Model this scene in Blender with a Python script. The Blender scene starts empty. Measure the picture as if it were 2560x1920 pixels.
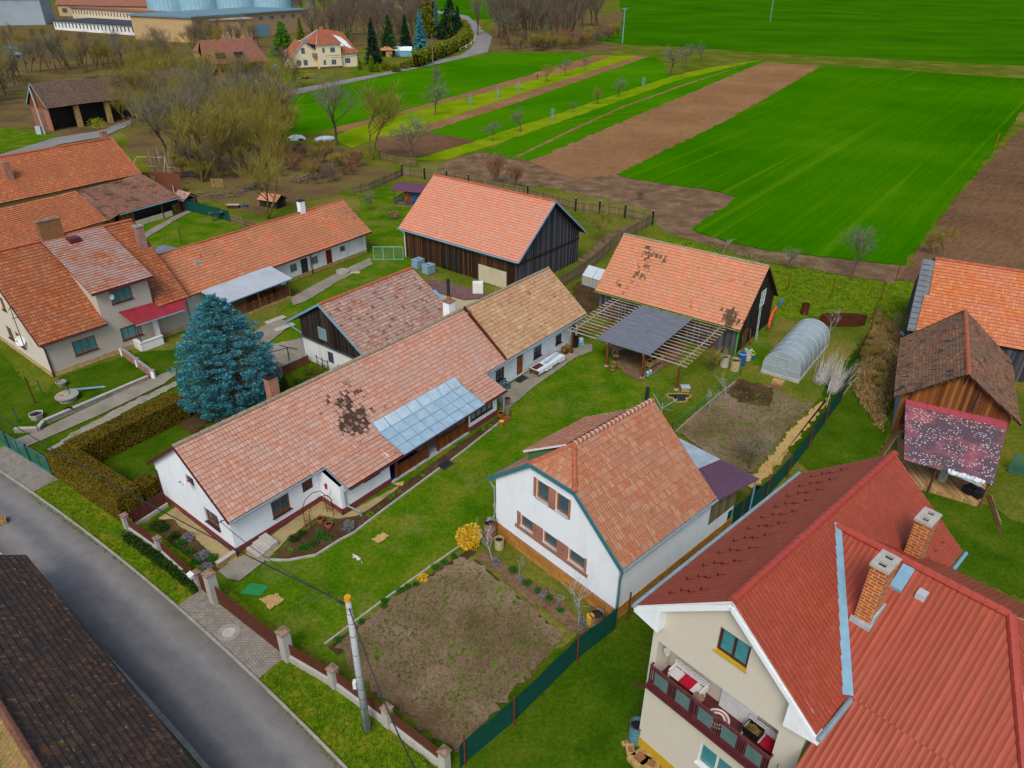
import bpy, math, random
from mathutils import Vector as V, Matrix
R=math.radians; PI=math.pi
sc=bpy.context.scene; COL=sc.collection
# ---------- camera, sky, sun, exposure ----------
F,PT,RL,HC=1811.0,R(30.0),R(-.38),32.5
cd=bpy.data.cameras.new('camera'); cam=bpy.data.objects.new('camera',cd); COL.objects.link(cam); sc.camera=cam
cd.sensor_width=36; cd.lens=36*F/2560; cd.clip_start=.5; cd.clip_end=6000
cp,sp=math.cos(PT),math.sin(PT)
fw=V((0,cp,-sp)); x0=V((1,0,0)); d0=V((0,-sp,-cp))
cr,sr=math.cos(RL),math.sin(RL)
AX=cr*x0+sr*d0; AD=-sr*x0+cr*d0; CAM=V((0,0,HC))
cam.matrix_world=Matrix(((AX.x,-AD.x,-fw.x,0),(AX.y,-AD.y,-fw.y,0),(AX.z,-AD.z,-fw.z,HC),(0,0,0,1)))
w=bpy.data.worlds.new('World'); sc.world=w; w.use_nodes=True
SUN_EL,SUN_AZ=R(50),R(192)      # azimuth clockwise from +Y
nt=w.node_tree; bg=nt.nodes['Background']; sky=nt.nodes.new('ShaderNodeTexSky'); sky.sky_type='NISHITA'
sky.sun_disc=False; sky.sun_elevation=SUN_EL; sky.sun_rotation=SUN_AZ; sky.air_density=1.0; sky.dust_density=3.0; sky.ozone_density=1.0
nt.links.new(sky.outputs[0],bg.inputs[0]); bg.inputs[1].default_value=.135
sd=bpy.data.lights.new('sun','SUN'); sd.energy=1.5; sd.angle=R(22); sd.color=(1,.95,.87)
so=bpy.data.objects.new('sun',sd); COL.objects.link(so)
sdir=V((math.sin(SUN_AZ)*math.cos(SUN_EL),math.cos(SUN_AZ)*math.cos(SUN_EL),math.sin(SUN_EL)))
so.rotation_euler=sdir.to_track_quat('Z','Y').to_euler()
sc.view_settings.view_transform='Standard'; sc.view_settings.look='None'; sc.view_settings.gamma=1; sc.view_settings.exposure=.2
# ---------- projection helpers: photo pixel -> place in metres ----------
def ray(u,v): return AX*((u-1280)/F)+AD*((v-960)/F)+fw
def P(u,v,z=0.0):
    r=ray(u,v); t=(z-HC)/r.z; return CAM+r*t
class Fr:
    def __init__(s,x,y,yaw): s.o=V((x,y,0)); s.y=R(yaw); s.ex=V((math.cos(s.y),math.sin(s.y),0)); s.ey=V((-math.sin(s.y),math.cos(s.y),0))
    def w(s,a,b,z=0.): return s.o+s.ex*a+s.ey*b+V((0,0,z))
    def l(s,p): d=p-s.o; return V((d.dot(s.ex),d.dot(s.ey),p.z))
    def g(s,u,v,z=0.): return s.l(P(u,v,z))
    def onb(s,b,u,v):
        r=ray(u,v); t=(b-(CAM-s.o).dot(s.ey))/r.dot(s.ey); q=s.l(CAM+r*t); return q.x,q.z
    def ona(s,a,u,v):
        r=ray(u,v); t=(a-(CAM-s.o).dot(s.ex))/r.dot(s.ex); q=s.l(CAM+r*t); return q.y,q.z
# ---------- mesh builder ----------
class MB:
    def __init__(s): s.v=[]; s.f=[]; s.m=[]; s.uv=[]
    def face(s,pts,m=0,uv=None):
        pts=[V(p) for p in pts]
        n=V((0,0,0))
        for i in range(1,len(pts)-1): n+=(pts[i]-pts[0]).cross(pts[i+1]-pts[0])
        if n.length<1e-12: return
        n.normalize(); i0=len(s.v); s.v+=pts; s.f.append(list(range(i0,i0+len(pts)))); s.m.append(m)
        if uv is None:
            nz=n if n.z>=-.99 else -n
            t=V((0,0,1)).cross(nz); t=V((1,0,0)) if t.length<.05 else t.normalized(); b=nz.cross(t)
            uv=[(p.dot(t),p.dot(b)) for p in pts]
        s.uv.append(uv)
    def hexa(s,c,m=0):   # 8 corners: bottom 0-3 ccw, top 4-7
        for q in ((3,2,1,0),(4,5,6,7),(0,1,5,4),(1,2,6,5),(2,3,7,6),(3,0,4,7)): s.face([c[i] for i in q],m)
        return s
    def box(s,x0,x1,y0,y1,z0,z1,m=0):
        return s.hexa([V(q) for q in ((x0,y0,z0),(x1,y0,z0),(x1,y1,z0),(x0,y1,z0),(x0,y0,z1),(x1,y0,z1),(x1,y1,z1),(x0,y1,z1))],m)
    def bar(s,p,q,w=.1,h=None,m=0,up=None):
        p=V(p);q=V(q); h=w if h is None else h; d=(q-p).normalized()
        u=V((0,0,1)) if up is None else V(up)
        if abs(d.dot(u))>.98: u=V((0,1,0)) if abs(d.y)<.9 else V((1,0,0))
        x=d.cross(u).normalized()*w/2; y=x.cross(d).normalized()*h/2
        return s.hexa([p-x-y,p+x-y,q+x-y,q-x-y,p-x+y,p+x+y,q+x+y,q-x+y],m)
    def tube(s,p,q,r0,r1=None,n=8,m=0,cap=True):
        p=V(p);q=V(q); r1=r0 if r1 is None else r1; d=(q-p)
        if d.length<1e-6: return s
        d.normalize(); u=V((0,0,1)) if abs(d.z)<.9 else V((1,0,0)); x=d.cross(u).normalized(); y=d.cross(x)
        A=[p+(x*math.cos(2*PI*i/n)+y*math.sin(2*PI*i/n))*r0 for i in range(n)]
        B=[q+(x*math.cos(2*PI*i/n)+y*math.sin(2*PI*i/n))*r1 for i in range(n)]
        for i in range(n): s.face([A[i],B[i],B[(i+1)%n],A[(i+1)%n]],m)
        if cap: s.face(A,m); s.face(B[::-1],m)
        return s
    def path(s,pts,r,n=6,m=0):
        for a,b in zip(pts[:-1],pts[1:]): s.tube(a,b,r,r,n,m,False)
        return s
    def lathe(s,c,prof,n=16,m=0,closed_top=False):
        c=V(c)
        R_=[[c+V((r*math.cos(2*PI*i/n),r*math.sin(2*PI*i/n),z)) for i in range(n)] for r,z in prof]
        for a,b in zip(R_[:-1],R_[1:]):
            for i in range(n): s.face([a[i],a[(i+1)%n],b[(i+1)%n],b[i]],m)
        if closed_top: s.face(R_[-1],m)
        return s
    def slab(s,pts,t,m=0,m2=None):   # polygon extruded down along its normal
        pts=[V(p) for p in pts]; n=V((0,0,0))
        for i in range(1,len(pts)-1): n+=(pts[i]-pts[0]).cross(pts[i+1]-pts[0])
        n.normalize(); lo=[p-n*t for p in pts]; s.face(pts,m); s.face(lo[::-1],m if m2 is None else m2)
        for i in range(len(pts)): j=(i+1)%len(pts); s.face([lo[i],lo[j],pts[j],pts[i]],m if m2 is None else m2)
        return s
    def build(s,name,mats,parent=None,smooth=False,loc=None):
        me=bpy.data.meshes.new(name); me.from_pydata([tuple(p) for p in s.v],[],s.f)
        ul=me.uv_layers.new(name='UVMap'); fl=[c for uv in s.uv for q in uv for c in q]; ul.data.foreach_set('uv',fl)
        if not isinstance(mats,(list,tuple)): mats=[mats]
        if 2 in s.m and len(mats)<3: mats=[mats[0],mats[1] if len(mats)>1 else mats[0],M['tile_edge_shade']]
        for k in mats: me.materials.append(k)
        me.polygons.foreach_set('material_index',s.m)
        if smooth:
            me.polygons.foreach_set('use_smooth',[True]*len(s.f))
        me.update()
        if smooth: weld(me)
        o=bpy.data.objects.new(name,me); COL.objects.link(o)
        if parent is not None: o.parent=parent
        if loc is not None: o.location=loc
        return o
import bmesh
def weld(me):
    b=bmesh.new(); b.from_mesh(me); bmesh.ops.remove_doubles(b,verts=b.verts,dist=.0005); b.to_mesh(me); b.free()
def tag(o,label,cat=None,group=None,kind=None):
    if label: o['label']=label
    if cat: o['category']=cat
    if group: o['group']=group
    if kind: o['kind']=kind
    return o
def thing(name,label,cat,loc=(0,0,0),yaw=0.,group=None):
    o=bpy.data.objects.new(name,None); COL.objects.link(o); o.location=loc; o.rotation_euler=(0,0,yaw); o.empty_display_size=.2
    return tag(o,label,cat,group)
def frthing(name,label,cat,fr,group=None): return thing(name,label,cat,fr.o,fr.y,group)
def dup(o,loc=None,rot=None,scale=None,label=None):
    c=o.copy(); COL.objects.link(c)
    if loc is not None: c.location=loc
    if rot is not None: c.rotation_euler=(0,0,rot)
    if scale is not None: c.scale=(scale,)*3 if not isinstance(scale,tuple) else scale
    if label: c['label']=label
    for ch in o.children:
        k=ch.copy(); COL.objects.link(k); k.parent=c
        for g in ch.children:
            q=g.copy(); COL.objects.link(q); q.parent=k
    return c
# ---------- materials ----------
class N:
    def __init__(s,name,rough=.8,spec=.3):
        s.mat=bpy.data.materials.new(name); s.mat.use_nodes=True; s.t=s.mat.node_tree; s.b=s.t.nodes['Principled BSDF']
        s.b.inputs['Roughness'].default_value=rough; s.b.inputs['Specular IOR Level'].default_value=spec
    def n(s,t,**k):
        q=s.t.nodes.new('ShaderNode'+t)
        for a,v in k.items():
            if a.startswith('i_'): q.inputs[int(a[2:])].default_value=v
            else: setattr(q,a,v)
        return q
    def l(s,a,b): s.t.links.new(a,b)
    def uv(s): return s.n('UVMap').outputs[0]
    def obj(s): return s.n('TexCoord').outputs['Object']
    def geo(s): return s.n('NewGeometry').outputs['Position']
    def math(s,op,a,b=None,c=None):
        q=s.n('Math',operation=op)
        for i,x in enumerate((a,b,c)):
            if x is None: continue
            if isinstance(x,(int,float)): q.inputs[i].default_value=x
            else: s.l(x,q.inputs[i])
        return q.outputs[0]
    def noise(s,co,scale,detail=4,rough=.6,sx=None):
        q=s.n('TexNoise'); q.inputs['Scale'].default_value=scale; q.inputs['Detail'].default_value=detail; q.inputs['Roughness'].default_value=rough
        if sx:
            mp=s.n('Mapping'); mp.inputs['Scale'].default_value=sx; s.l(co,mp.inputs[0]); co=mp.outputs[0]
        s.l(co,q.inputs['Vector']); return q.outputs['Fac']
    def ramp(s,f,stops,interp='LINEAR'):
        q=s.n('ValToRGB'); e=q.color_ramp.elements; q.color_ramp.interpolation=interp
        while len(e)<len(stops): e.new(.5)
        for el,(p,c) in zip(e,stops):
            el.position=p; el.color=(*c,1) if not isinstance(c,(int,float)) else (c,c,c,1)
        s.l(f,q.inputs[0]); return q.outputs[0]
    def mix(s,f,a,b,mode='MIX'):
        q=s.n('MixRGB',blend_type=mode)
        for i,x in enumerate((f,a,b)):
            if isinstance(x,(int,float)): q.inputs[i].default_value=x
            elif isinstance(x,tuple): q.inputs[i].default_value=(*x,1)
            else: s.l(x,q.inputs[i])
        return q.outputs[0]
    def bump(s,h,strength=.4,dist=.02):
        q=s.n('Bump'); q.inputs['Strength'].default_value=strength; q.inputs['Distance'].default_value=dist; s.l(h,q.inputs['Height']); s.l(q.outputs[0],s.b.inputs['Normal'])
    def col(s,c):
        if isinstance(c,tuple): s.b.inputs['Base Color'].default_value=(*c,1)
        else: s.l(c,s.b.inputs['Base Color'])
        return s.mat
def S(h):  # srgb hex -> linear
    return tuple((lambda c: c/12.92 if c<=.04045 else ((c+.055)/1.055)**2.4)(int(h[i:i+2],16)/255) for i in (0,2,4))
def plain(name,c,rough=.7,spec=.3,metal=0.,var=.25,scale=3.):
    m=N(name,rough,spec); m.b.inputs['Metallic'].default_value=metal
    f=m.noise(m.geo(),scale,5); k=m.ramp(f,[(.3,1-var),(.7,1.0)])
    m.bump(m.noise(m.geo(),scale*8,3),.15,.01)
    return m.col(m.mix(1.,c,k,'MULTIPLY'))
def tile_mat(name,c1,c2,c3,weather=(.3,.3,.3),wamt=.4,moss=None,mamt=0.,mscale=1.2,colw=.25,rowh=.36,rough=.8,bump=.6,ws=.35,mtile=True,mspots=(),lich=.5,joint=.35):
    m=N(name,rough,.25); sp_=m.n('SeparateXYZ'); m.l(m.uv(),sp_.inputs[0]); u,v=sp_.outputs[0],sp_.outputs[1]
    cu=m.math('DIVIDE',u,colw); cv=m.math('DIVIDE',v,rowh)
    cb=m.n('CombineXYZ'); m.l(m.math('FLOOR',cu),cb.inputs[0]); m.l(m.math('FLOOR',m.math('ADD',cv,.02)),cb.inputs[1])
    wn=m.n('TexWhiteNoise',noise_dimensions='2D'); m.l(cb.outputs[0],wn.inputs['Vector'])
    c=m.ramp(wn.outputs['Value'],[(0.,c1),(.5,c2),(1.,c3)])
    big=m.noise(m.uv(),ws,5,.65); c=m.mix(m.math('MULTIPLY',m.ramp(big,[(.38,0.),(.64,1.)]),min(1,wamt*1.25)),c,weather)
    fine=m.noise(m.uv(),9,4); c=m.mix(.45,c,m.ramp(fine,[(.3,.62),(.7,1.35)]),'MULTIPLY')
    if moss:
        mn=m.noise(m.uv(),mscale,6,.7)
        wn2=m.n('TexWhiteNoise',noise_dimensions='3D'); cb2=m.n('VectorMath',operation='ADD'); m.l(cb.outputs[0],cb2.inputs[0]); cb2.inputs[1].default_value=(3.1,7.7,1.3); m.l(cb2.outputs[0],wn2.inputs['Vector'])
        q=m.math('ADD',mn,m.math('MULTIPLY',m.math('SUBTRACT',wn2.outputs['Value'],.5),.22 if mtile else .05))
        q=m.math('ADD',q,m.math('MULTIPLY',m.math('SUBTRACT',m.noise(m.uv(),14,3),.5),.35))
        for (X,Y,Z,r_) in mspots:
            dv=m.n('VectorMath',operation='DISTANCE'); m.l(m.geo(),dv.inputs[0]); dv.inputs[1].default_value=(X,Y,Z)
            q=m.math('ADD',q,m.math('MULTIPLY',m.math('MAXIMUM',m.math('SUBTRACT',1.,m.math('DIVIDE',dv.outputs['Value'],r_)),0.),.42))
        c=m.mix(m.ramp(q,[(.66-mamt,0.),(.74-mamt,1.)]),c,moss)
    fu=m.math('FRACT',cu); jt=m.math('LESS_THAN',fu,.08); c=m.mix(m.math('MULTIPLY',jt,joint),c,(.06,.03,.02))
    if lich:
        c=m.mix(m.math('MULTIPLY',m.math('GREATER_THAN',wn.outputs['Value'],.955),.5),c,weather)
        c=m.mix(m.math('MULTIPLY',m.ramp(m.noise(m.uv(),3.2,6,.75),[(.57,0.),(.66,1.)]),lich),c,S('A89A7C')); c=m.mix(m.math('MULTIPLY',m.ramp(m.noise(m.uv(),2.1,6,.8),[(.58,0.),(.68,1.)]),lich),c,S('5C463A'))
    hs_=m.n('HueSaturation'); hs_.inputs['Hue'].default_value=.507; hs_.inputs['Saturation'].default_value=.97; hs_.inputs['Value'].default_value=.96; m.l(c,hs_.inputs['Color']); c=hs_.outputs[0]
    h=m.math('SINE',m.math('MULTIPLY',fu,PI)); h=m.math('ADD',h,m.math('MULTIPLY',fine,.6)); h=m.math('ADD',h,m.math('MULTIPLY',wn.outputs['Value'],.35)); m.bump(h,bump,.03)
    return m.col(c)
def plaster(name,c,stain=(.3,.27,.2),amt=.2,rough=.85):
    m=N(name,rough,.2); n1=m.noise(m.geo(),1.,6,.7,(1.3,1.3,.35)); n2=m.noise(m.geo(),14,4)
    k=m.mix(m.math('MULTIPLY',m.ramp(n1,[(.5,0.),(.75,1.)]),amt),c,stain); k=m.mix(.12,k,m.ramp(n2,[(.3,.6),(.7,1.1)]),'MULTIPLY'); m.bump(n2,.25,.01); return m.col(k)
def planks(name,c1,c2,c3,w_=.18,horiz=False,rough=.85):
    m=N(name,rough,.2); sp_=m.n('SeparateXYZ'); m.l(m.uv(),sp_.inputs[0]); u=sp_.outputs[1 if horiz else 0]
    cu=m.math('DIVIDE',u,w_); wn=m.n('TexWhiteNoise',noise_dimensions='1D'); m.l(m.math('FLOOR',cu),wn.inputs['W'])
    st=m.noise(m.uv(),1.,6,.7,(.6,9,1) if horiz else (9,.6,1)); f=m.math('ADD',m.math('MULTIPLY',wn.outputs['Value'],.55),m.math('MULTIPLY',st,.5))
    c=m.ramp(f,[(.2,c1),(.5,c2),(.85,c3)]); fr=m.math('FRACT',cu); c=m.mix(m.math('MULTIPLY',m.math('LESS_THAN',fr,.07),.8),c,(.008,.006,.005))
    h=m.math('ADD',m.math('GREATER_THAN',fr,.07),m.math('MULTIPLY',st,.4)); m.bump(h,.5,.015); return m.col(c)
def brick(name,c1,c2,mortar,sc_=1.,w_=.25,h_=.075,rough=.85,ms=.012):
    m=N(name,rough,.2); q=m.n('TexBrick'); m.l(m.uv(),q.inputs['Vector'])
    q.inputs['Color1'].default_value=(*c1,1); q.inputs['Color2'].default_value=(*c2,1); q.inputs['Mortar'].default_value=(*mortar,1)
    q.inputs['Scale'].default_value=1/sc_; q.inputs['Brick Width'].default_value=w_; q.inputs['Row Height'].default_value=h_; q.inputs['Mortar Size'].default_value=ms; q.inputs['Bias'].default_value=0
    n=m.noise(m.geo(),2.2,6,.7); c=m.mix(.6,q.outputs[0],m.ramp(n,[(.3,.5),(.7,1.2)]),'MULTIPLY')
    m.bump(m.math('ADD',m.math('MULTIPLY',q.outputs['Fac'],-1.),m.math('MULTIPLY',m.noise(m.geo(),18,3),.5)),.5,.012); return m.col(c)
def ground(name,stops,scale=.25,fine=6.,stops2=None,s2=2.,famt=.55,bump=.6,bd=.05,stretch=None,rough=.95,spots=None):
    m=N(name,rough,.0); g=m.geo()
    n1=m.noise(g,scale,6,.62,stretch); c=m.ramp(n1,stops)
    if stops2: n2=m.noise(g,s2,5,.7); c=m.mix(m.ramp(n2,[(stops2[0],0.),(stops2[1],1.)]),c,stops2[2])
    n3=m.noise(g,fine,6,.75); c=m.mix(famt,c,m.ramp(n3,[(.32,.25),(.68,1.55)]),'MULTIPLY')
    if spots:
        for (s_,lo,hi,cc) in spots: c=m.mix(m.ramp(m.noise(g,s_,3,.5),[(lo,0.),(hi,1.)]),c,cc)
    m.bump(m.math('ADD',n3,m.math('MULTIPLY',m.noise(g,fine*3.5,3),.5)),bump,bd); return m.col(c)
def leafmat(name,cs,rough=.7,ns=.9,lo=.55,hi=1.25):
    m=N(name,rough,.15); gi=m.n('NewGeometry').outputs['Random Per Island']; c=m.ramp(gi,[(i/(len(cs)-1),c) for i,c in enumerate(cs)])
    n=m.noise(m.obj(),ns,3); c=m.mix(.6,c,m.ramp(n,[(.35,lo),(.65,hi)]),'MULTIPLY'); return m.col(c)
def glass(name,c=(.03,.06,.08),rough=.08):
    m=N(name,rough,.6); n=m.noise(m.geo(),2.,3); return m.col(m.mix(n,c,tuple(x*2.2 for x in c)))
# ---------- palette ----------
M={}
M['tile_long']=tile_mat('tile_long',S('C88A74'),S('BA7C66'),S('D0A090'),S('B8968A'),.5,S('4A3428'),-.06,.9,ws=.5,mspots=[(-11.4,44.4,5.2,2.6),(-9.8,41.9,4.6,2.2),(-10.6,43.,4.9,2.2)])
M['tile_tan']=tile_mat('tile_tan',S('C49C74'),S('B98A66'),S('D0AE88'),S('B07C60'),.5,S('6A5A3A'),.03,1.5)
M['tile_back']=tile_mat('tile_back',S('B48474'),S('A5705F'),S('C6A89C'),S('A48C84'),.7,S('5A4034'),.07,1.6)
M['tile_barn']=tile_mat('tile_barn',S('DE8466'),S('D3785A'),S('CE9684'),S('C08C7C'),.35,bump=.5)
M['tile_shed']=tile_mat('tile_shed',S('DA8264'),S('CE7452'),S('C8917A'),S('B8805E'),.5,S('57422F'),-.02,.5,mspots=[(11.7,69.6,6.,2.8),(10.1,68.8,5.,2.4),(15,72.,6.,2.2),(20.7,62.5,4.,1.9)])
M['tile_left']=tile_mat('tile_left',S('AC5224'),S('96441F'),S('BC6A3C'),S('94624E'),.45,rough=.55)
M['tile_dormer']=tile_mat('tile_dormer',S('B4623E'),S('A45434'),S('B88670'),S('A89490'),.8)
M['tile_leftlong']=tile_mat('tile_leftlong',S('D4744C'),S('C4643E'),S('CE8A68'),S('A8745A'),.6,S('6E5A48'),.03,.2)
M['tile_upleft']=tile_mat('tile_upleft',S('C0623A'),S('AA5230'),S('C87A50'),S('9C5A40'),.45)
M['tile_moss']=tile_mat('tile_moss',S('B06C54'),S('A05C46'),S('BC8874'),S('8A7468'),.6,S('4A4416'),.13,.5,mtile=False)
M['tile_white']=tile_mat('tile_white',S('B87050'),S('AA6244'),S('C48A6C'),S('A67864'),.5,S('4A3426'),-.06,.5,colw=.2,rowh=.42)
M['tile_orange']=tile_mat('tile_orange',S('D06834'),S('C45C2C'),S('D67C42'),S('C08070'),.35,ws=.2)
M['tile_brown']=tile_mat('tile_brown',S('8E5A40'),S('6E442F'),S('A8744E'),S('6A5A50'),.6,S('3A342C'),.09,.8,rowh=.26,colw=.18)
M['tile_dark']=tile_mat('tile_dark',S('50382E'),S('3C302B'),S('6A4632'),S('342E2C'),.6,S('5C4A1E'),.0,1.5,rowh=.34,colw=.25)
M['tile_darkor']=tile_mat('tile_darkor',S('A06E40'),S('8C5A36'),S('A88048'),S('80743C'),.6,S('5C5A20'),.06,1.)
M['tile_far']=tile_mat('tile_far',S('B5583A'),S('A04A30'),S('BE7050'),S('8C5A4C'),.4)
M['tile_farbrown']=tile_mat('tile_farbrown',S('6C5048'),S('58423C'),S('7E6258'),S('6A5A44'),.5,S('6E5A38'),.05,1.,rowh=.3)
M['tile_farred']=tile_mat('tile_farred',S('9C5A48'),S('884A3C'),S('A66A54'),S('7C5C54'),.5)
M['tile_metal']=tile_mat('tile_metal',S('A03A28'),S('9A3525'),S('A84030'),S('8C3426'),.35,colw=.22,rowh=.36,rough=.45,bump=.6,lich=.12,joint=.18)
M['ridge_grey']=plain('ridge_grey',S('A89880'),.9,var=.5,scale=4); M['ridge_or']=plain('ridge_or',S('B86A4C'),.85,var=.4)
M['ridge_dk']=plain('ridge_dk',S('7C5644'),.9,var=.5,scale=4); M['ridge_red']=plain('ridge_red',S('A84436'),.45,.4,var=.15); M['mortar']=plain('mortar',S('C8BCB0'),.9,var=.3)
M['white']=plaster('white',S('E8F0F6'),S('B8B8B0'),.3); M['cream']=plaster('cream',S('CEC7B9'),S('B0A68E'),.2); M['greyw']=plaster('greyw',S('BAB2A6'),S('98928A'),.2)
M['oldwhite']=plaster('oldwhite',S('E2E6E6'),S('A89878'),.45); M['render']=plaster('render',S('C9BFA4'),S('8C8266'),.5); M['beige']=plaster('beige',S('B89C72'),S('8A7050'),.4)
M['farcream']=plaster('farcream',S('DCCFB2'),S('A09070'),.4)
M['plinth_red']=plaster('plinth_red',S('7C3C40'),S('5A2A2E'),.3); M['plinth_sand']=brick('plinth_sand',S('C08A40'),S('A87434'),S('8C6A3C'),1.,.9,.4,ms=.02)
M['plinth_yel']=plaster('plinth_yel',S('C09A28'),S('A07818'),.4); M['plinth_tan']=brick('plinth_tan',S('C4AC7C'),S('B09468'),S('94805C'),1.,.7,.3,ms=.015)
M['wood_dark']=planks('wood_dark',S('1C120C'),S('38261A'),S('6A4826')); M['wood_grey']=planks('wood_grey',S('242428'),S('44444A'),S('6A6A70'))
M['wood_black']=planks('wood_black',S('17130F'),S('2A241F'),S('4A4038')); M['wood_brown']=planks('wood_brown',S('5A3018'),S('74401F'),S('8A5228'),.11,rough=.6)
M['wood_rust']=planks('wood_rust',S('4A2C18'),S('744420'),S('9A6430'),.25); M['wood_pale']=planks('wood_pale',S('8A6C44'),S('A88858'),S('C0A070'),.14)
M['wood_old']=planks('wood_old',S('5A5038'),S('7C7050'),S('9A8E6C'),.09); M['beam']=planks('beam',S('4E3020'),S('6E4630'),S('8C6444'),.4); M['beam_pale']=planks('beam_pale',S('7A6450'),S('A28C74'),S('C2B09A'),.4)
M['wood_yard']=planks('wood_yard',S('4A3C1C'),S('866A34'),S('A88A50'),.2)
M['brick']=brick('brick',S('A8502C'),S('8E4024'),S('B8A898')); M['brick_or']=brick('brick_or',S('BC6420'),S('A65016'),S('C4AC8C'),1.,.42,.15,ms=.02)
M['brick_red']=brick('brick_red',S('9A4438'),S('84382E'),S('C8B8B0'),1.,.24,.08); M['brick_old']=brick('brick_old',S('9A5C34'),S('84502E'),S('8C7A5C'),1.,.28,.08); M['block']=brick('block',S('A8B0B4'),S('98A2A8'),S('7A6A58'),1.,.5,.25,ms=.02)
M['brickwall']=brick('brickwall',S('8A4830'),S('743C28'),S('6A5848'),1.,.26,.08)
M['concrete']=plain('concrete',S('A8A496'),.9,var=.4,scale=2); M['conc_lt']=plain('conc_lt',S('B8B4AA'),.9,var=.3,scale=2); M['conc_pole']=plain('conc_pole',S('B4B8BC'),.85,var=.25,scale=1.5)
M['pillar']=plaster('pillar',S('B4B2AA'),S('8C8A80'),.5); M['cap']=plain('cap',S('A08470'),.9,var=.6,scale=5); M['bluem']=plain('bluem',S('7AA6BC'),.5,.4,var=.2); M['gutter']=plain('gutter',S('8AA0A8'),.45,.5,var=.25)
M['gutter_br']=plain('gutter_br',S('5A2428'),.5,.4,var=.2); M['teal']=plain('teal',S('3A7480'),.5,.4,var=.2); M['zinc']=plain('zinc',S('B4C4CC'),.45,.5,var=.35,scale=1.2)
M['purple']=plain('purple',S('6A4258'),.4,.5,var=.2,scale=.7); M['redpaint']=plain('redpaint',S('A02E38'),.5,.4,var=.35,scale=1.5); M['palegr']=plain('palegr',S('B4BCC4'),.6,.3,var=.2,scale=.8)
M['orwin']=plain('orwin',S('A86420'),.5,.4,var=.2); M['brwin']=plain('brwin',S('96551F'),.5,.4,var=.2); M['whwin']=plain('whwin',S('DADCDC'),.5,.3,var=.1); M['darkwin']=plain('darkwin',S('4A2420'),.5,.4,var=.2); M['greywin']=plain('greywin',S('9AA0A4'),.6,.3,var=.3)
M['sill']=plain('sill',S('3A2C34'),.5,.4,var=.2); M['glass']=glass('glass'); M['glass_t']=glass('glass_t',(.03,.15,.18),.12); M['glass_b']=glass('glass_b',(.1,.2,.26),.15); M['curtain']=plain('curtain',S('8AA0AA'),.4,.5,var=.4,scale=6)
M['door_br']=planks('door_br',S('7A3E14'),S('90501C'),S('A05C22'),.3,rough=.5); M['door_dark']=planks('door_dark',S('24282C'),S('343A3E'),S('44484C'),.2); M['door_red']=planks('door_red',S('6A1E14'),S('7C2A1C'),S('8A3624'),.3); M['door_green']=plain('door_green',S('12493C'),.5,.4)
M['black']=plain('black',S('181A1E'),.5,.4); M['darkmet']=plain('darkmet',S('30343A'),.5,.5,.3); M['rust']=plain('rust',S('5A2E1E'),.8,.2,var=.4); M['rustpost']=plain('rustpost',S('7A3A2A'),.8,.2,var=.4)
M['greenpost']=plain('greenpost',S('0E6A4A'),.5,.4); M['fencebrown']=plain('fencebrown',S('6A3A2C'),.6,.3,var=.3); M['offwhite']=plain('offwhite',S('E0E0E0'),.6,.3,var=.15); M['cloth']=plain('cloth',S('DCE6EC'),.8,.2,var=.2); M['clothbl']=plain('clothbl',S('B8C8DC'),.7,.2,var=.25)
M['blue']=plain('blue',S('1A5A9A'),.4,.4); M['yellow']=plain('yellow',S('C8D020'),.5,.3); M['red']=plain('red',S('B01430'),.7,.2,var=.15); M['orange']=plain('orange',S('E05A20'),.5,.3); M['terra']=plain('terra',S('B4643A'),.8,.2,var=.3); M['greenpl']=plain('greenpl',S('268A48'),.5,.4)
M['ibc']=plain('ibc',S('7EB4CC'),.35,.4,var=.35,scale=4); M['cyan']=plain('cyan',S('5AB4D0'),.5,.3); M['mat']=plain('mat',S('4A4C4C'),.95,.1,var=.3,scale=9); M['bluecarpet']=plain('bluecarpet',S('182C6A'),.95,.1); M['floor']=brick('floor',S('C4C6C8'),S('B8BABC'),S('9A9C9E'),1.,.4,.4,ms=.008)
M['tarp']=plain('tarp',S('707A86'),.45,.4,var=.35,scale=1.1); M['hood']=plain('hood',S('E8A020'),.6,.3); M['stone']=plain('stone',S('A4A096'),.9,var=.5,scale=3); M['sandstone']=plain('sandstone',S('BCA064'),.9,var=.5,scale=2.5); M['turq']=plain('turq',S('2AA89A'),.7,.2)
M['bark']=ground('bark',[(.3,S('4A4034')),(.7,S('756A54'))],2.,12.); M['bark_y']=ground('bark_y',[(.3,S('5A5230')),(.7,S('84783A'))],2.,12.); M['bark_lt']=plain('bark_lt',S('9CA6AA'),.9,var=.3); M['bark_w']=plain('bark_w',S('C4C6C8'),.9,var=.4)
M['twig_ol']=leafmat('twig_ol',[S('6E682A'),S('867A32'),S('9A8A40')]); M['twig_br']=leafmat('twig_br',[S('5C5044'),S('746454'),S('867460')]); M['twig_gr']=leafmat('twig_gr',[S('5C5C4C'),S('747260'),S('86826A')]); M['twig_rd']=leafmat('twig_rd',[S('6E4A34'),S('8A6244'),S('9C7450')]); M['twig_wh']=leafmat('twig_wh',[S('A8A49C'),S('BCB8B0')])
M['spruce']=leafmat('spruce',[S('226470'),S('348490'),S('62ACB6'),S('2A707C')],.7,2.6,.35,1.5); M['conif']=leafmat('conif',[S('12341A'),S('1E4A22'),S('2E5C28')]); M['conif_d']=leafmat('conif_d',[S('0C2418'),S('143420'),S('1E4428')]); M['conif_y']=leafmat('conif_y',[S('4A5A0C'),S('6A7410'),S('7E7C1A')]); M['conif_g']=leafmat('conif_g',[S('2A5C10'),S('467A14'),S('5C8A1E')])
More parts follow.
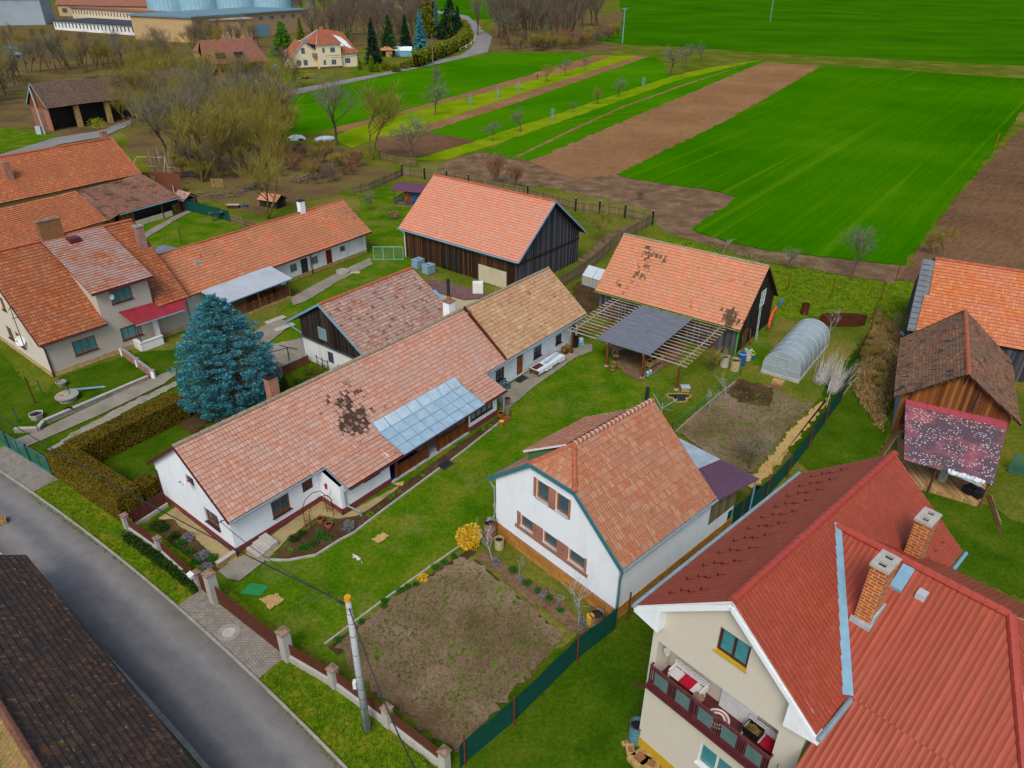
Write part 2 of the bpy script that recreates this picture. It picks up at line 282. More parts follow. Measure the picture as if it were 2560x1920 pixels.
M['hedge']=leafmat('hedge',[S('5A5212'),S('746418'),S('8C7626')]); M['hedge_in']=plain('hedge_in',S('2A2808'),.95,.05,var=.5); M['shrub']=leafmat('shrub',[S('1E4A10'),S('2E6A16'),S('4A7A24')]); M['shrub_o']=leafmat('shrub_o',[S('4A5A10'),S('62701A'),S('7A7A24')]); M['lav']=leafmat('lav',[S('6A707A'),S('8A8C98'),S('7A8070')]); M['forsy']=leafmat('forsy',[S('C89A10'),S('E8C024'),S('F0D050')]); M['bud']=leafmat('bud',[S('8A9418'),S('A8A820')]); M['dry']=leafmat('dry',[S('8A7244'),S('A48A58'),S('6E5C38')]); M['thuja']=leafmat('thuja',[S('4E6A08'),S('6A8410'),S('82961C')]); M['grass_t']=leafmat('grass_t',[S('4E7812'),S('6C8A1A'),S('8E9428')]); M['holly']=leafmat('holly',[S('16300C'),S('2A4A12'),S('3E5C18')])
M['weed']=leafmat('weed',[S('3E6A12'),S('5C8A1A'),S('7A9420')])
# ---------- ground ----------
M['tile_edge_shade']=plain('tile_edge_shade',S('4E3028'),.95,.05,var=.4)  # dark brown tile lips: the shadow between rows is put into the colour
g_mead=ground('g_meadow',[(.3,S('465A12')),(.5,S('5A681C')),(.7,S('767228'))],.12,3.,(.5,.75,S('8A7A44')),.05,.55)
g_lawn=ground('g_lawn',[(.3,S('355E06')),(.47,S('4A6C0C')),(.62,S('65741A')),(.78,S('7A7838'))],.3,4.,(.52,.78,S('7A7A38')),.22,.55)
g_verge=ground('g_verge',[(.3,S('40640A')),(.5,S('627A12')),(.72,S('867E24'))],.8,5.,(.5,.75,S('426C0A')),.9,.6)
g_darklawn=ground('g_yard',[(.3,S('2E4E08')),(.5,S('425E0E')),(.72,S('5C661C'))],.3,5.,None,1,.5)  # lawn of the side yards in darker greens
def fieldmat(name,a,b,c,yaw,sc1=.012):
    m=N(name,.95,.0); g=m.geo(); mp=m.n('Mapping'); mp.inputs['Rotation'].default_value=(0,0,-R(yaw)); m.l(g,mp.inputs[0]); co=mp.outputs[0]
    n1=m.noise(g,.02,5,.6); st=m.noise(co,1.,4,.6,(.02,.9,1)); n3=m.noise(g,2.2,5,.8)
    c_=m.ramp(m.math('ADD',m.math('MULTIPLY',n1,.7),m.math('MULTIPLY',st,.3)),[(.35,a),(.5,b),(.68,c)])
    lines=m.noise(co,1.,2,.5,(.004,.35,1)); c_=m.mix(m.math('MULTIPLY',m.ramp(lines,[(.6,0.),(.7,1.)]),.45),c_,S('5E8410'))
    c_=m.mix(.45,c_,m.ramp(n3,[(.3,.45),(.7,1.4)]),'MULTIPLY'); m.bump(n3,.6,.08); return m.col(c_)
g_field=fieldmat('g_field',S('285E00'),S('346E00'),S('487A04'),53); g_far=fieldmat('g_far',S('265802'),S('326802'),S('427406'),-8); g_strip=fieldmat('g_strip',S('2E6600'),S('3C7602'),S('528208'),40)
g_yel=ground('g_yel',[(.3,S('5C8206')),(.5,S('76900C')),(.7,S('8E961C'))],.1,2.)
def ploughmat(name,a,b,c,yaw):
    m=N(name,.97,.0); g=m.geo(); mp=m.n('Mapping'); mp.inputs['Rotation'].default_value=(0,0,-R(yaw)); m.l(g,mp.inputs[0])
    st=m.noise(mp.outputs[0],1.,5,.7,(.35,1.6,1)); n3=m.noise(g,3.,6,.85); n1=m.noise(g,.05,4)
    c_=m.ramp(m.math('ADD',m.math('MULTIPLY',st,.5),m.math('MULTIPLY',n1,.5)),[(.35,a),(.5,b),(.65,c)]); c_=m.mix(.65,c_,m.ramp(n3,[(.32,.3),(.68,1.5)]),'MULTIPLY'); m.bump(n3,.9,.12); return m.col(c_)
g_plough=ploughmat('g_plough',S('7C5C3C'),S('8E6A48'),S('A07E58'),45); g_plough2=ploughmat('g_plough2',S('5C4634'),S('745840'),S('86684A'),45)
g_soil=ground('g_soil',[(.3,S('5C4A36')),(.5,S('77604A')),(.7,S('8E785C'))],.35,5.,(.62,.75,S('5A6A1E')),.9,.6,bump=.9)
g_bed=ground('g_bed',[(.3,S('5E4C36')),(.5,S('7C6850')),(.72,S('94806A'))],.2,7.,(.58,.72,S('5E7426')),.5,.65,bump=.9,spots=[(3.,.66,.74,S('4E7C18'))])
g_dsoil=ground('g_dsoil',[(.3,S('3E3020')),(.6,S('5C4832')),(.8,S('6E5A42'))],.6,7.,None,1,.6,bump=.9)
g_yardbrown=ground('g_yardbrown',[(.3,S('5A4A34')),(.5,S('6E5C3E')),(.7,S('7E7038'))],.12,3.,(.5,.72,S('5A641C')),.12,.6)
g_straw=ground('g_straw',[(.3,S('A88A54')),(.55,S('C4A468')),(.8,S('8A7248'))],.8,9.)
g_conc=ground('g_conc',[(.3,S('7C7668')),(.6,S('928C7E')),(.8,S('A09A8C'))],.5,8.,(.6,.8,S('8A8250')),.6,.25,bump=.2,bd=.01)
g_gravel=ground('g_gravel',[(.3,S('8A8478')),(.6,S('A49C8E')),(.8,S('7A7668'))],1.,14.,(.55,.75,S('6E7A2C')),.5,.6)
g_ylconc=ground('g_ylconc',[(.3,S('8E7E56')),(.6,S('A8966C')),(.8,S('9C8A3C'))],.7,8.,None,1,.25,bump=.2,bd=.01)
def roadmat():
    m=N('g_road',.95,.05); sp_=m.n('SeparateXYZ'); m.l(m.uv(),sp_.inputs[0]); g=m.geo()
    v=sp_.outputs[1]; wv=m.math('ADD',v,m.math('MULTIPLY',m.math('SUBTRACT',m.noise(g,.2,3),.5),.25))
    trk=m.ramp(wv,[(.0,S('6E6A64')),(.14,S('7C7974')),(.27,S('82807E')),(.45,S('706F70')),(.57,S('727172')),(.72,S('84827F')),(.9,S('7A7772')),(1.,S('6A665F'))])
    vo=m.n('TexVoronoi',feature='DISTANCE_TO_EDGE'); vo.inputs['Scale'].default_value=.33; vm=m.n('VectorMath',operation='ADD'); m.l(g,vm.inputs[0]); nz=m.n('TexNoise'); nz.inputs['Scale'].default_value=1.5; m.l(g,nz.inputs['Vector']); m.l(nz.outputs['Color'],vm.inputs[1]); m.l(vm.outputs[0],vo.inputs['Vector'])
    trk=m.mix(m.math('MULTIPLY',m.math('LESS_THAN',vo.outputs['Distance'],.008),.12),trk,S('3A3836')); trk=m.mix(m.math('MULTIPLY',m.ramp(m.noise(g,.45,4,.7),[(.6,0.),(.64,1.)]),.15),trk,S('5E5E62'))
    c=m.mix(.45,trk,m.ramp(m.noise(g,1.1,5,.7),[(.3,.65),(.7,1.15)]),'MULTIPLY'); f=m.noise(g,40,3,.7); c=m.mix(.25,c,m.ramp(f,[(.3,.5),(.7,1.4)]),'MULTIPLY'); m.bump(f,.3,.01); return m.col(c)
g_road=roadmat(); g_lane=ground('g_lane',[(.3,S('7A7876')),(.6,S('8C8A88')),(.8,S('9A948E'))],.15,4.,None,1,.2,bump=.2)
g_pave=brick('g_pave',S('9E988C'),S('8E887C'),S('5E5A50'),1.,.22,.11,ms=.012)
rg=random.Random(5)
LZ={1:.002,2:.016,3:.05,4:.088,5:.116,6:.142}
def ragged(pts,step,jit):
    out=[]
    for i in range(len(pts)):
        a,b=pts[i],pts[(i+1)%len(pts)]; L=(b-a).length; n=max(1,min(400,int(L/step))); d=(b-a); nn=V((-d.y,d.x,0)).normalized() if L>1e-6 else V((0,0,0))
        for k in range(n): out.append(a+d*(k/n)+nn*(rg.gauss(0,jit) if k else 0)+d.normalized()*(rg.uniform(-.3,.3)*step if k else 0))
    return out
def patch(name,px,mat,layer,jit=.1,step=.5,kind='structure',label=None,cat=None,world=False):
    pts=[V((p[0],p[1],0)) for p in px] if world else [P(*p) for p in px]
    if jit>0: pts=ragged(pts,step,jit)
    LZ[layer]+=.002; z=LZ[layer]; a=sum(pts[i].x*pts[(i+1)%len(pts)].y-pts[(i+1)%len(pts)].x*pts[i].y for i in range(len(pts)))
    if a<0: pts=pts[::-1]
    mb=MB(); mb.face([(p.x,p.y,z) for p in pts],0); o=mb.build(name,mat); o['kind']=kind
    if label: o['label']=label
    if cat: o['category']=cat
    return o
mb=MB(); mb.face([(-2600,-80,0),(2600,-80,0),(2600,5200,0),(-2600,5200,0)]); o=mb.build('ground',g_mead); o['kind']='structure'
patch('far_field',[(1482,101),(1540,74),(1555,62),(1548,0),(1400,-40),(1000,-45),(2900,-45),(3100,160),(2560,165),(2267,150),(2093,142),(1920,132),(1642,114),(1556,111)],g_far,1,.8,6)
patch('far_field',[(1010,30),(1080,0),(1160,0),(1300,10),(1290,45),(1165,50),(1020,55)],g_far,1,.5,4)
patch('road_field',[(520,300),(560,283),(640,258),(831,215),(958,189),(1074,163),(1150,146),(1280,131),(1526,136),(1482,139),(1280,200),(987,283),(842,318),(700,345)],g_strip,1,.25,2)
patch('ploughed_field',[(1526,136),(1482,139),(1280,200),(987,283),(842,318),(820,332),(866,327),(1016,283),(1280,214),(1465,165),(1529,139)],g_plough,2,.25,2)
patch('grass_field',[(1529,139),(1465,165),(1280,214),(1016,283),(866,327),(830,345),(880,370),(944,345),(1060,328),(1068,315),(1280,242),(1598,139)],g_yel,2,.25,2)
patch('ploughed_field',[(1598,139),(1280,242),(1068,313),(1060,328),(1074,328),(1280,262),(1627,140)],g_plough,3,.25,2)
patch('grass_field',[(1627,140),(1280,262),(1074,328),(1071,333),(1184,353),(1280,321),(1679,190),(1642,143)],g_strip,3,.3,2)
patch('meadow_strip',[(1184,353),(1280,321),(1679,190),(1760,172),(1908,148),(1690,203),(1280,347),(1120,398),(1045,400),(1039,397)],g_yel,2,.2,2)
patch('grass_field',[(1690,202),(1908,150),(1912,157),(1323,403),(1280,397),(1204,380),(1280,349)],g_strip,3,.25,2)
patch('furrow',[(1288,393),(1420,328),(1560,265),(1700,215),(1862,162),(1862,163),(1705,217),(1562,268),(1425,331),(1294,395)],g_plough,4,.15,2)
patch('ploughed_field',[(1908,156),(2053,166),(1920,243),(1800,310),(1545,437),(1440,450),(1323,403)],g_plough,3,.3,2)
patch('yard_soil',[(1114,404),(1204,381),(1280,397),(1323,402),(1440,440),(1545,436),(1700,460),(1850,493),(1830,520),(1735,576),(1762,600),(1690,590),(1640,560),(1630,525),(1380,470),(1090,440)],g_soil,2,.3,1.5)
patch('wheat_field',[(1540,437),(1800,310),(1920,244),(2053,166),(2209,171),(2441,191),(2600,199),(2600,240),(2560,268),(2484,378),(2395,480),(2261,664),(2122,651),(1920,627),(1830,610),(1728,575),(1760,548),(1772,541),(1815,518),(1841,494),(1798,480),(1656,460)],g_field,4,.25,1.5)
patch('farm_track',[(1728,577),(1830,611),(1920,628),(2122,652),(2261,665),(2290,672),(2225,712),(2209,703),(1920,657),(1830,636),(1735,604)],g_soil,3,.2,1)
patch('ploughed_field',[(2620,262),(2490,385),(2400,487),(2270,668),(2245,700),(2330,720),(2650,790),(3100,600),(3100,150)],g_plough2,3,.3,1.5)
patch('ploughed_field',[(941,344),(1071,333),(1190,353),(1039,396),(944,386)],g_plough2,3,.3,1)
patch('chicken_yard',[(415,470),(440,430),(600,395),(760,380),(900,400),(1000,430),(990,450),(880,470),(830,490),(740,510),(640,540),(585,520),(500,500)],g_yardbrown,2,.5,1.5)
patch('scrub_ground',[(-300,380),(-200,250),(150,120),(430,90),(560,215),(620,262),(520,310),(700,350),(880,375),(930,420),(700,470),(430,500),(300,330),(90,385)],g_yardbrown,1,.8,4)
patch('scrub_ground',[(-300,170),(-100,20),(430,10),(560,30),(820,25),(1010,20),(1000,70),(1160,105),(1110,150),(1000,110),(760,140),(430,130)],g_yardbrown,1,.8,5)
patch('scrub_ground',[(1225,90),(1250,40),(1560,30),(1550,68),(1540,76),(1482,103),(1556,112),(1530,132),(1280,130),(1225,128)],g_yardbrown,3,.6,3)
patch('lawn',[(610,1530),(545,1450),(690,1385),(870,1270),(1090,1130),(1270,985),(1310,945),(1460,850),(1560,800),(1900,800),(1960,930),(1760,880),(1480,1150),(1250,1330),(1140,1380),(960,1520),(860,1600),(830,1660)],g_lawn,2,.12,.4)
patch('lawn',[(560,1040),(500,960),(640,940),(600,900),(720,760),(830,700),(900,640),(900,500),(880,470),(1060,470),(1040,720),(1000,780),(760,950),(680,1010)],g_lawn,2,.15,.5)
patch('lawn',[(330,570),(360,545),(480,500),(600,545),(640,590),(420,640),(370,640)],g_lawn,2,.2,.5)
patch('lawn',[(640,168),(690,160),(760,170),(770,200),(690,205)],g_lawn,2,.4,2)
patch('lawn',[(880,175),(950,168),(1010,160),(1060,150),(1010,165),(940,185),(880,190)],g_lawn,2,.3,2)
patch('lawn',[(-250,415),(-120,310),(0,320),(90,328),(160,345),(0,385)],g_lawn,3,.3,1)
patch('lawn',[(-120,960),(0,880),(40,930),(110,990),(155,940),(350,880),(470,870),(580,950),(520,1080),(420,1170),(445,1270),(390,1300),(330,1250),(120,1130),(30,1090),(-120,1130)],g_darklawn,2,.1,.4)
patch('lawn',[(1000,1905),(1430,1600),(1570,1500),(1680,1600),(1610,1920),(1610,2100),(1000,2100)],g_darklawn,2,.1,.4)
patch('lawn',[(1960,1120),(2080,950),(2200,800),(2260,860),(2200,1150),(2500,1280),(2620,1350),(2620,1520),(2300,1400),(2080,1240)],g_darklawn,2,.15,.4)
patch('field_margin',[(1640,590),(1700,600),(1760,605),(1835,640),(1920,660),(2209,708),(2290,700),(2340,720),(2270,820),(2240,850),(2190,780),(1920,800),(1880,720)],g_verge,1,.2,.6)
# kerb line of the street and everything along it, in metres
KA,KB=P(72,1239),P(840,1925); KD=(KB-KA).normalized(); KN=V((-KD.y,KD.x,0))*-1   # KN points to the street side
if KN.y>0: KN=-KN
lerp_=lambda a,b,t:a+(b-a)*t
def kf(s):
    q=lambda x:.72-.72*((x-17)/19)**2
    return q(s) if -6<s<40 else (q(-6)+(s+6)*.0917 if s<=-6 else q(40)-(s-40)*.0917)
def K(s,t): q=KA+KD*s+KN*(t-kf(s)); return (q.x,q.y)
def strip(name,ss,t0,t1,mat,z0,z1=None,kind='structure',gap=0.,uvw=False):
    mb=MB()
    for s0,s1 in zip(ss[:-1],ss[1:]):
        q=[K(s0,t1),K(s1-gap,t1),K(s1-gap,t0),K(s0,t0)]
        if z1 is None: mb.face([V((*p,z0)) for p in q][::-1] if t1<t0 else [V((*p,z0)) for p in q],0,[(s0,1.),(s1,1.),(s1,0.),(s0,0.)][::-1 if t1<t0 else 1] if uvw else None)
        else: mb.hexa([V((*p,z0)) for p in q]+[V((*p,z1)) for p in q])
    o=mb.build(name,mat); o['kind']=kind; return o
SS=[-70+i*2 for i in range(76)]
strip('road',SS,0,4.05,g_road,.142,uvw=True); strip('kerb',[-70+i for i in range(150)],-.14,0,M['concrete'],0,.23,gap=.01); strip('kerb',SS,4.05,4.3,M['concrete'],0,.2,gap=.01)
def ks(u,v):
    d=P(u,v)-KA; return d.dot(KD),d.dot(KN)
strip('street_verge',SS,-.145,-2.75,g_verge,.094); strip('street_verge',SS,4.31,12,g_verge,.096)
for (pa,pb,w_) in (((72,1239),(-60,1150),-1.95),((440,1521),(637,1709),-2.0)):
    s0,s1=ks(*pa)[0],ks(*pb)[0]; s0,s1=min(s0,s1),max(s0,s1); n=8
    strip('paving',[lerp_(s0,s1,i/n) for i in range(n+1)],-.14,w_,g_pave,.15)
patch('road',[(470,275),(535,234),(600,240),(640,243),(831,206),(958,182),(1074,157),(1103,148),(1150,139),(1178,120),(1188,98),(1182,74),(1190,68),(1206,76),(1230,92),(1226,110),(1219,131),(1150,148),(1074,165),(958,190),(831,217),(640,260),(560,272),(520,285)],g_lane,5,.05,2)
patch('road',[(1182,76),(1205,70),(1170,40),(1120,30),(1000,15),(900,10),(880,14),(1000,22),(1110,36),(1150,46)],g_lane,4,.05,3)
patch('road',[(-250,480),(0,388),(140,345),(240,330),(330,300),(330,312),(250,345),(150,362),(0,408),(-250,510)],g_lane,5,.1,1)
patch('path',[(30,1105),(98,1080),(370,950),(440,925),(440,940),(411,962),(250,1040),(72,1118),(40,1125)],g_conc,5,.02,.5)
patch('path',[(118,1125),(190,1080),(300,1020),(440,955),(446,966),(330,1022),(215,1085),(130,1130)],g_gravel,4,.08,.3)
patch('path',[(595,1400),(812,1247),(856,1292),(1000,1215),(985,1235),(870,1310),(850,1300),(800,1290),(720,1350),(690,1380),(640,1420),(590,1440)],g_ylconc,4,.03,.4)
patch('path',[(440,1270),(395,1300),(420,1330),(560,1415),(600,1400)],g_ylconc,4,.02,.4)
patch('path',[(545,1430),(600,1395),(660,1395),(690,1385),(600,1455),(570,1450)],g_conc,5,.02,.4)
patch('path',[(1250,1010),(1240,990),(1290,950),(1440,860),(1480,862),(1480,880),(1440,895),(1340,965),(1300,1000),(1262,1030)],g_conc,4,.03,.4)
patch('path',[(725,747),(760,728),(830,690),(925,645),(932,662),(850,703),(800,733),(765,755),(735,765)],g_conc,4,.05,.4)
patch('path',[(640,830),(690,795),(730,812),(660,870),(620,880),(560,870)],g_conc,5,.02,.4)
patch('path',[(360,585),(372,577),(440,540),(470,527),(478,532),(445,548),(380,588),(365,597)],g_conc,4,.04,.4)
patch('gravel',[(640,880),(690,860),(765,845),(775,880),(760,905),(670,925),(640,915)],g_gravel,3,.15,.3)
patch('flower_bed',[(385,1305),(430,1300),(470,1330),(555,1410),(545,1430),(520,1435),(470,1390),(375,1320)],g_dsoil,4,.05,.3)
patch('flower_bed',[(690,1388),(735,1352),(800,1305),(850,1300),(880,1295),(905,1290),(1090,1155),(1250,1040),(1256,1052),(1100,1170),(960,1275),(880,1335),(845,1352),(800,1385),(760,1398),(720,1402),(690,1400)],g_dsoil,5,.02,.3)
patch('vegetable_bed',[(950,1520),(1150,1395),(1180,1400),(1290,1490),(1410,1590),(1400,1610),(1280,1730),(1165,1870),(1150,1885),(1090,1850),(960,1750),(865,1665),(845,1612)],g_bed,4,.12,.25)
patch('flower_bed',[(820,1620),(960,1520),(1050,1455),(1180,1370),(1190,1385),(1165,1402),(1040,1480),(900,1580),(845,1640)],g_dsoil,3,.05,.3)
patch('flower_bed',[(1185,1390),(1230,1385),(1300,1440),(1390,1490),(1440,1540),(1480,1580),(1450,1590),(1400,1560),(1290,1475)],g_soil,3,.1,.3)
patch('vegetable_bed',[(1690,1080),(1720,1050),(1840,960),(1930,965),(2000,1010),(2035,1015),(1960,1085),(1890,1175),(1850,1200),(1760,1130)],g_bed,4,.12,.25)
patch('vegetable_bed',[(1815,985),(1850,950),(1935,975),(1925,1020),(1850,1010)],g_dsoil,5,.1,.25)
patch('straw_strip',[(1895,1180),(1965,1090),(2035,1020),(2075,995),(2060,1020),(1985,1110),(1920,1195),(1880,1225),(1860,1215)],g_straw,5,.12,.25)
patch('barn_yard_soil',[(1430,720),(1560,650),(1500,700),(1500,760),(1470,790),(1440,750)],g_dsoil,3,.2,.4)
patch('barn_yard_soil',[(1440,660),(1510,590),(1620,540),(1600,570),(1500,640)],g_soil,3,.2,.4)
patch('pergola_floor',[(1500,820),(1560,812),(1680,830),(1720,870),(1690,905),(1645,930),(1600,955),(1560,935),(1535,900)],g_soil,4,.08,.3)
for q in ([(648,1502),(690,1487),(713,1500),(700,1512),(676,1528)],[(1232,1262),(1250,1258),(1238,1290)],[(985,1212),(1010,1206),(1005,1222)],[(1010,1175),(1030,1165),(1040,1178),(1018,1188)],[(930,1350),(960,1335),(975,1345),(945,1362)]): patch('worn_patch',q,g_straw,5,.05,.15)
patch('tree_bed',[(470,1020),(560,985),(640,960),(640,985),(520,1060),(480,1090),(440,1060)],g_dsoil,4,.1,.3)
# ---------- building helpers ----------
def lerp(a,b,t): return a+(b-a)*t
def roofplane(mb,e0,e1,r1,r0,rowh=.36,lift=.05,wob=.015,seed=0,th=.1,m=0,m2=1):
    e0,e1,r1,r0=[V(p) for p in (e0,e1,r1,r0)]
    n=(e1-e0).cross(r0-e0)+(r1-e1).cross(r0-e1 if (r0-r1).length<1e-4 else r0-r1)*0
    if n.length<1e-6: n=(e1-e0).cross(r1-e0)
    n.normalize()
    if n.z<0: n=-n
    t_=(e1-e0).normalized(); b_=n.cross(t_); L=max((r0-e0).dot(b_),(r1-e1).dot(b_)); k=max(1,round(L/rowh)); rh=L/k
    nu=max(1,int((e1-e0).length/1.1)); rr=random.Random(seed); ph=[rr.uniform(0,6.28) for _ in range(6)]
    def wv(u,v): return wob*(math.sin(u*.55+ph[0])+.7*math.sin(u*1.3+ph[1]+v*.5)+.5*math.sin(v*1.1+ph[2]+u*.2))
    def pt(s,t,l):
        p=lerp(lerp(e0,e1,s),lerp(r0,r1,s),t); d=p-e0; u,v=d.dot(t_),d.dot(b_); return p+n*(l+wv(u,v)),u
    for i in range(k):
        t0,t1=i/k,(i+1)/k
        for j in range(nu):
            s0,s1=j/nu,(j+1)/nu
            A,ua=pt(s0,t0,lift); B,ub=pt(s1,t0,lift); C,uc=pt(s1,t1,.003); D,ud=pt(s0,t1,.003); v0,v1=i*rowh+.001,(i+1)*rowh-.001
            mb.face([A,B,C,D],m,[(ua,v0),(ub,v0),(uc,v1),(ud,v1)])
            mb.face([A-n*lift,B-n*lift,B,A],2,[(ua,v0+.01),(ub,v0+.01),(ub,v0+.02),(ua,v0+.02)])  # lip face, painted dark as the shade line under each row
    lo=[p-n*th for p in (e0,e1,r1,r0)]; hi=[p+n*lift*.5 for p in (e0,e1,r1,r0)]
    mb.face(lo[::-1],m2)
    for a,b in ((0,1),(1,2),(3,0)): mb.face([lo[a],lo[b],hi[b],hi[a]],m2)
def ridge(par,p,q,mat,r=.14,step=.38,name='ridge_tiles',wob=.015,seed=1):
    mb=MB(); p,q=V(p),V(q); L=(q-p).length; n=max(1,int(L/step)); rr=random.Random(seed)
    for i in range(n):
        j=rr.uniform(-wob,wob); a=lerp(p,q,i/n)+V((0,0,j)); b=lerp(p,q,min(1,(i+1.08)/n))+V((0,0,rr.uniform(-wob,wob)*.5)); mb.tube(a,b,r*1.08,r*.9,8)
    return mb.build(name,mat,par)
def wall(mb,p0,p1,hp,ops=(),depth=.14,z0=0.,m=0):
    """p0->p1 footprint edge with the outside on its right; hp [(x,h)] roof line; ops [(x0,x1,za,zb)]"""
    p0=V((p0[0],p0[1],0)); p1=V((p1[0],p1[1],0)); d=(p1-p0); L=d.length; d.normalize(); nn=V((d.y,-d.x,0))
    if isinstance(hp,(int,float)): hp=[(0,hp),(L,hp)]
    def H(x):
        for (xa,ha),(xb,hb) in zip(hp[:-1],hp[1:]):
            if x<=xb+1e-6: return ha+(hb-ha)*(x-xa)/max(1e-6,xb-xa)
        return hp[-1][1]
    xs=sorted(set([0,L]+[x for x,_ in hp]+[x for o in ops for x in o[:2]])); xs=[x for x in xs if -1e-6<=x<=L+1e-6]
    pt=lambda x,z,k=0.: p0+d*x+V((0,0,z))-nn*k
    for xa,xb in zip(xs[:-1],xs[1:]):
        if xb-xa<1e-5: continue
        mid=(xa+xb)/2; os=sorted([o for o in ops if o[0]<mid<o[1]],key=lambda o:o[2]); z=z0
        for o in os:
            if o[2]>z+1e-4: mb.face([pt(xa,z),pt(xb,z),pt(xb,o[2]),pt(xa,o[2])],m)
            z=o[3]
        mb.face([pt(xa,z),pt(xb,z),pt(xb,H(xb)),pt(xa,H(xa))],m)
    for (xa,xb,za,zb) in ops:
        for q in (((xa,za),(xa,zb)),((xa,zb),(xb,zb)),((xb,zb),(xb,za)),((xb,za),(xa,za))):
            mb.face([pt(*q[0]),pt(*q[1]),pt(*q[1],depth),pt(*q[0],depth)],m)
    return d,nn,p0
def window(par,o,d,nn,w,h,fm,gm,nx=2,ny=1,sillm=None,depth=.11,fw_=.11,proud=.1,name='window'):
    o=V(o)-nn*depth; U=V((0,0,1)); mb=MB()
    def bar(x0,x1,z0,z1,t=.06):
        c=[o+d*x+U*z+nn*k for k in (0,t) for (x,z) in ((x0,z0),(x1,z0),(x1,z1),(x0,z1))]
        mb.hexa([c[0],c[1],c[5],c[4],c[3],c[2],c[6],c[7]])
    bar(0,w,0,fw_); bar(0,w,h-fw_,h); bar(0,fw_,fw_,h-fw_); bar(w-fw_,w,fw_,h-fw_)
    for i in range(1,nx): x=w*i/nx; bar(x-fw_*.45,x+fw_*.45,fw_,h-fw_,.058)
    for i in range(1,ny): z=h*i/ny; bar(fw_,w-fw_,z-.025,z+.025,.045)
    f=mb.build(name,fm,par)
    g=MB(); g.face([o+nn*.012+d*.03+U*.03,o+nn*.012+d*(w-.03)+U*.03,o+nn*.012+d*(w-.03)+U*(h-.03),o+nn*.012+d*.03+U*(h-.03)]); g.build('pane',gm,f)
    if sillm:
        s_=MB(); a=o+nn*.0; c=[a+d*x+nn*k+U*z for z in (-.05,.012) for (x,k) in ((-.06,.05),(w+.06,.05),(w+.06,depth+proud),(-.06,depth+proud))]
        s_.hexa(c); s_.build('sill',sillm,f)
    return f
def door(par,o,d,nn,w,h,mat,depth=.1,name='door',handle=True):
    o=V(o)-nn*depth; U=V((0,0,1)); mb=MB(); c=[o+d*x+nn*k+U*z for z in (0,h) for (x,k) in ((.0,-.03),(w,-.03),(w,.03),(.0,.03))]
    mb.hexa([c[3],c[2],c[1],c[0],c[7],c[6],c[5],c[4]])
    for z in (.25,h*.55): # raised panels
        q=[o+d*x+nn*k+U*zz for k in (.03,.045) for (x,zz) in ((w*.18,z),(w*.82,z),(w*.82,z+h*.33),(w*.18,z+h*.33))]; mb.hexa([q[0],q[1],q[5],q[4],q[3],q[2],q[6],q[7]])
    f=mb.build(name,mat,par)
    if handle: hb=MB(); p=o+d*(w*.88)+U*1.0+nn*.03; hb.bar(p,p+nn*.06,.02); hb.bar(p+nn*.05,p+nn*.05-d*.12,.02); hb.build('handle',M['darkmet'],f)
    return f
def opx(fr,kind,c,p0,px):
    """photo rectangle (u0,v0 lower-left, u1,v1 upper-right) -> opening on a wall plane, x measured from p0"""
    f=fr.onb if kind=='b' else fr.ona; a,za=f(c,px[0],px[1]); b,zb=f(c,px[2],px[3]); return a,za,b,zb
def chimney(par,x,y,z0,z1,sx,sy,mat,capm=None,flue=(.2,.2),name='chimney',capo=.06,capt=.12,holes=1):
    mb=MB(); mb.box(x-sx/2,x+sx/2,y-sy/2,y+sy/2,z0,z1); f=mb.build(name,mat,par)
    if capm is not None:
        cb=MB(); X0,X1,Y0,Y1=x-sx/2-capo,x+sx/2+capo,y-sy/2-capo,y+sy/2+capo; xs=[X0,X1]
        hs=[]
        for k in range(holes):
            cx=lerp(X0,X1,(k+.5)/holes); hs.append((cx-flue[0]/2,cx+flue[0]/2))
        yA,yB=y-flue[1]/2,y+flue[1]/2; zt=z1+capt
        cb.box(X0,X1,Y0,yA,z1,zt); cb.box(X0,X1,yB,Y1,z1,zt); edges=[X0]+[e for h in hs for e in h]+[X1]
        for i in range(0,len(edges),2): cb.box(edges[i],edges[i+1],yA,yB,z1,zt)
        for h in hs: cb.face([(h[0],yA,z1+.005),(h[1],yA,z1+.005),(h[1],yB,z1+.005),(h[0],yB,z1+.005)],1)
        cb.build('cap',[capm,M['black']],f)
    return f
def gut(par,p,q,mat,r=.07,name='gutter'):
    mb=MB(); mb.tube(p,q,r,r,8); return mb.build(name,mat,par)
def pipe(par,pts,mat,r=.05,name='downpipe'):
    mb=MB(); mb.path([V(p) for p in pts],r,8); return mb.build(name,mat,par)
def barge(par,pts,mat,w_=.2,t=.05,name='barge_board'):
    mb=MB()
    for a,b in zip(pts[:-1],pts[1:]): mb.bar(a,b,t,w_)
    return mb.build(name,mat,par)
def simple_shell(par,a0,a1,b0,b1,ze,zr,bm,mat,opsS=(),opsE=(),opsN=(),opsW=(),name='wall'):
    """gabled shell; gables on the a-ends; opening lists measured along each wall"""
    mb=MB(); W=b1-b0
    rS=wall(mb,(a0,b0),(a1,b0),ze,opsS); rE=wall(mb,(a1,b0),(a1,b1),[(0,ze),(bm-b0,zr),(W,ze)],opsE); rN=wall(mb,(a1,b1),(a0,b1),ze,opsN); rW=wall(mb,(a0,b1),(a0,b0),[(0,ze),(b1-bm,zr),(W,ze)],opsW)
    mb.build(name,mat,par); return rS,rE,rN,rW
def wl(par,r,op,fm,gm,nx=2,ny=1,sillm=None,**k):   # window in an opening of wall r
    d,nn,p0=r; return window(par,p0+d*op[0]+V((0,0,op[2])),d,nn,op[1]-op[0],op[3]-op[2],fm,gm,nx,ny,sillm,**k)
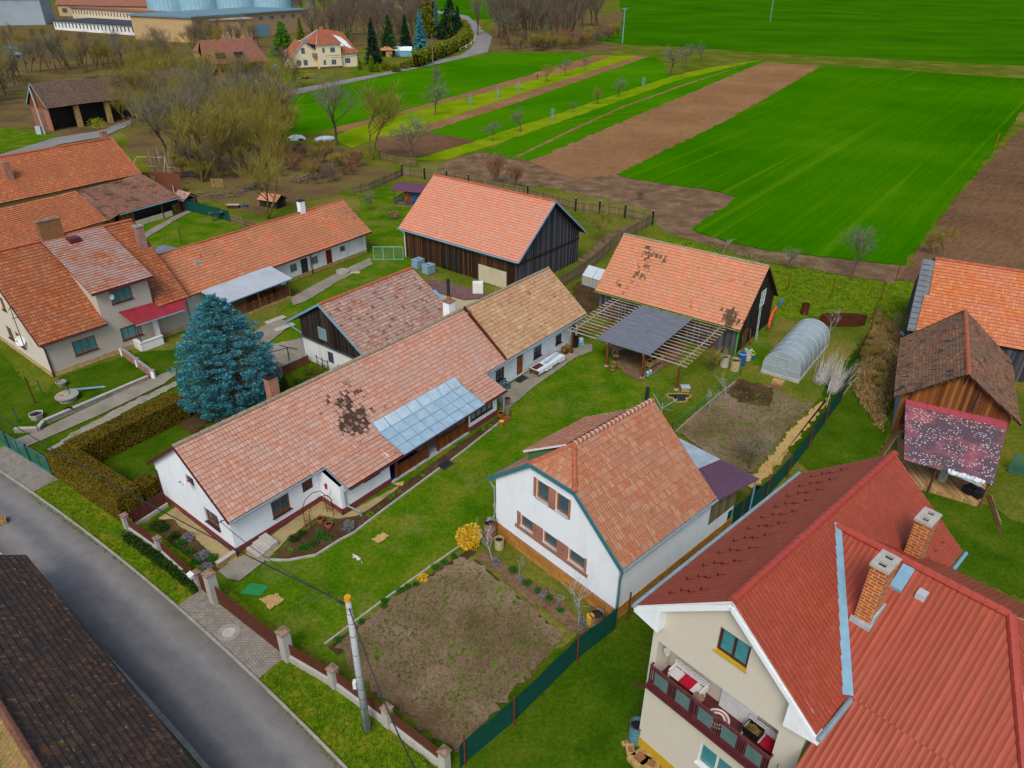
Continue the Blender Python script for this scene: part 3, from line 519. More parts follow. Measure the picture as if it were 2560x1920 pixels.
def dr(par,r,op,mat,**k):
    d,nn,p0=r; return door(par,p0+d*op[0]+V((0,0,op[2])),d,nn,op[1]-op[0],op[3]-op[2],mat,**k)
def plinth(par,segs,h,mat,out=.04,name='plinth'):
    mb=MB()
    for (p,q) in segs:
        p=V((*p,0));q=V((*q,0)); d=(q-p).normalized(); nn=V((d.y,-d.x,0)); p2=p-d*out; q2=q+d*out
        c=[p2-nn*.05,q2-nn*.05,q2+nn*out,p2+nn*out]; c=[c[3],c[2],c[1],c[0]]; mb.hexa(c+[x+V((0,0,h)) for x in c])
    return mb.build(name,mat,par)
# ---------- long white bungalow ----------
fr=Fr(-17.23,33.95,51.6); H=frthing('bungalow','long white bungalow with faded clay tiles, maroon plinth and glazed porch roof','house',fr)
zr,ze,bm,bw=6.5,3.0,4.85,9.7
mb=MB(); roofplane(mb,(0,0,ze),(26.9,0,ze),(26.9,bm,zr),(0,bm,zr),seed=1); roofplane(mb,(26.9,bw,ze),(0,bw,ze),(0,bm,zr),(26.9,bm,zr),seed=2)
roofplane(mb,(7.35,-2.3,2.25),(24.1,-2.3,2.25),(24.1,.02,3.005),(7.35,.02,3.005),seed=3); mb.build('roof',[M['tile_long'],M['wood_dark']],H)
ridge(H,(0,bm,zr+.02),(26.8,bm,zr+.02),M['ridge_grey'],.15)
t0=26.93; ty=4.7
mb=MB(); roofplane(mb,(t0,-.02,3.12),(39.4,-.02,3.12),(39.4,ty,6.66),(t0,ty,6.66),seed=4); roofplane(mb,(39.4,9.4,3.12),(t0,9.4,3.12),(t0,ty,6.66),(39.4,ty,6.66),seed=5); o=mb.build('roof',[M['tile_tan'],M['wood_dark']],H); o['label']='sand coloured tiled roof of the far wing'
ridge(H,(t0,ty,6.68),(39.4,ty,6.68),M['ridge_grey'],.13)
mb=MB(); mb.bar((t0-.05,0,3.25),(t0-.05,ty,6.8),.16,.14); mb.build('verge',M['rust'],H)
barge(H,[(-.03,-.05,2.93),(-.03,bm,zr-.06),(-.03,bw,ze-.06)],M['gutter_br'],.2)
gut(H,(0,-.1,2.93),(7.3,-.1,2.93),M['gutter']); gut(H,(7.4,-2.4,2.18),(24.1,-2.4,2.18),M['gutter_br']); gut(H,(24.1,-.1,2.93),(39.4,-.12,2.98),M['gutter'])
barge(H,[(7.3,.0,2.96),(7.3,-2.35,2.18)],M['gutter'],.16)
# walls
a1=7.0; bf=-1.85; b0=.42
w1=fr.onb(b0,676,1295); W1=(opx(fr,'b',b0,0,(677,1288,729,1232)))
aw0,zw0=fr.onb(b0,682,1288); aw1,zw1=fr.onb(b0,725,1228)
wS=[(aw0-.25,aw0+1.15,1.0,2.3),(5.4,6.25,1.55,2.75)]
mb=MB(); rS=wall(mb,(.25,b0),(a1,b0),2.95,wS,.2)
rWing=wall(mb,(a1,b0),(a1,bf),[(0,2.95),(b0-bf,2.38)],()) ; slit=fr.onb(bf,898,1219)
rF=wall(mb,(a1,bf),(11.4,bf),2.4,[(2.0,3.55,1.45,1.75)],.15)
rP=wall(mb,(11.4,bf),(11.4,b0),2.6)
rB=wall(mb,(11.4,b0),(19.85,b0),3.0,[(5.0,6.0,.2,2.2)]); rP2=wall(mb,(19.85,b0),(19.85,bf),2.6)
rF2=wall(mb,(19.85,bf),(23.4,bf),2.35,[(.25,3.0,.95,1.95)],.12); rE2=wall(mb,(23.4,bf),(23.4,b0+.3),[(0,2.35),(2.5,2.95)])
da=29.4; wT=[(da-3.0-23.4,da-1.8-23.4,.75,1.95),(da-23.4,da+.95-23.4,.12,2.12),(da+2.5-23.4,da+3.75-23.4,.85,2.0),(da+6.0-23.4,da+7.0-23.4,.95,1.9),(da+8.7-23.4,da+9.5-23.4,.1,2.1)]
rT=wall(mb,(23.4,b0+.35),(39.1,b0+.35),3.1,wT,.16)
rE=wall(mb,(39.1,b0+.35),(39.1,9.0),[(0,3.1),(ty-.77,6.55),(8.23,3.1)]); rN=wall(mb,(39.1,9.0),(.25,9.2),3.0)
# front gable
def gx(u,v): b,z=fr.ona(.25,u,v); return 9.2-b,z
ga,gz=gx(480,1250); gb,gzb=gx(532,1300)
gw=(5.75,7.35,1.15,2.35)
rG=wall(mb,(.25,9.2),(.25,b0),[(0,3.2),(9.2-bm,6.4),(9.2-b0,3.2)],[gw,(4.4,5.3,3.6,4.3)],.22)
mb.build('wall',M['white'],H)
wl(H,rS,wS[0],M['brwin'],M['glass'],2,1,M['sill'],depth=.12,proud=.12); 
mbx=MB(); d,nn,p0=rS; o_=wS[1]; mbx.face([p0+d*o_[0]+V((0,0,o_[2]))-nn*.05,p0+d*o_[1]+V((0,0,o_[2]))-nn*.05,p0+d*o_[1]+V((0,0,o_[3]))-nn*.05,p0+d*o_[0]+V((0,0,o_[3]))-nn*.05]); mbx.build('shutter',M['darkwin'],H)
wl(H,rF,(2.0,3.55,1.45,1.75),M['darkwin'],M['glass'],1,1,None,depth=.08,fw_=.05)
wl(H,rF2,(.25,3.0,.95,1.95),M['darkwin'],M['curtain'],4,1,M['darkwin'],depth=.06,proud=.04)
for i in (0,2,3): wl(H,rT,wT[i],M['darkwin'],M['glass'],2,2,M['darkwin'],proud=.1)
dr(H,rT,wT[1],M['door_br']); dr(H,rT,wT[4],M['door_green']); dr(H,rB,(5.0,6.0,.2,2.2),M['door_br'])
wl(H,rG,gw,M['brwin'],M['glass'],2,1,M['sill'],depth=.16,proud=.12); wl(H,rG,(4.4,5.3,3.6,4.3),M['brwin'],M['glass'],1,1,None)
plinth(H,[((.25,9.2),(.25,b0)),((.25,b0),(a1,b0)),((a1,b0),(a1,bf)),((a1,bf),(11.4,bf))],.5,M['plinth_red']); plinth(H,[((19.85,bf),(23.4,bf)),((23.4,bf),(23.4,b0))],.5,M['plinth_red'])
# porch
mb=MB(); mb.box(11.42,19.83,bf-.1,b0-.01,0,.2); mb.build('porch_floor',M['floor'],H)
mb=MB(); mb.box(11.45,15.3,bf+.02,b0-.05,.2,.215); mb.build('carpet',M['bluecarpet'],H)
for a in (12.05,15.15,16.35,19.72): mb=MB(); mb.box(a-.09,a+.09,bf-.07,bf+.11,.2,2.42); mb.build('porch_post',M['wood_brown'],H)
for (x0_,x1_) in ((12.14,15.06),(16.44,19.63)):
    mb=MB(); mb.box(x0_,x1_,bf-.02,bf+.04,.24,1.12); mb.box(x0_,x1_,bf-.06,bf+.08,1.12,1.2); mb.build('porch_panel',M['wood_brown'],H)
# glazed roof
mp_=N('polycarb',.18,.6); mp_.b.inputs['Alpha'].default_value=.82; sx_=mp_.n('SeparateXYZ'); mp_.l(mp_.uv(),sx_.inputs[0]); wv_=mp_.math('SINE',mp_.math('MULTIPLY',sx_.outputs[0],70.)); mp_.bump(wv_,.6,.02); M['polycarb']=mp_.col(mp_.mix(mp_.noise(mp_.geo(),1.5,4),S('7AA8C4'),S('C8E2EE')))
mb=MB(); nx_=8; A0,A1=12.35,21.2
q0=[(A0,-2.45,2.3),(A1,-2.45,2.3)]; q1=[(A0,0,3.14),(A1,0,3.14)]; q2=[(A0,.75,3.68),(A1,.75,3.68)]
for (l_,h_) in ((q0,q1),(q1,q2)):
    for i in range(nx_): mb.face([lerp(V(l_[0]),V(l_[1]),i/nx_),lerp(V(l_[0]),V(l_[1]),(i+1)/nx_),lerp(V(h_[0]),V(h_[1]),(i+1)/nx_),lerp(V(h_[0]),V(h_[1]),i/nx_)])
pg=mb.build('porch_glazing',M['polycarb'],H)
mb=MB()
for i in range(nx_+1):
    s=i/nx_; a,b,c=[lerp(V(q[0]),V(q[1]),s)+V((0,0,.03)) for q in (q0,q1,q2)]; mb.bar(a,b,.05,.03); mb.bar(b,c,.05,.03)
for t in (.0,.33,.66,1.): mb.bar(lerp(V(q0[0]),V(q1[0]),t)+V((0,0,.02)),lerp(V(q0[1]),V(q1[1]),t)+V((0,0,.02)),.05,.03)
mb.build('glazing_bars',M['bluem'],pg)
# chimneys, pipes, dish, lamp
q=fr.g(680,1010,5.2); chimney(H,q.x-.1,bm+.9,5.2,7.7,.75,.6,M['brick'],M['black'],(.5,.35))
c_=chimney(H,26.2,bm+1.0,5.0,7.2,.75,.75,M['white'],M['cap'],(.2,.2)); mb=MB(); mb.tube((26.2,bm+1.,7.3),(26.2,bm+1.,7.75),.2,.17,10,0); mb.tube((26.2,bm+1.,7.75),(26.2,bm+1.,9.3),.15,.15,10,1); mb.build('flue_pipe',[M['terra'],M['darkmet']],c_)
pipe(H,[(7.25,-2.3,2.1),(7.25,-1.95,1.9),(7.25,-1.95,.75),(7.6,-3.0,.45),(7.6,-3.0,0)],M['gutter'],.06); pipe(H,[(23.7,-2.4,2.1),(23.65,-2.35,.05)],M['bluem'],.05)
pipe(H,[(-.1,9.0,2.9),(.18,9.05,2.6),(.18,9.05,0)],M['gutter_br'],.05)
def dish(par,p,dirv,r=.35,mat='offwhite',name='satellite_dish'):
    mb=MB(); d=V(dirv).normalized(); u=d.cross(V((0,0,1))).normalized(); w_=u.cross(d); p=V(p); n=18
    rings=[[p+d*(.25*r*(k/4)**2)+(u*math.cos(2*PI*i/n)+w_*math.sin(2*PI*i/n))*r*k/4 for i in range(n)] for k in range(0,5)]
    for a,b in zip(rings[:-1],rings[1:]):
        for i in range(n): mb.face([a[i],a[(i+1)%n],b[(i+1)%n],b[i]])
    mb.tube(p-d*.25-V((0,0,.0)),p,.03,.03,6,1); mb.tube(p-w_*r*.9+d*.15,p+d*r*1.1,.015,.015,5,1); mb.tube(p+d*r*1.1,p+d*(r*1.1+.1),.04,.04,8,1)
    return mb.build(name,[M[mat],M['darkmet']],par)
bq,zq=fr.ona(.0,472,1200); dish(H,(-.15,bq,zq),(-1,.3,.3),.33)
mb=MB(); mb.lathe((24.2,.5,2.2),[(.1,.1),(.12,0),(.05,-.05),(.01,-.05)],10); mb.bar((24.2,.75,2.3),(24.2,.5,2.3),.04); mb.build('wall_lamp',M['black'],H)
d,nn,p0=rWing; mb=MB(); mb.tube(p0+d*.85+nn*.1+V((0,0,1.6)),p0+d*.85+nn*.1+V((0,0,2.0)),.06,.09,8); mb.build('wall_lantern',M['red'],H)
mb=MB(); mb.path([(.1,.5,2.9),(-.3,.35,3.1),(-.3,.2,3.3)],.03); mb.path([(.1,.9,2.6),(-.25,.8,2.7),(-.2,.8,3.0)],.03); mb.build('cable_bracket',M['black'],H)
# ---------- back house with dark wooden gable ----------
fr=Fr(-12.8,55.1,52.0); BK=frthing('back_house','smaller house with dark boarded gable and pinkish grey roof behind the long bungalow','house',fr)
L=11.6; ze,zr,bm,bw=3.4,6.65,5.4,10.8
mb=MB(); roofplane(mb,(0,0,ze),(L,0,ze),(L,bm,zr),(0,bm,zr),seed=6,wob=.02); roofplane(mb,(L,bw,ze),(0,bw,ze),(0,bm,zr),(L,bm,zr),seed=7); mb.build('roof',[M['tile_back'],M['wood_dark']],BK)
ridge(BK,(0,bm,zr+.02),(L,bm,zr+.02),M['ridge_or'],.16); barge(BK,[(-.04,-.03,ze-.02),(-.04,bm,zr+.02),(-.04,bw+.03,ze-.02)],M['bluem'],.2,.06)
gut(BK,(0,bw+.1,ze-.1),(L,bw+.1,ze-.1),M['bluem']); pipe(BK,[(.1,bw+.1,3.3),(.35,9.0,2.7),(.35,8.95,0)],M['bluem'],.05)
W0=8.95; mb=MB(); 
gops=[(6.0,7.0,.9,2.0)]; b_=.5
bA,zA=fr.ona(.35,835,948); 
wop=[(W0-bA-.45,W0-bA+.35,.8,1.95)]
mb=MB(); r_=wall(mb,(.35,W0),(.35,.5),2.55,wop,.2); wall(mb,(.35,.5),(L-.2,.5),3.3); wall(mb,(L-.2,.5),(L-.2,W0),[(0,3.5),(bm-.5,6.4),(W0-.5,4.3)]); wall(mb,(L-.2,W0),(.35,W0),4.2); mb.build('wall',M['oldwhite'],BK)
wl(BK,r_,wop[0],M['darkwin'],M['glass'],1,2,None)
mb=MB(); bU,zU=fr.ona(.25,807,851); gop=[(W0-bU-.55,W0-bU+.6,3.0,4.2)]
r2=wall(mb,(.3,W0),(.3,.35),[(0,4.3),(W0-bm,6.45),(W0-.35,3.5)],gop,.1,2.55); mb.build('gable_boards',M['wood_black'],BK)
wl(BK,r2,gop[0],M['greywin'],M['glass_b'],2,1,M['rust'],depth=.02,proud=.05)
mb=MB(); mb.bar((.22,.35,2.55),(.22,W0,2.55),.14,.12); mb.build('beam',M['wood_grey'],BK)
mb=MB(); mb.bar((L+.05,.2,3.5),(L+.05,2.6,5.0),.35,.05); mb.build('flashing',M['bluem'],BK)
# ---------- barn ----------
e2=P(996,570,3.8); e1=P(1297,656,3.8); yaw=math.degrees(math.atan2(e1.y-e2.y,e1.x-e2.x)); fr=Fr(e2.x,e2.y,yaw); L=(e1-e2).length
B=frthing('barn','big dark timber barn with bright salmon tiled roof and blue gutters','barn',fr)
ze,zr,bm,bw=3.8,9.15,6.8,13.6
mb=MB(); roofplane(mb,(0,0,ze),(L,0,ze),(L,bm,zr),(0,bm,zr),seed=8,wob=.01); roofplane(mb,(L,bw,ze),(0,bw,ze),(0,bm,zr),(L,bm,zr),seed=9); mb.build('roof',[M['tile_barn'],M['wood_dark']],B)
ridge(B,(0,bm,zr+.02),(L,bm,zr+.02),M['ridge_or'],.15); barge(B,[(L+.04,-.05,ze-.02),(L+.04,bm,zr),(L+.04,bw+.05,ze-.02)],M['bluem'],.2,.06); gut(B,(-.1,-.1,ze-.08),(L,-.1,ze-.08),M['bluem'],.09)
ai=L-.75
mb=MB(); wall(mb,(.7,.45),(ai,.45),3.9,[(12.6,16.2,.0,1.9)]); wall(mb,(.7,bw-.45),(.7,.45),[(0,3.9),(bw-.45-bm,8.9),(bw-.9,3.9)]); wall(mb,(ai,bw-.45),(.7,bw-.45),3.9); mb.build('wall',M['wood_dark'],B)
mb=MB(); wall(mb,(ai,.45),(ai,bw-.45),[(0,3.9),(bm-.45,8.9),(bw-.9,3.9)]); o=mb.build('gable_boards',M['wood_grey'],B)
mb=MB(); mb.bar((ai+.06,.5,3.1),(ai+.06,bw-.5,3.1),.1,.16); mb.build('gable_beam',M['wood_black'],B)
mb=MB(); mb.box(13.0,17.2,.3,.42,-.1,2.0); mb.build('rendered_panel',M['render'],B); mb=MB(); mb.bar((4.0,.36,3.45),(15.5,.36,3.3),.1,.14); mb.build('door_rail',M['wood_grey'],B)
mb=MB(); mb.box(6.8,10.2,.36,.42,.2,2.6); mb.build('barn_door',M['wood_black'],B)
pipe(B,[(.3,-.1,3.7),(.62,.35,3.2),(.62,.35,0)],M['offwhite'],.06)
# ---------- shed behind pergola ----------
e2=P(1487,726,3.0); e1=P(1851,826,3.0); yaw=math.degrees(math.atan2(e1.y-e2.y,e1.x-e2.x)); fr=Fr(e2.x,e2.y,yaw); L=(e1-e2).length; FS=fr
SH=frthing('timber_shed','black timber shed with moss stained orange roof behind the pergola','barn',fr)
ze,zr,bm,bw=3.0,7.7,5.4,10.4
mb=MB(); roofplane(mb,(0,0,ze),(L,0,ze),(L,bm,zr),(0,bm,zr),seed=10,wob=.02); roofplane(mb,(L,bw,ze),(0,bw,ze),(0,bm,zr),(L,bm,zr),seed=11); mb.build('roof',[M['tile_shed'],M['wood_dark']],SH)
ridge(SH,(0,bm,zr+.02),(L,bm,zr+.02),M['ridge_grey'],.12); gut(SH,(0,-.08,ze-.1),(L,-.08,ze-.1),M['plinth_yel'] if 0 else plain('mossgut',S('7AA04A'),.7,.2,var=.6),.07)
ai=L-.35; mb=MB(); wall(mb,(.4,.4),(ai,.4),3.1); wall(mb,(.4,bw-.4),(.4,.4),[(0,3.1),(bw-.4-bm,7.5),(bw-.8,3.1)]); wall(mb,(ai,bw-.4),(.4,bw-.4),3.1); mb.build('wall',M['wood_grey'],SH)
bU,zU=FS.ona(ai,1905,752); wop=[(bU-.4-.6,bU-.4+.7,3.2,4.9)]
mb=MB(); rG=wall(mb,(ai,.4),(ai,bw-.4),[(0,3.1),(bm-.4,7.5),(bw-.8,3.1)],wop,.1); mb.build('gable_boards',M['wood_black'],SH); wl(SH,rG,wop[0],M['offwhite'],M['glass_t'],2,3,None,depth=.02,fw_=.09)
mb=MB(); mb.box(ai,ai+.06,2.2,3.4,0,1.9); mb.build('door',M['wood_brown'],SH); pipe(SH,[(L-.1,-.05,2.9),(L-.2,.2,2.5),(L-.2,.25,0)],plain('greenpipe',S('5AAA3A'),.5,.4),.08)
# ---------- grey house on the left with shed dormer ----------
fr=Fr(-41.35,56.32,51.3); LH=frthing('grey_house','grey rendered house with orange tiles, wide shed dormer and red tin porch roof','house',fr)
ze,zr,bm,bw=3.5,9.65,8.4,16.8
mb=MB(); roofplane(mb,(0,0,ze),(5.9,0,ze),(5.9,bm,zr),(0,bm,zr),seed=21,wob=.012); roofplane(mb,(10.9,0,ze),(14.1,0,ze),(14.1,bm,zr),(10.9,bm,zr),seed=22,wob=.012); roofplane(mb,(14.1,bw,ze),(0,bw,ze),(0,bm,zr),(14.1,bm,zr),seed=23)
mb.build('roof',[M['tile_left'],M['gutter_br']],LH)
mb=MB(); roofplane(mb,(5.35,-.05,6.62),(11.15,-.05,6.62),(11.15,bm,zr+.12),(5.35,bm,zr+.12),seed=24,wob=.01); mb.build('dormer_roof',[M['tile_dormer'],M['gutter_br']],LH)
ridge(LH,(0,bm,zr+.1),(14.1,bm,zr+.1),M['ridge_or'],.14)
barge(LH,[(-.03,0,ze-.04),(-.03,bm,zr-.04)],M['gutter_br'],.2); barge(LH,[(14.13,0,ze-.04),(14.13,bm,zr-.04)],M['gutter_br'],.16)
gut(LH,(0,-.08,ze-.08),(5.9,-.08,ze-.08),M['gutter_br'],.08); gut(LH,(5.3,-.12,6.5),(11.15,-.12,6.5),M['gutter_br'],.07); pipe(LH,[(.15,-.05,3.4),(.45,.42,2.9),(.45,.42,0)],M['gutter_br'],.07)
o1=[(2.3,4.35,1.25,2.65)]; o2=[(8.05-5.9-1.0,8.05-5.9+1.0,1.1,2.4),(8.05-5.9-1.0,8.05-5.9+1.0,4.9,6.2)]
mb=MB(); r1=wall(mb,(.4,.5),(5.9,.5),3.55,o1,.18); r2=wall(mb,(5.9,.5),(10.7,.5),[(0,6.7),(4.8,6.7)],[(o2[0][0],o2[0][1],1.1,2.4),(o2[1][0],o2[1][1],4.9,6.2)],.18); wall(mb,(10.7,.5),(13.9,.5),3.55); wall(mb,(13.9,.5),(13.9,16.3),[(0,3.5),(7.9,9.4),(15.8,3.5)]); wall(mb,(13.9,16.3),(.4,16.3),3.5)
bq1,zq1=fr.ona(.4,62,880); bq0,zq0=fr.ona(.4,3,768)
og=[(16.3-bq1-.85,16.3-bq1+.75,1.25,2.6),(16.3-8.6-.7,16.3-8.6+.6,1.3,2.6),(16.3-8.0,16.3-7.1,4.6,5.9)]
wall(mb,(5.87,bm),(5.87,.5),[(0,zr),(bm-.5,6.7)],(),z0=3.4); wall(mb,(10.73,.5),(10.73,bm),[(0,6.7),(bm-.5,zr)],(),z0=3.4)
mb.build('wall',M['greyw'],LH)
mb=MB(); r3=wall(mb,(.4,16.3),(.4,.5),[(0,3.5),(7.9,9.4),(15.8,3.5)],og,.18); mb.build('gable_wall',M['cream'],LH)
wl(LH,r1,o1[0],M['brwin'],M['glass_t'],3,1,M['sill'],proud=.1); wl(LH,r2,o2[0],M['brwin'],M['glass_t'],3,1,M['sill'],proud=.1); wl(LH,r2,o2[1],M['brwin'],M['glass_t'],3,1,M['sill'],proud=.1)
for g_ in og: wl(LH,r3,g_,M['brwin'],M['glass'],2,1,M['sill'],proud=.12)
plinth(LH,[((.4,16.3),(.4,.5)),((.4,.5),(13.9,.5))],.5,M['plinth_tan'])
chimney(LH,6.5,bm+.1,9.3,11.5,2.0,.65,M['brick_old'],M['plinth_yel'] if 0 else M['cap'],(.5,.25),holes=2); chimney(LH,13.35,5.7,7.0,9.75,.75,.75,M['brick_red'],M['stone'],(.3,.3))
mb=MB(); mb.box(7.35,8.35,bm-1.5,bm-.6,9.2,9.7); mb.build('roof_hatch',M['gutter_br'],LH)
q=[V((7.36,.5,4.05)),V((14.2,.5,3.72)),V((12.9,-.9,2.75)),V((8.05,-.9,2.85))]; mb=MB(); mb.slab([q[3],q[2],q[1],q[0]],.06)
for i in range(1,5): mb.bar(lerp(q[3],q[2],i/5)+V((0,0,.02)),lerp(q[0],q[1],i/5)+V((0,0,.02)),.05,.04)
mb.build('porch_roof',M['redpaint'],LH); gut(LH,(8.0,-.95,2.78),(12.9,-.95,2.7),M['bluem'],.06); mb=MB(); mb.tube((8.15,-.75,.8),(8.15,-.75,2.82),.05,.05); mb.build('porch_post',M['gutter_br'],LH)
mb=MB(); mb.box(7.95,8.2,-.85,.5,0,.85); mb.box(8.2,10.2,-.85,-.6,0,.85); mb.box(10.1,10.35,-.3,.48,0,2.6); mb.build('porch_parapet',M['oldwhite'],LH); mb=MB(); mb.box(7.9,8.26,-.9,.5,.85,.93); mb.box(8.26,10.25,-.9,-.55,.85,.93); mb.build('coping',M['offwhite'],LH)
dish(LH,(.15,bq1-1.2,2.35),(-.7,-.5,.35),.5); 
qa,qz=fr.onb(.5,273,740); dish(LH,(qa,.1,qz),(.2,-1,.2),.25)
mb=MB(); mb.tube((-.25,3.2,2.6),(-.25,3.2,6.4),.04,.03,8); mb.bar((-.4,3.2,5.3),(.35,3.2,5.3),.05); mb.bar((-.5,3.0,6.2),(.0,3.5,6.25),.04); mb.build('antenna_mast',M['rust'],LH)
# ---------- long outbuilding behind ----------
f0=P(929,580,2.8); f1=P(469,743,2.8); yaw=math.degrees(math.atan2(f0.y-f1.y,f0.x-f1.x)); fr=Fr(f1.x,f1.y,yaw); L=(f0-f1).length
OB=frthing('long_outbuilding','long low whitewashed outbuilding with orange tiled roof and white chimney','outbuilding',fr)
ze,zr,bm,bw=2.8,6.15,4.75,9.5
mb=MB(); roofplane(mb,(0,0,ze),(L,0,ze),(L,bm,zr),(0,bm,zr),seed=31,wob=.03); roofplane(mb,(L,bw,ze),(0,bw,ze),(0,bm,zr),(L,bm,zr),seed=32); mb.build('roof',[M['tile_leftlong'],M['wood_dark']],OB); ridge(OB,(0,bm,zr+.02),(L,bm,zr+.02),M['ridge_or'],.13)
def oa(u,v): return fr.onb(.7,u,v)[0]
ops=[]; xd=oa(825,655); ops.append((xd-.2-.5,xd-.2+.45,.15,2.2)); xw=oa(857,618); ops.append((xw-.2-.5,xw-.2+.4,1.3,2.05)); xq=oa(788,657); ops.append((xq-.2-.5,xq-.2+.5,1.0,2.0)); xk=oa(764,678); ops.append((xk-.2-.55,xk-.2+.5,.1,2.2)); xv=oa(735,675); ops.append((xv-.2-.5,xv-.2+.5,1.0,2.0))
mb=MB(); rS=wall(mb,(.2,.7),(L-.5,.7),2.9,ops,.16); wall(mb,(L-.5,.7),(L-.5,bw-.7),[(0,2.9),(bm-.7,5.95),(bw-1.4,2.9)]); wall(mb,(L-.5,bw-.7),(.2,bw-.7),2.9); wall(mb,(.2,bw-.7),(.2,.7),[(0,2.9),(bm-.7,5.95),(bw-1.4,2.9)]); mb.build('wall',M['oldwhite'],OB)
dr(OB,rS,ops[0],M['door_red']); wl(OB,rS,ops[1],M['greywin'],M['glass'],1,1,None); wl(OB,rS,ops[2],M['greywin'],M['glass'],2,2,None); dr(OB,rS,ops[3],M['door_dark']); wl(OB,rS,ops[4],M['greywin'],M['glass'],2,2,None)
plinth(OB,[((xv-1.,.7),(L-.5,.7))],.45,M['sandstone'],.03); gut(OB,(8,-.08,2.72),(L,-.08,2.72),M['gutter_br'],.05); pipe(OB,[(xk+.9,0,2.7),(xk+.9,.55,2.4),(xk+.9,.55,0)],M['gutter_br'],.06)
q=fr.g(741,525,6.2); chimney(OB,q.x,bm+.1,5.6,7.5,.75,.6,M['white'],M['darkmet'],(.5,.35)); qq=fr.g(478,650,4.9); mb=MB(); mb.box(qq.x-.3,qq.x+.3,2.6,3.1,4.68,4.95); mb.build('roof_window',M['bluem'],OB)
# terrace pavilion in front of it
qs=[P(731,696,2.25),P(500,752,2.25)]; qb=[(690,660),(500,715)]
A=fr.l(P(731,696,2.3)); B_=fr.l(P(575,746,2.3)); 
PV=frthing('terrace_pavilion','open wooden terrace with pale sheet roof beside the long outbuilding','pavilion',fr)
xr=A.x; xl=xr-9.0; yb=A.y
mb=MB(); mb.slab([(xl,yb,2.3),(xr,yb,2.3),(xr,.25,2.95),(xl,.25,2.95)],.06); mb.build('roof',M['palegr'],PV); gut(PV,(xl,yb-.06,2.24),(xr,yb-.06,2.24),M['teal'],.06)
mb=MB(); mb.box(xl,xr-.3,yb+.3,.6,0,.25); mb.build('floor',M['sandstone'],PV)
for x in (xr-.4,xr-4.4,xl+.3): mb=MB(); mb.bar((x,yb+.4,.25),(x,yb+.4,2.28),.14); mb.bar((x,yb+.4,1.75),(x-.5,yb+.4,2.25),.09); mb.build('post',M['beam'],PV)
def rail(par,p,q,h0,h1,mat,gap=.17,name='railing'):
    mb=MB(); p=V(p);q=V(q); n=int((q-p).length/gap); U=V((0,0,1)); mb.bar(p+U*h1,q+U*h1,.07,.09); mb.bar(p+U*(h0+.08),q+U*(h0+.08),.05,.07)
    for i in range(n+1): a=lerp(p,q,i/n); mb.bar(a+U*h0,a+U*h1,.07,.03)
    return mb.build(name,mat,par)
rail(PV,(xl+.3,yb+.4,0),(xr-.4,yb+.4,0),.25,1.2,M['beam']); rail(PV,(xr-.4,yb+.4,0),(xr-.4,.6,0),.25,1.2,M['beam'])
mb=MB(); mb.box(xl+.3,xl+3.4,.0,.05,.25,2.2); mb.box(xr-3.6,xr-3.0,.0,.05,.25,2.0); mb.build('turquoise_screen',M['turq'],PV)
tb=thing('terrace_table','brown wooden table under the pale terrace roof','table',fr.w(xr-3.2,yb+1.7,.25),fr.y); mb=MB(); mb.box(-1.3,1.3,-.5,.5,.7,.76); mb.build('tabletop',M['wood_brown'],tb)
for sx in (-1.1,1.1):
    for sy in (-.4,.4): mb=MB(); mb.bar((sx,sy,0),(sx,sy,.7),.08); mb.build('leg',M['wood_brown'],tb)
for k,(dx,dy) in enumerate(((0,.85),(1.75,0))):
    bn=thing('terrace_bench',['slatted brown bench against the wall side of the terrace table','short brown seat at the far end of the terrace table'][k],'bench',fr.w(xr-3.2+dx,yb+1.7+dy,.25),fr.y+(PI if k==0 else PI/2)); w_=1.2 if k==0 else .6
    mb=MB(); mb.box(-w_,w_,-.2,.2,.4,.46); mb.build('seat',M['wood_brown'],bn); mb=MB(); mb.box(-w_,w_,-.24,-.19,.46,.95); mb.build('backrest',M['wood_brown'],bn)
    for sx in (-w_+.1,w_-.1): mb=MB(); mb.box(sx-.05,sx+.05,-.18,.18,0,.4); mb.build('leg',M['wood_brown'],bn)
# ---------- two big orange roofs top left and mossy lean-to ----------
r0=P(276,346,8.6); r1_=P(0,393,8.6); yaw=math.degrees(math.atan2(r0.y-r1_.y,r0.x-r1_.x)); fr=Fr(r0.x,r0.y,yaw)
UB=frthing('farm_building','large farm building at the far left under a patched orange tiled roof','barn',fr); h=6.3
mb=MB(); roofplane(mb,(-40,-h,4.),(0,-h,4.),(0,0,8.6),(-40,0,8.6),seed=41,wob=.03); roofplane(mb,(0,h,4.),(-40,h,4.),(-40,0,8.6),(0,0,8.6),seed=42); mb.build('roof',[M['tile_upleft'],M['wood_dark']],UB); ridge(UB,(-40,0,8.65),(0,0,8.65),M['ridge_or'],.16)
mb=MB(); mb.bar((.08,-h,4.),(.08,0,8.65),.35,.2); mb.build('verge',M['ridge_or'],UB); mb=MB(); wall(mb,(-39.5,-h+.6),(-.3,-h+.6),4.1); wall(mb,(-.3,-h+.6),(-.3,h-.6),[(0,4.1),(h-.6,8.4),(2*h-1.2,4.1)]); wall(mb,(-.3,h-.6),(-39.5,h-.6),4.1); mb.build('wall',M['beige'],UB); chimney(UB,-.5,.8,8.,9.6,.8,.8,M['brick'],M['brick'],(.4,.4)); chimney(UB,-17.0,-3.2,5.9,8.6,.9,.9,M['brick'],None)
e0=P(270,551,3.2); e1=P(0,627,3.2); yaw=math.degrees(math.atan2(e0.y-e1.y,e0.x-e1.x)); fr=Fr(e0.x,e0.y,yaw); FU2=fr
U2=frthing('farm_building','lower orange tiled farm building directly behind the grey house','barn',fr)
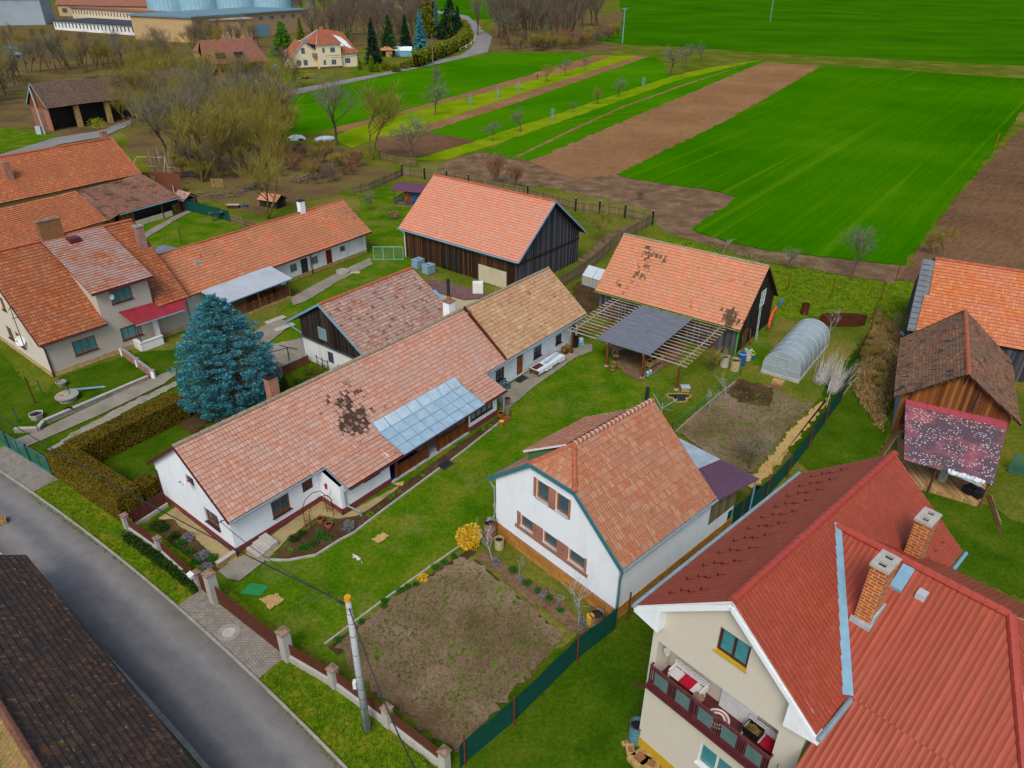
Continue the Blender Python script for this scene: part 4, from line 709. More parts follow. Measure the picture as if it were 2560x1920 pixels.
mb=MB(); roofplane(mb,(-34,0,3.2),(0,0,3.2),(.2,6.,6.2),(-34,6.,6.2),seed=43,wob=.03); roofplane(mb,(0,12,3.2),(-34,12,3.2),(-34,6,6.2),(0,6,6.2),seed=44); mb.build('roof',[M['tile_upleft'],M['wood_dark']],U2); mb=MB(); wall(mb,(-33.5,.6),(-.5,.6),3.3); wall(mb,(-.5,.6),(-.5,11.4),[(0,3.3),(5.4,6.),(10.8,3.3)]); wall(mb,(-.5,11.4),(-33.5,11.4),3.3); mb.build('wall',M['beige'],U2)
b0=P(451,493,2.4); b1=P(298,536,2.4); yaw=math.degrees(math.atan2(b0.y-b1.y,b0.x-b1.x)); fr=Fr(b0.x,b0.y,yaw); FM=fr
ML=frthing('lean_to_shed','lean-to shed with heavily moss grown tiles and open dark front','shed',fr); t0=fr.l(P(354,434,4.4)); t1=fr.l(P(202,474,4.4)); L=(b0-b1).length
mb=MB(); roofplane(mb,(-L,0,2.4),(0,0,2.4),(t0.x,t0.y,4.35),(t1.x,t1.y,4.35),rowh=.3,seed=45,wob=.05); roofplane(mb,(-L-3.2,-1.2,2.2),(-L,0.,2.4),(t1.x,t1.y,4.3),(t1.x-1.,t1.y-1,4.3),rowh=.3,seed=46,wob=.04); mb.build('roof',[M['tile_moss'],M['wood_dark']],ML); gut(ML,(-L,-.1,2.33),(0,-.1,2.33),M['bluem'],.07)
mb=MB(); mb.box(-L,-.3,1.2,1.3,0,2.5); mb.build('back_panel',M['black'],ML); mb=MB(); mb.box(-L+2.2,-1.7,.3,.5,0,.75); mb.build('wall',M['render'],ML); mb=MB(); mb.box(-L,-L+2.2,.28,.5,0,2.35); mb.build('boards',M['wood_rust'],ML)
for x in (-.3,-3.2): mb=MB(); mb.bar((x,.35,0),(x,.35,2.4),.16); mb.build('post',M['beam'],ML)
def pale_gate(name,label,loc,yaw,w_,h_,n,mat,group=None):
    g=thing(name,label,'gate',loc,yaw,group); mb=MB()
    for i in range(n): x=w_*(i+.5)/n; mb.box(x-.035,x+.035,-.012,.012,.05,h_+random.Random(i).uniform(-.04,.04))
    mb.build('pales',mat,g); mb=MB(); mb.box(0,w_,.014,.05,.3,.38); mb.box(0,w_,.014,.05,h_-.35,h_-.27); mb.bar((.05,.06,.34),(w_-.05,.06,h_-.31),.03,.07); mb.build('rails',mat,g); return g
pale_gate('paling_gate','ochre paling gate standing open at the corner of the mossy lean-to',fr.w(-1.6,.2,.1),fr.y+.3,1.5,1.5,9,M['wood_yard'])
# ---------- white house with half hip ----------
fr=Fr(6.0,28.88,42.9); FW=fr; WH=frthing('white_house','white rendered house with sandstone plinth, half hipped tiled roof and orange windows','house',fr)
ze,zr,bm,bw,L=4.3,8.9,5.45,10.9,9.0; hz=7.4; hb0=3.67; hb1=7.23
mb=MB(); sl=(zr-ze)/bm
roofplane(mb,(0,0,ze),(L,0,ze),(L,hb0,hz),(0,hb0,hz),rowh=.42,seed=51,wob=.008); roofplane(mb,(0,hb0,hz),(L,hb0,hz),(L,bm,zr),(1.75,bm,zr),rowh=.42,seed=52,wob=.008)
roofplane(mb,(L,bw,ze),(0,bw,ze),(0,hb1,hz),(L,hb1,hz),rowh=.42,seed=53); roofplane(mb,(L,hb1,hz),(0,hb1,hz),(1.75,bm,zr),(L,bm,zr),rowh=.42,seed=54); roofplane(mb,(0,hb1,hz),(0,hb0,hz),(1.75,bm,zr),(1.75,bm+.001,zr),rowh=.42,seed=55)
mb.build('roof',[M['tile_white'],M['gutter']],WH)
roofd=MB(); roofplane(roofd,(6.9,9.1,6.78),(1.2,9.1,6.78),(1.4,bm+.3,8.9),(6.9,bm+.3,8.9),rowh=.42,seed=56); roofd.build('dormer_roof',[M['tile_white'],M['offwhite']],WH)
mb=MB(); mb.face([(1.45,5.7,8.6),(1.45,8.9,5.95),(1.45,8.9,6.75)]); mb.face([(6.7,5.7,8.6),(6.7,8.9,5.95),(6.7,8.9,6.75)]); mb.face([(1.45,8.9,5.9),(6.7,8.9,5.9),(6.7,8.9,6.75),(1.45,8.9,6.75)]); mb.build('dormer_cheek',plain('dormergreen',S('4A7A4A'),.7),WH)
ridge(WH,(1.75,bm,zr+.03),(L,bm,zr+.03),M['ridge_or'],.15,.36); mb=MB(); [mb.tube((1.75+i*.36,bm,zr+.04),(1.86+i*.36,bm,zr+.04),.165,.165,8) for i in range(20)]; mb.build('ridge_mortar',M['mortar'],WH); ridge(WH,(0,hb0,hz+.03),(1.75,bm,zr+.03),M['ridge_or'],.15,.36,name='hip_tiles'); ridge(WH,(0,hb1,hz+.03),(1.75,bm,zr+.03),M['ridge_or'],.15,.36,name='hip_tiles')
barge(WH,[(-.06,-.05,ze-.05),(-.06,hb0,hz-.05),(-.06,hb1,hz-.05),(-.06,bw+.05,ze-.05)],M['teal'],.26,.08); gut(WH,(0,-.1,ze-.08),(L,-.1,ze-.08),M['gutter'],.08); gut(WH,(0,bw+.1,ze-.08),(L,bw+.1,ze-.08),M['teal'],.08)
pipe(WH,[(-.05,-.1,4.2),(-.05,.0,3.6),(-.05,.0,0)],M['teal'],.06); pipe(WH,[(.0,bw+.1,4.2),(.1,10.5,3.7),(.1,10.5,1.4),(-.5,10.7,1.1)],M['gutter'],.05)
GW=10.35; wx=lambda b: GW-b
up=[(wx(6.75),wx(5.75),5.2,6.55),(wx(5.15),wx(4.15),5.2,6.55)]; lo=[(wx(8.05),wx(6.95),2.2,3.1),(wx(6.05),wx(4.9),2.2,3.1),(wx(3.95),wx(2.7),2.2,3.1)]
mb=MB(); r=wall(mb,(.1,GW),(.1,.25),[(0,ze+.45),(wx(hb1),7.25),(wx(hb0),7.25),(GW-.25,ze+.15)],up+lo,.2); wall(mb,(.1,.25),(12.0,.25),[(0,4.3),(L-.1,4.25),(L,2.0),(11.9,2.0)]); wall(mb,(L,.25),(L,GW),[(0,4.3),(bm-.25,8.7),(GW-.25,4.6)]); wall(mb,(L,GW),(.1,GW),4.4); mb.build('wall',M['white'],WH)
for w_ in up+lo: wl(WH,r,w_,M['orwin'],M['glass'],1,1,M['zinc'],depth=.15,proud=.06,fw_=.11)
d,nn,p0=r
def bb(x0_,x1_,z0_,z1_,t=.03):
    mb=MB(); c=[p0+d*x+nn*k+V((0,0,z)) for z in (z0_,z1_) for (x,k) in ((x0_,.001),(x1_,.001),(x1_,t),(x0_,t))]; mb.hexa([c[3],c[2],c[1],c[0],c[7],c[6],c[5],c[4]]); mb.build('brick_trim',M['brick'],WH)
bb(up[0][1]+.02,up[1][0]-.02,5.1,6.6); bb(up[0][0]-.22,up[0][0]-.0,5.2,6.6); bb(up[1][1],up[1][1]+.16,5.2,6.6)
for i in (0,1): bb(lo[i][1]+.02,lo[i+1][0]-.02,2.1,3.15)
bb(lo[0][0]-.3,lo[0][0]-.0,2.1,3.2); bb(lo[2][1],lo[2][1]+.16,2.1,3.2); bb(lo[0][0]-.45,lo[2][1]+.3,1.85,2.1,.06); bb(0,GW-.25,.95,1.06,.05)
plinth(WH,[((.1,GW),(.1,.25)),((.1,.25),(12.,.25))],.95,M['plinth_sand'],.06)
# lean-to behind
mb=MB(); pr=[(9.05,-.2,4.25),(14.2,-.05,3.15),(14.2,2.9,3.15),(9.05,2.9,4.25)]; mb.slab(pr,.06)
for i in range(14): t=(i+.5)/14; a=lerp(V(pr[0]),V(pr[3]),t); b=lerp(V(pr[1]),V(pr[2]),t); mb.bar(a+V((0,0,.015)),b+V((0,0,.015)),.05,.04)
mb.build('lean_to_roof',M['purple'],WH); mb=MB(); gr=[(9.05,2.95,4.2),(14.25,2.95,3.1),(14.25,7.2,3.1),(9.05,7.2,4.2)]; mb.slab(gr,.05)
for i in range(7): t=(i+.5)/7; mb.bar(lerp(V(gr[0]),V(gr[3]),t)+V((0,0,.01)),lerp(V(gr[1]),V(gr[2]),t)+V((0,0,.01)),.05,.03)
mb.build('lean_to_roof',M['zinc'],WH); mb=MB(); mb.box(9.0,12.0,.22,.3,2.0,3.55); mb.build('lean_to_boards',M['wood_old'],WH); mb=MB(); mb.tube((14.1,.1,0),(14.1,.1,3.1),.06); mb.tube((14.1,7.0,0),(14.1,7.0,3.1),.06); mb.build('lean_to_post',M['bluem'],WH)
mb=MB(); mb.tube((L+.3,bm+.7,3.5),(L+.3,bm+.7,9.4),.13,.13,10); mb.build('stove_pipe',M['darkmet'],WH)
# ---------- red metal roof house at the right ----------
fr=Fr(10.74,15.87,42.6); FRH=fr; RH=frthing('cream_house','cream house with red metal tile roof, brick chimneys and long balcony','house',fr)
ze,zr,bm,bw,L=9.2,12.6,4.0,8.0,13.75
mb=MB(); roofplane(mb,(2.3,0,ze),(0,0,ze),(0,bm,zr),(L,bm,zr),seed=60) if 0 else None
mb=MB(); roofplane(mb,(0,0,ze),(L,0,ze),(L,bm,zr),(0,bm,zr),rowh=.38,seed=61,wob=0,lift=.025); roofplane(mb,(L,bw,ze),(0,bw,ze),(0,bm,zr),(L,bm,zr),rowh=.38,seed=62,wob=0,lift=.025); mb.build('roof',[M['tile_metal'],M['offwhite']],RH)
cz=12.2; ca=7.3; s2=(cz-ze)/(ca-2.4); ae=-5.0; zlow=cz-s2*(ca-ae)
mb=MB(); hb_=-3.0; rbp=3.55
roofplane(mb,(ae,-11.5,zlow),(ae,.1,zlow),(ca,rbp-.1,cz),(ca,hb_,cz),rowh=.38,seed=63,wob=0,lift=.03) if 0 else None
# front slope of the cross wing as two parts: beside the main eave and up the valley
roofplane(mb,(ae,-11.5,zlow),(ae,.2,zlow),(2.4,.2,ze),(2.4,-5.9,ze),rowh=.38,seed=63,wob=0,lift=.03); roofplane(mb,(2.4,-5.9,ze),(2.4,.1,ze),(ca,rbp,cz),(ca,hb_,cz),rowh=.38,seed=64,wob=0,lift=.03)
roofplane(mb,(2*ca-ae,-11.5,zlow),(ae,-11.5,zlow),(ca,hb_,cz),(ca+.01,hb_,cz),rowh=.38,seed=65,wob=0,lift=.03); roofplane(mb,(12.2,.1,ze),(12.2,-5.9,ze),(ca,hb_,cz),(ca,rbp,cz),rowh=.38,seed=66,wob=0,lift=.03); mb.build('wing_roof',[M['tile_metal'],M['offwhite']],RH)
ridge(RH,(0,bm,zr+.03),(L,bm,zr+.03),M['ridge_red'],.17,.42,wob=.002); ridge(RH,(ca,rbp,cz+.03),(ca,hb_,cz+.03),M['ridge_red'],.17,.42,wob=.002); ridge(RH,(ca,hb_,cz+.03),(2.4,-5.9,ze+.03),M['ridge_red'],.17,.42,name='hip_tiles',wob=.002)
mb=MB(); v0,v1=V((2.3,.0,ze+.1)),V((ca,rbp+.1,cz+.12)); mb.bar(v0,v1,.42,.05); mb.build('valley_flashing',M['bluem'],RH)
# white boxed verge
for sgn,(ba,zA) in enumerate((( -.05,ze),(bw+.05,ze))):
    pass
mb=MB(); mb.bar((.22,-.1,ze-.3),(.22,bm,zr-.3),.5,.22); mb.bar((.22,bm,zr-.3),(.22,bw+.1,ze-.3),.5,.22)
for (bA,bB) in ((-.15,1.15),(bw+.15,bw-1.15)):
    zs=lambda b: ze+(zr-ze)*(1-abs(b-bm)/bm)-.3
    q=[V((a,bA,zs(bA)-.0)) for a in (0,.48)]; t=[V((a,bB,zs(bB)-.05)) for a in (0,.48)]; lo_=[V((a,bB,zs(bA)-.25)) for a in (0,.48)]
    for pts in ([q[0],t[0],lo_[0]],[q[1],lo_[1],t[1]],[q[0],lo_[0],lo_[1],q[1]],[t[0],t[1],lo_[1],lo_[0]]): mb.face(pts)
mb.build('soffit_box',M['white'],RH)
gut(RH,(-.1,bw+.12,ze-.05),(L,bw+.12,ze-.05),M['gutter'],.1); gut(RH,(-.05,-.14,ze-.08),(2.35,-.14,ze-.08),M['gutter'],.11); gut(RH,(12.3,-.14,ze-.08),(L+.1,-.14,ze-.08),M['bluem'],.09)
fa=.45; FB1=7.3; FB0=.4; wx=lambda b: FB1-b
bal=(wx(7.0),wx(1.35),5.0,7.55); upw=(wx(4.45),wx(3.1),9.3,10.6); dnw=(wx(4.25),wx(2.5),2.3,3.7)
mb=MB(); r=wall(mb,(fa,FB1),(fa,FB0),[(0,9.6),(wx(bm),12.3),(FB1-FB0,9.6)],[bal,upw,dnw],.2); wall(mb,(fa,FB0),(L-.4,FB0),9.3); wall(mb,(L-.4,FB0),(L-.4,FB1),[(0,9.5),(bm-.4,12.3),(FB1-FB0,9.5)]); wall(mb,(L-.4,FB1),(fa,FB1),9.3)
# balcony recess
d,nn,p0=r; D=1.25; X0,X1,Z0,Z1=bal; Pt=lambda x,z,k: p0+d*x-nn*k+V((0,0,z))
ops=[(X0+2.9-X0,X0+3.9-X0,5.05,7.2)]
mb.face([Pt(X0,Z0,.2),Pt(X0,Z1,.2),Pt(X0,Z1,D),Pt(X0,Z0,D)]); mb.face([Pt(X1,Z0,.2),Pt(X1,Z1,.2),Pt(X1,Z1,D),Pt(X1,Z0,D)]); mb.face([Pt(X0,Z1,.2),Pt(X1,Z1,.2),Pt(X1,Z1,D),Pt(X0,Z1,D)]); mb.face([Pt(X0,Z0,D),Pt(X1,Z0,D),Pt(X1,Z1,D),Pt(X0,Z1,D)]); mb.build('wall',M['cream'],RH)
mb=MB(); c=[Pt(x,z,k) for z in (Z0-.18,Z0+.03) for (x,k) in ((X0-.1,-.3),(X1+.1,-.3),(X1+.0,D-.01),(X0-.0,D-.01))]; mb.hexa(c); mb.build('balcony_floor',M['gutter_br'],RH)
bd_=door(RH,Pt(X0+2.7,Z0+.03,D-.12),d,nn,1.7,2.1,M['offwhite'],depth=.0,name='balcony_door',handle=False)
bp=planks('balrail',S('4A2628'),S('5E3234'),S('6E4040'),.3); rl=MB(); k=-.22; zt,zb=Z0+1.15,Z0+.15
rl.bar(Pt(X0-.05,zt,k),Pt(X1+.05,zt,k),.09,.07); rl.bar(Pt(X0-.05,zt-.14,k),Pt(X1+.05,zt-.14,k),.05,.05); rl.bar(Pt(X0-.05,zb,k),Pt(X1+.05,zb,k),.05,.05)
pan_=[]; npn=5; pw=(X1-X0)/npn; 
for i in range(npn+1):
    xx=X0+pw*i
    for dx in (-.16,-.05,.05,.16): rl.bar(Pt(min(max(xx+dx,X0-.04),X1+.04),Z0,k),Pt(min(max(xx+dx,X0-.04),X1+.04),zt,k),.07,.03)
    if i<npn: pan_.append([Pt(xx+.22,zb+.05,k),Pt(xx+pw-.22,zb+.05,k),Pt(xx+pw-.22,zt-.16,k),Pt(xx+.22,zt-.16,k)])
for x in (X0-.05,X1+.05): rl.bar(Pt(x,zt,k),Pt(x,zt,.1),.06,.06)
br=rl.build('balcony_railing',bp,RH); M['frost']=plain('frost',S('5E7A7C'),.3,.5,var=.2)
for q in pan_: mb=MB(); mb.face(q); mb.build('panel',M['frost'],br)
wl(RH,r,upw,M['darkwin'],M['glass_t'],2,1,M['plinth_yel'],depth=.16,proud=.08); wl(RH,r,dnw,M['whwin'],M['glass_t'],2,1,M['whwin'],depth=.12,proud=.12,fw_=.12)
plinth(RH,[((L-.4,FB1),(fa,FB1)),((fa,FB1),(fa,FB0))],.75,M['plinth_yel'],.03)
pipe(RH,[Pt(X0-.1,Z0-.1,-.33),Pt(X0-.15,Z0-.25,-.4),Pt(X0-.7,Z0-.55,-.45)],M['gutter_br'],.04)
mb=MB(); mb.bar(Pt(X0-.15,Z0-.12,-.36),Pt(X1+.1,Z0-.12,-.36),.1,.08); mb.build('gutter',M['gutter_br'],RH)
c1=chimney(RH,5.1,.9,9.8,13.4,1.0,.62,M['brick_or'],M['conc_lt'],(.24,.28),holes=2,capo=.05); c2=chimney(RH,10.2,1.1,9.6,12.5,1.0,.62,M['brick_or'],M['conc_lt'],(.24,.24),holes=2,capo=.05)
mb=MB(); mb.box(4.5,4.6,.5,1.3,10.2,10.75); mb.box(4.6,5.7,.5,.58,10.4,11.2); mb.build('flashing',M['zinc'],c1)
mb=MB(); sp_=lambda a: cz-s2*(ca-a); mb.hexa([*[V((a,b,sp_(a)+z)) for z in (-.02,.14) for (a,b) in ((6.2,.75),(7.1,.75),(7.1,.3),(6.2,.3))]]); mb.build('skylight',M['bluem'],RH)
mb=MB(); mb.box(6.3,6.7,-.5,-.15,sp_(6.5)-.15,sp_(6.5)+.15); mb.build('vent_tile',M['palegr'],RH)
# snow guards on the long slope
sg=MB()
for rr_ in range(11):
    for k_ in range(4):
        a=.9+rr_*1.18+(k_%2)*.15; b=bw-.9-k_*.42; z=zr-(b-bm)*(zr-ze)/bm+.03
        sg.bar((a,b,z),(a,b+.02,z+.1),.1,.02); sg.bar((a,b,z),(a,b-.3,z+.26),.02,.02)
        if rr_<11 and b>.0: pass
for rr_ in range(5):
    for k_ in range(3): a=9.6+rr_*.8; b=.7+k_*.45; z=ze+b*(zr-ze)/bm+.03; sg.bar((a,b,z),(a,b-.02,z+.1),.1,.02)
sg.build('snow_guards',M['gutter_br'],RH)
# ---------- orange barn, brown cross gable, pink lean-to at the right ----------
o0=P(2289,826,3.2); o1=P(2560,876,3.2); yaw=math.degrees(math.atan2(o1.y-o0.y,o1.x-o0.x)); fr=Fr(o0.x,o0.y,yaw); FO=fr
OR=frthing('orange_barn','barn with new bright orange tiles and unfinished verge at the right edge','barn',fr)
mb=MB(); roofplane(mb,(.0,0,3.2),(22,0,3.2),(22,3.4,5.55),(.1,3.4,5.55),rowh=.36,seed=71,wob=.008); roofplane(mb,(.45,3.4,5.55),(22,3.4,5.55),(22,7.0,8.),(.35,7.,8.),rowh=.36,seed=72,wob=.008); roofplane(mb,(22,14,3.2),(0,14,3.2),(.1,7,8.),(22,7,8.),rowh=.36,seed=73); mb.build('roof',[M['tile_orange'],M['wood_dark']],OR)
mb=MB()
for i in range(13): t=i/13.; mb.bar((-.75,lerp(.1,6.9,t),lerp(3.2,7.9,t)+.02),(.5,lerp(.1,6.9,t),lerp(3.2,7.9,t)+.02),.06,.05)
mb.build('battens',M['beam_pale'],OR); mb=MB(); mb.slab([(-.7,0,3.08),(.5,0,3.08),(.5,7,7.85),(-.7,7,7.85)],.02); mb.build('underlay',M['tarp'],OR); mb=MB(); wall(mb,(-.4,.3),(21,.3),3.2); wall(mb,(-.4,13.7),(-.4,.3),[(0,3.2),(6.7,7.7),(13.4,3.2)]); mb.build('wall',M['wood_grey'],OR)
ridge(OR,(.3,7,8.05),(22,7,8.05),M['ridge_or'],.15)
fr=Fr(30.0,48.9,62.7); BG=frthing('brown_barn','low barn with mottled brown mossy tiles and bright orange ridge','barn',fr)
mb=MB(); ze,zr=3.3,6.5; roofplane(mb,(11.8,0,ze),(0,0,ze),(0,-4.3,zr),(13.2,-4.3,zr),rowh=.26,seed=74,wob=.05); roofplane(mb,(0,-8.6,ze),(11.8,-8.6,ze),(13.2,-4.3,zr),(0,-4.3,zr),rowh=.26,seed=75,wob=.05); mb.build('roof',[M['tile_brown'],M['wood_dark']],BG); ridge(BG,(0,-4.3,zr+.03),(13,-4.3,zr+.03),M['ridge_or'],.16,.36)
mb=MB(); wall(mb,(.5,-.6),(.5,-8.),[(0,3.4),(3.7,6.3),(7.4,3.4)]); mb.build('gable_boards',M['wood_rust'],BG); mb=MB(); wall(mb,(12,-.6),(.5,-.6),3.3); wall(mb,(.5,-8.),(12,-8.),3.3); mb.build('wall',M['block'],BG)
mb=MB(); mb.bar((.42,-5.4,3.4),(.42,-5.5,5.2),.3,.05); mb.bar((.42,-4.3,5.5),(.42,-4.35,6.2),.35,.05); mb.build('patch_boards',M['wood_grey'],BG)
A_=P(2264,985,3.15); B2=P(2523,1045,3.15); C2=P(2483,1212,2.3); D2=P(2260,1148,2.3)
PL=thing('lean_to_shelter','open lean-to shelter with worn pinkish roofing and speckled leaves in front of the brown barn','shelter',(A_.x,A_.y,0))
pkm=N('pink_roof',.6,.3); g=pkm.geo(); c=pkm.ramp(pkm.noise(g,.35,4),[(.36,S('A8606A')),(.5,S('64505A'))]); bq_=pkm.n('TexBrick'); pkm.l(pkm.uv(),bq_.inputs['Vector']); bq_.inputs['Scale'].default_value=2.2; bq_.inputs['Color1'].default_value=(1,1,1,1); bq_.inputs['Color2'].default_value=(.85,.85,.85,1); bq_.inputs['Mortar'].default_value=(.45,.4,.4,1)
c=pkm.mix(.6,c,bq_.outputs[0],'MULTIPLY'); vz=pkm.n('TexVoronoi'); vz.inputs['Scale'].default_value=5.5; pkm.l(g,vz.inputs['Vector']); c=pkm.mix(pkm.math('MULTIPLY',pkm.math('LESS_THAN',vz.outputs['Distance'],.28),pkm.math('GREATER_THAN',pkm.noise(g,.8,3),.47)),c,pkm.mix(.25,S('D8D4C4'),vz.outputs['Color'])); M['pinkroof']=pkm.col(c); 
off=V((A_.x,A_.y,0)); mb=MB(); mb.slab([D2-off,C2-off,B2-off,A_-off],.05); mb.build('roof',M['pinkroof'],PL)
mb=MB(); up_=V((0,0,.04)); sdn=lambda t,k: lerp(lerp(A_,B2,t),lerp(D2,C2,t),k)-off+up_
for i in range(9):
    for j in range(2): mb.slab([sdn((i+.02)/9,.09*j+.085),sdn((i+.98)/9,.09*j+.085),sdn((i+.98)/9,.09*j),sdn((i+.02)/9,.09*j)],.03)
mb.build('felt_strip',plain('pinkfelt',S('B4505E'),.6,.3,var=.25,scale=3),PL)
for q in (D2,C2,lerp(D2,C2,.4)): mb=MB(); e=q-off; mb.bar((e.x*.98,e.y*.98+.1,0),(e.x*.98,e.y*.98+.1,e.z-.05),.12); mb.build('post',M['beam'],PL)
mb=MB(); f0,f1,f2,f3=[lerp(V((q.x,q.y,0))-off,V((2.5,-2,0)),.04) for q in (D2,C2,B2,A_)]; mb.hexa([f0,f1,f2,f3]+[p+V((0,0,.35)) for p in (f0,f1,f2,f3)]); mb.build('floor',M['wood_pale'],PL)
# ---------- dark tiled house in the bottom left corner ----------
fr=Fr(-27.96,31.04,-40.7); DH=frthing('dark_roof_house','house across the street seen as a dark sooty tiled roof','house',fr)
mb=MB(); roofplane(mb,(24,0,3),(0,0,3),(0,-4.5,6.1),(24,-4.5,6.1),rowh=.34,seed=81,wob=.02); mb.build('roof',[M['tile_dark'],M['wood_dark']],DH); mb=MB(); roofplane(mb,(0,-9,3),(24,-9,3),(24,-4.5,6.1),(0,-4.5,6.1),rowh=.34,seed=82,wob=.02); mb.build('roof',[M['tile_darkor'],M['wood_dark']],DH)
ridge(DH,(0,-4.5,6.14),(24,-4.5,6.14),M['ridge_dk'],.17,.36); gut(DH,(0,.06,2.93),(24,.06,2.93),M['darkmet'],.04); barge(DH,[(-.05,0,2.95),(-.05,-4.5,6.05)],M['gutter'],.16); mb=MB(); wall(mb,(23.5,-.7),(.4,-.7),3.1); wall(mb,(.4,-.7),(.4,-8.3),[(0,3.1),(3.8,5.9),(7.6,3.1)]); wall(mb,(.4,-8.3),(23.5,-8.3),3.1); wall(mb,(23.5,-8.3),(23.5,-.7),[(0,3.1),(3.8,5.9),(7.6,3.1)]); mb.build('wall',M['beige'],DH)
# ---------- vegetation ----------
import numpy as np
class TB:   # light tube soup for twigs
    def __init__(s): s.v=[]; s.f=[]
    def seg(s,p,q,r0,r1,n=3):
        d=(q-p).normalized(); u=V((0,0,1)) if abs(d.z)<.9 else V((1,0,0)); x=d.cross(u).normalized(); y=d.cross(x); i=len(s.v)
        for (c,r) in ((p,r0),(q,r1)):
            for k in range(n): a=2*PI*k/n; s.v.append(tuple(c+x*(math.cos(a)*r)+y*(math.sin(a)*r)))
        for k in range(n): j=(k+1)%n; s.f.append((i+k,i+j,i+n+j,i+n+k))
    def build(s,name,mat,par=None):
        me=bpy.data.meshes.new(name); me.from_pydata(s.v,[],s.f); me.materials.append(mat); me.update(); o=bpy.data.objects.new(name,me); COL.objects.link(o)
        if par is not None: o.parent=par
        return o
def leaves(name,C_,U_,W_,mat,par=None):
    """N leaf quads: centres, half-length vectors, half-width vectors"""
    C_,U_,W_=[np.asarray(a,dtype=np.float32) for a in (C_,U_,W_)]; n=len(C_)
    v=np.stack([C_-U_-W_*.6,C_-U_*.1-W_,C_+U_,C_-U_*.1+W_],1).reshape(-1,3); me=bpy.data.meshes.new(name); me.vertices.add(n*4); me.vertices.foreach_set('co',v.ravel()); me.loops.add(n*4); me.loops.foreach_set('vertex_index',np.arange(n*4,dtype=np.int32)); me.polygons.add(n); me.polygons.foreach_set('loop_start',np.arange(0,n*4,4,dtype=np.int32)); me.materials.append(mat); me.update(calc_edges=True)
    o=bpy.data.objects.new(name,me); COL.objects.link(o)
    if par is not None: o.parent=par
    return o
RN=np.random.default_rng(3)
def rdir(n):
    a=RN.normal(size=(n,3)); return a/np.linalg.norm(a,axis=1,keepdims=True)
def perp(u):
    a=np.cross(u,rdir(len(u))); return a/np.maximum(1e-6,np.linalg.norm(a,axis=1,keepdims=True))
def cloud(name,cent,rad,n,size,mat,par=None,shell=.55,up=.0,asp=.5):
    """leaf quads in a union of ellipsoids cent[k] with radii rad[k]"""
    cent=np.asarray(cent,float); rad=np.asarray(rad,float); k=RN.integers(0,len(cent),n); d=rdir(n); r=shell+(1-shell)*RN.random(n)
    c=cent[k]+d*rad[k]*r[:,None]; u=d*.7+rdir(n)*.8+np.array([0,0,up]); u/=np.linalg.norm(u,axis=1,keepdims=True); s=size*(.6+.8*RN.random(n))[:,None]
    return leaves(name,c,u*s,perp(u)*s*asp,mat,par)
def grow(tr,tw,p,d,L,r,lev,rr,maxlev,kids,spread,upb,twigr):
    n=3 if lev<2 else 2; pts=[p]; q=p; dd=d.normalized()
    for i in range(n):
        dd=(dd+V((rr.gauss(0,.14),rr.gauss(0,.14),rr.gauss(0,.1)+upb*.12))).normalized(); q2=q+dd*(L/n); ra,rb=r*(1-.45*i/n),r*(1-.45*(i+1)/n)
        (tr if lev<2 else tw).seg(q,q2,ra,rb,5 if lev<2 else 3); q=q2; pts.append(q)
    if lev>=maxlev: return
    k=kids[min(lev,len(kids)-1)]
    for i in range(k):
        t=rr.uniform(.35 if lev else .45,1.0) if i else 1.0
        j=min(n-1,int(t*n)); b=lerp(pts[j],pts[j+1],t*n-j) if t<1 else pts[-1]
        az=rr.uniform(0,2*PI); s=V((math.cos(az),math.sin(az),0)); base=(pts[-1]-pts[0]).normalized(); e=(base*rr.uniform(.5,1.)+s*spread*rr.uniform(.6,1.1)+V((0,0,upb*.5))).normalized()
        grow(tr,tw,b,e,L*rr.uniform(.55,.78),max(twigr,r*.5*rr.uniform(.7,1.1)),lev+1,rr,maxlev,kids,spread,upb,twigr)
def bare_tree(name,label,cat,h,seed,trunkm,twigm,kids=(5,4,4,4),spread=.75,upb=.5,twigr=.012,trunk=.35,stems=1,maxlev=4,lean=0.,group=None,r=None):
    rr=random.Random(seed); tr,tw=TB(),TB(); e=thing(name,label,cat,(0,-500,-50),0,group); r=r or h*.0155
    for s in range(stems):
        az=rr.uniform(0,2*PI); o=V((math.cos(az),math.sin(az),0)); d=V((0,0,1))+o*(lean if stems==1 else rr.uniform(.15,.5))
        grow(tr,tw,o*(0 if stems==1 else .12),d,h*trunk*rr.uniform(.85,1.1),r if stems==1 else r*.7,0,rr,maxlev,kids,spread,upb,twigr)
    hz=max([v[2] for v in tw.v]+[.1]); sc_=h/hz
    tr.v=[(x*sc_,y*sc_,z*sc_) for x,y,z in tr.v]; tw.v=[(x*sc_,y*sc_,z*sc_) for x,y,z in tw.v]
    tr.build('trunk',trunkm,e); tw.build('crown',twigm,e); return e
used=set()
def put(proto,px,hpx=None,h0=None,h=None,label=None,cat=None,group=None,name=None,rot=None):
    """plant a copy of a prototype with its foot at a photo pixel; size from the pixel of its top"""
    g=P(*px); rs=random.Random(int(px[0]*7+px[1]*13))
    if hpx is not None:
        r=ray(*hpx); k=math.hypot(g.x,g.y)/math.hypot(r.x,r.y); h=HC+r.z*k
    s=h/h0; first=proto.name not in used; used.add(proto.name)
    o=proto if first else dup(proto); o.location=g; o.rotation_euler=(0,0,rs.uniform(0,6.28) if rot is None else rot); o.scale=(s,s,s)
    if label: o['label']=label
    if cat: o['category']=cat
    if group: o['group']=group
    elif not first and 'group' in o: del o['group']
    return o
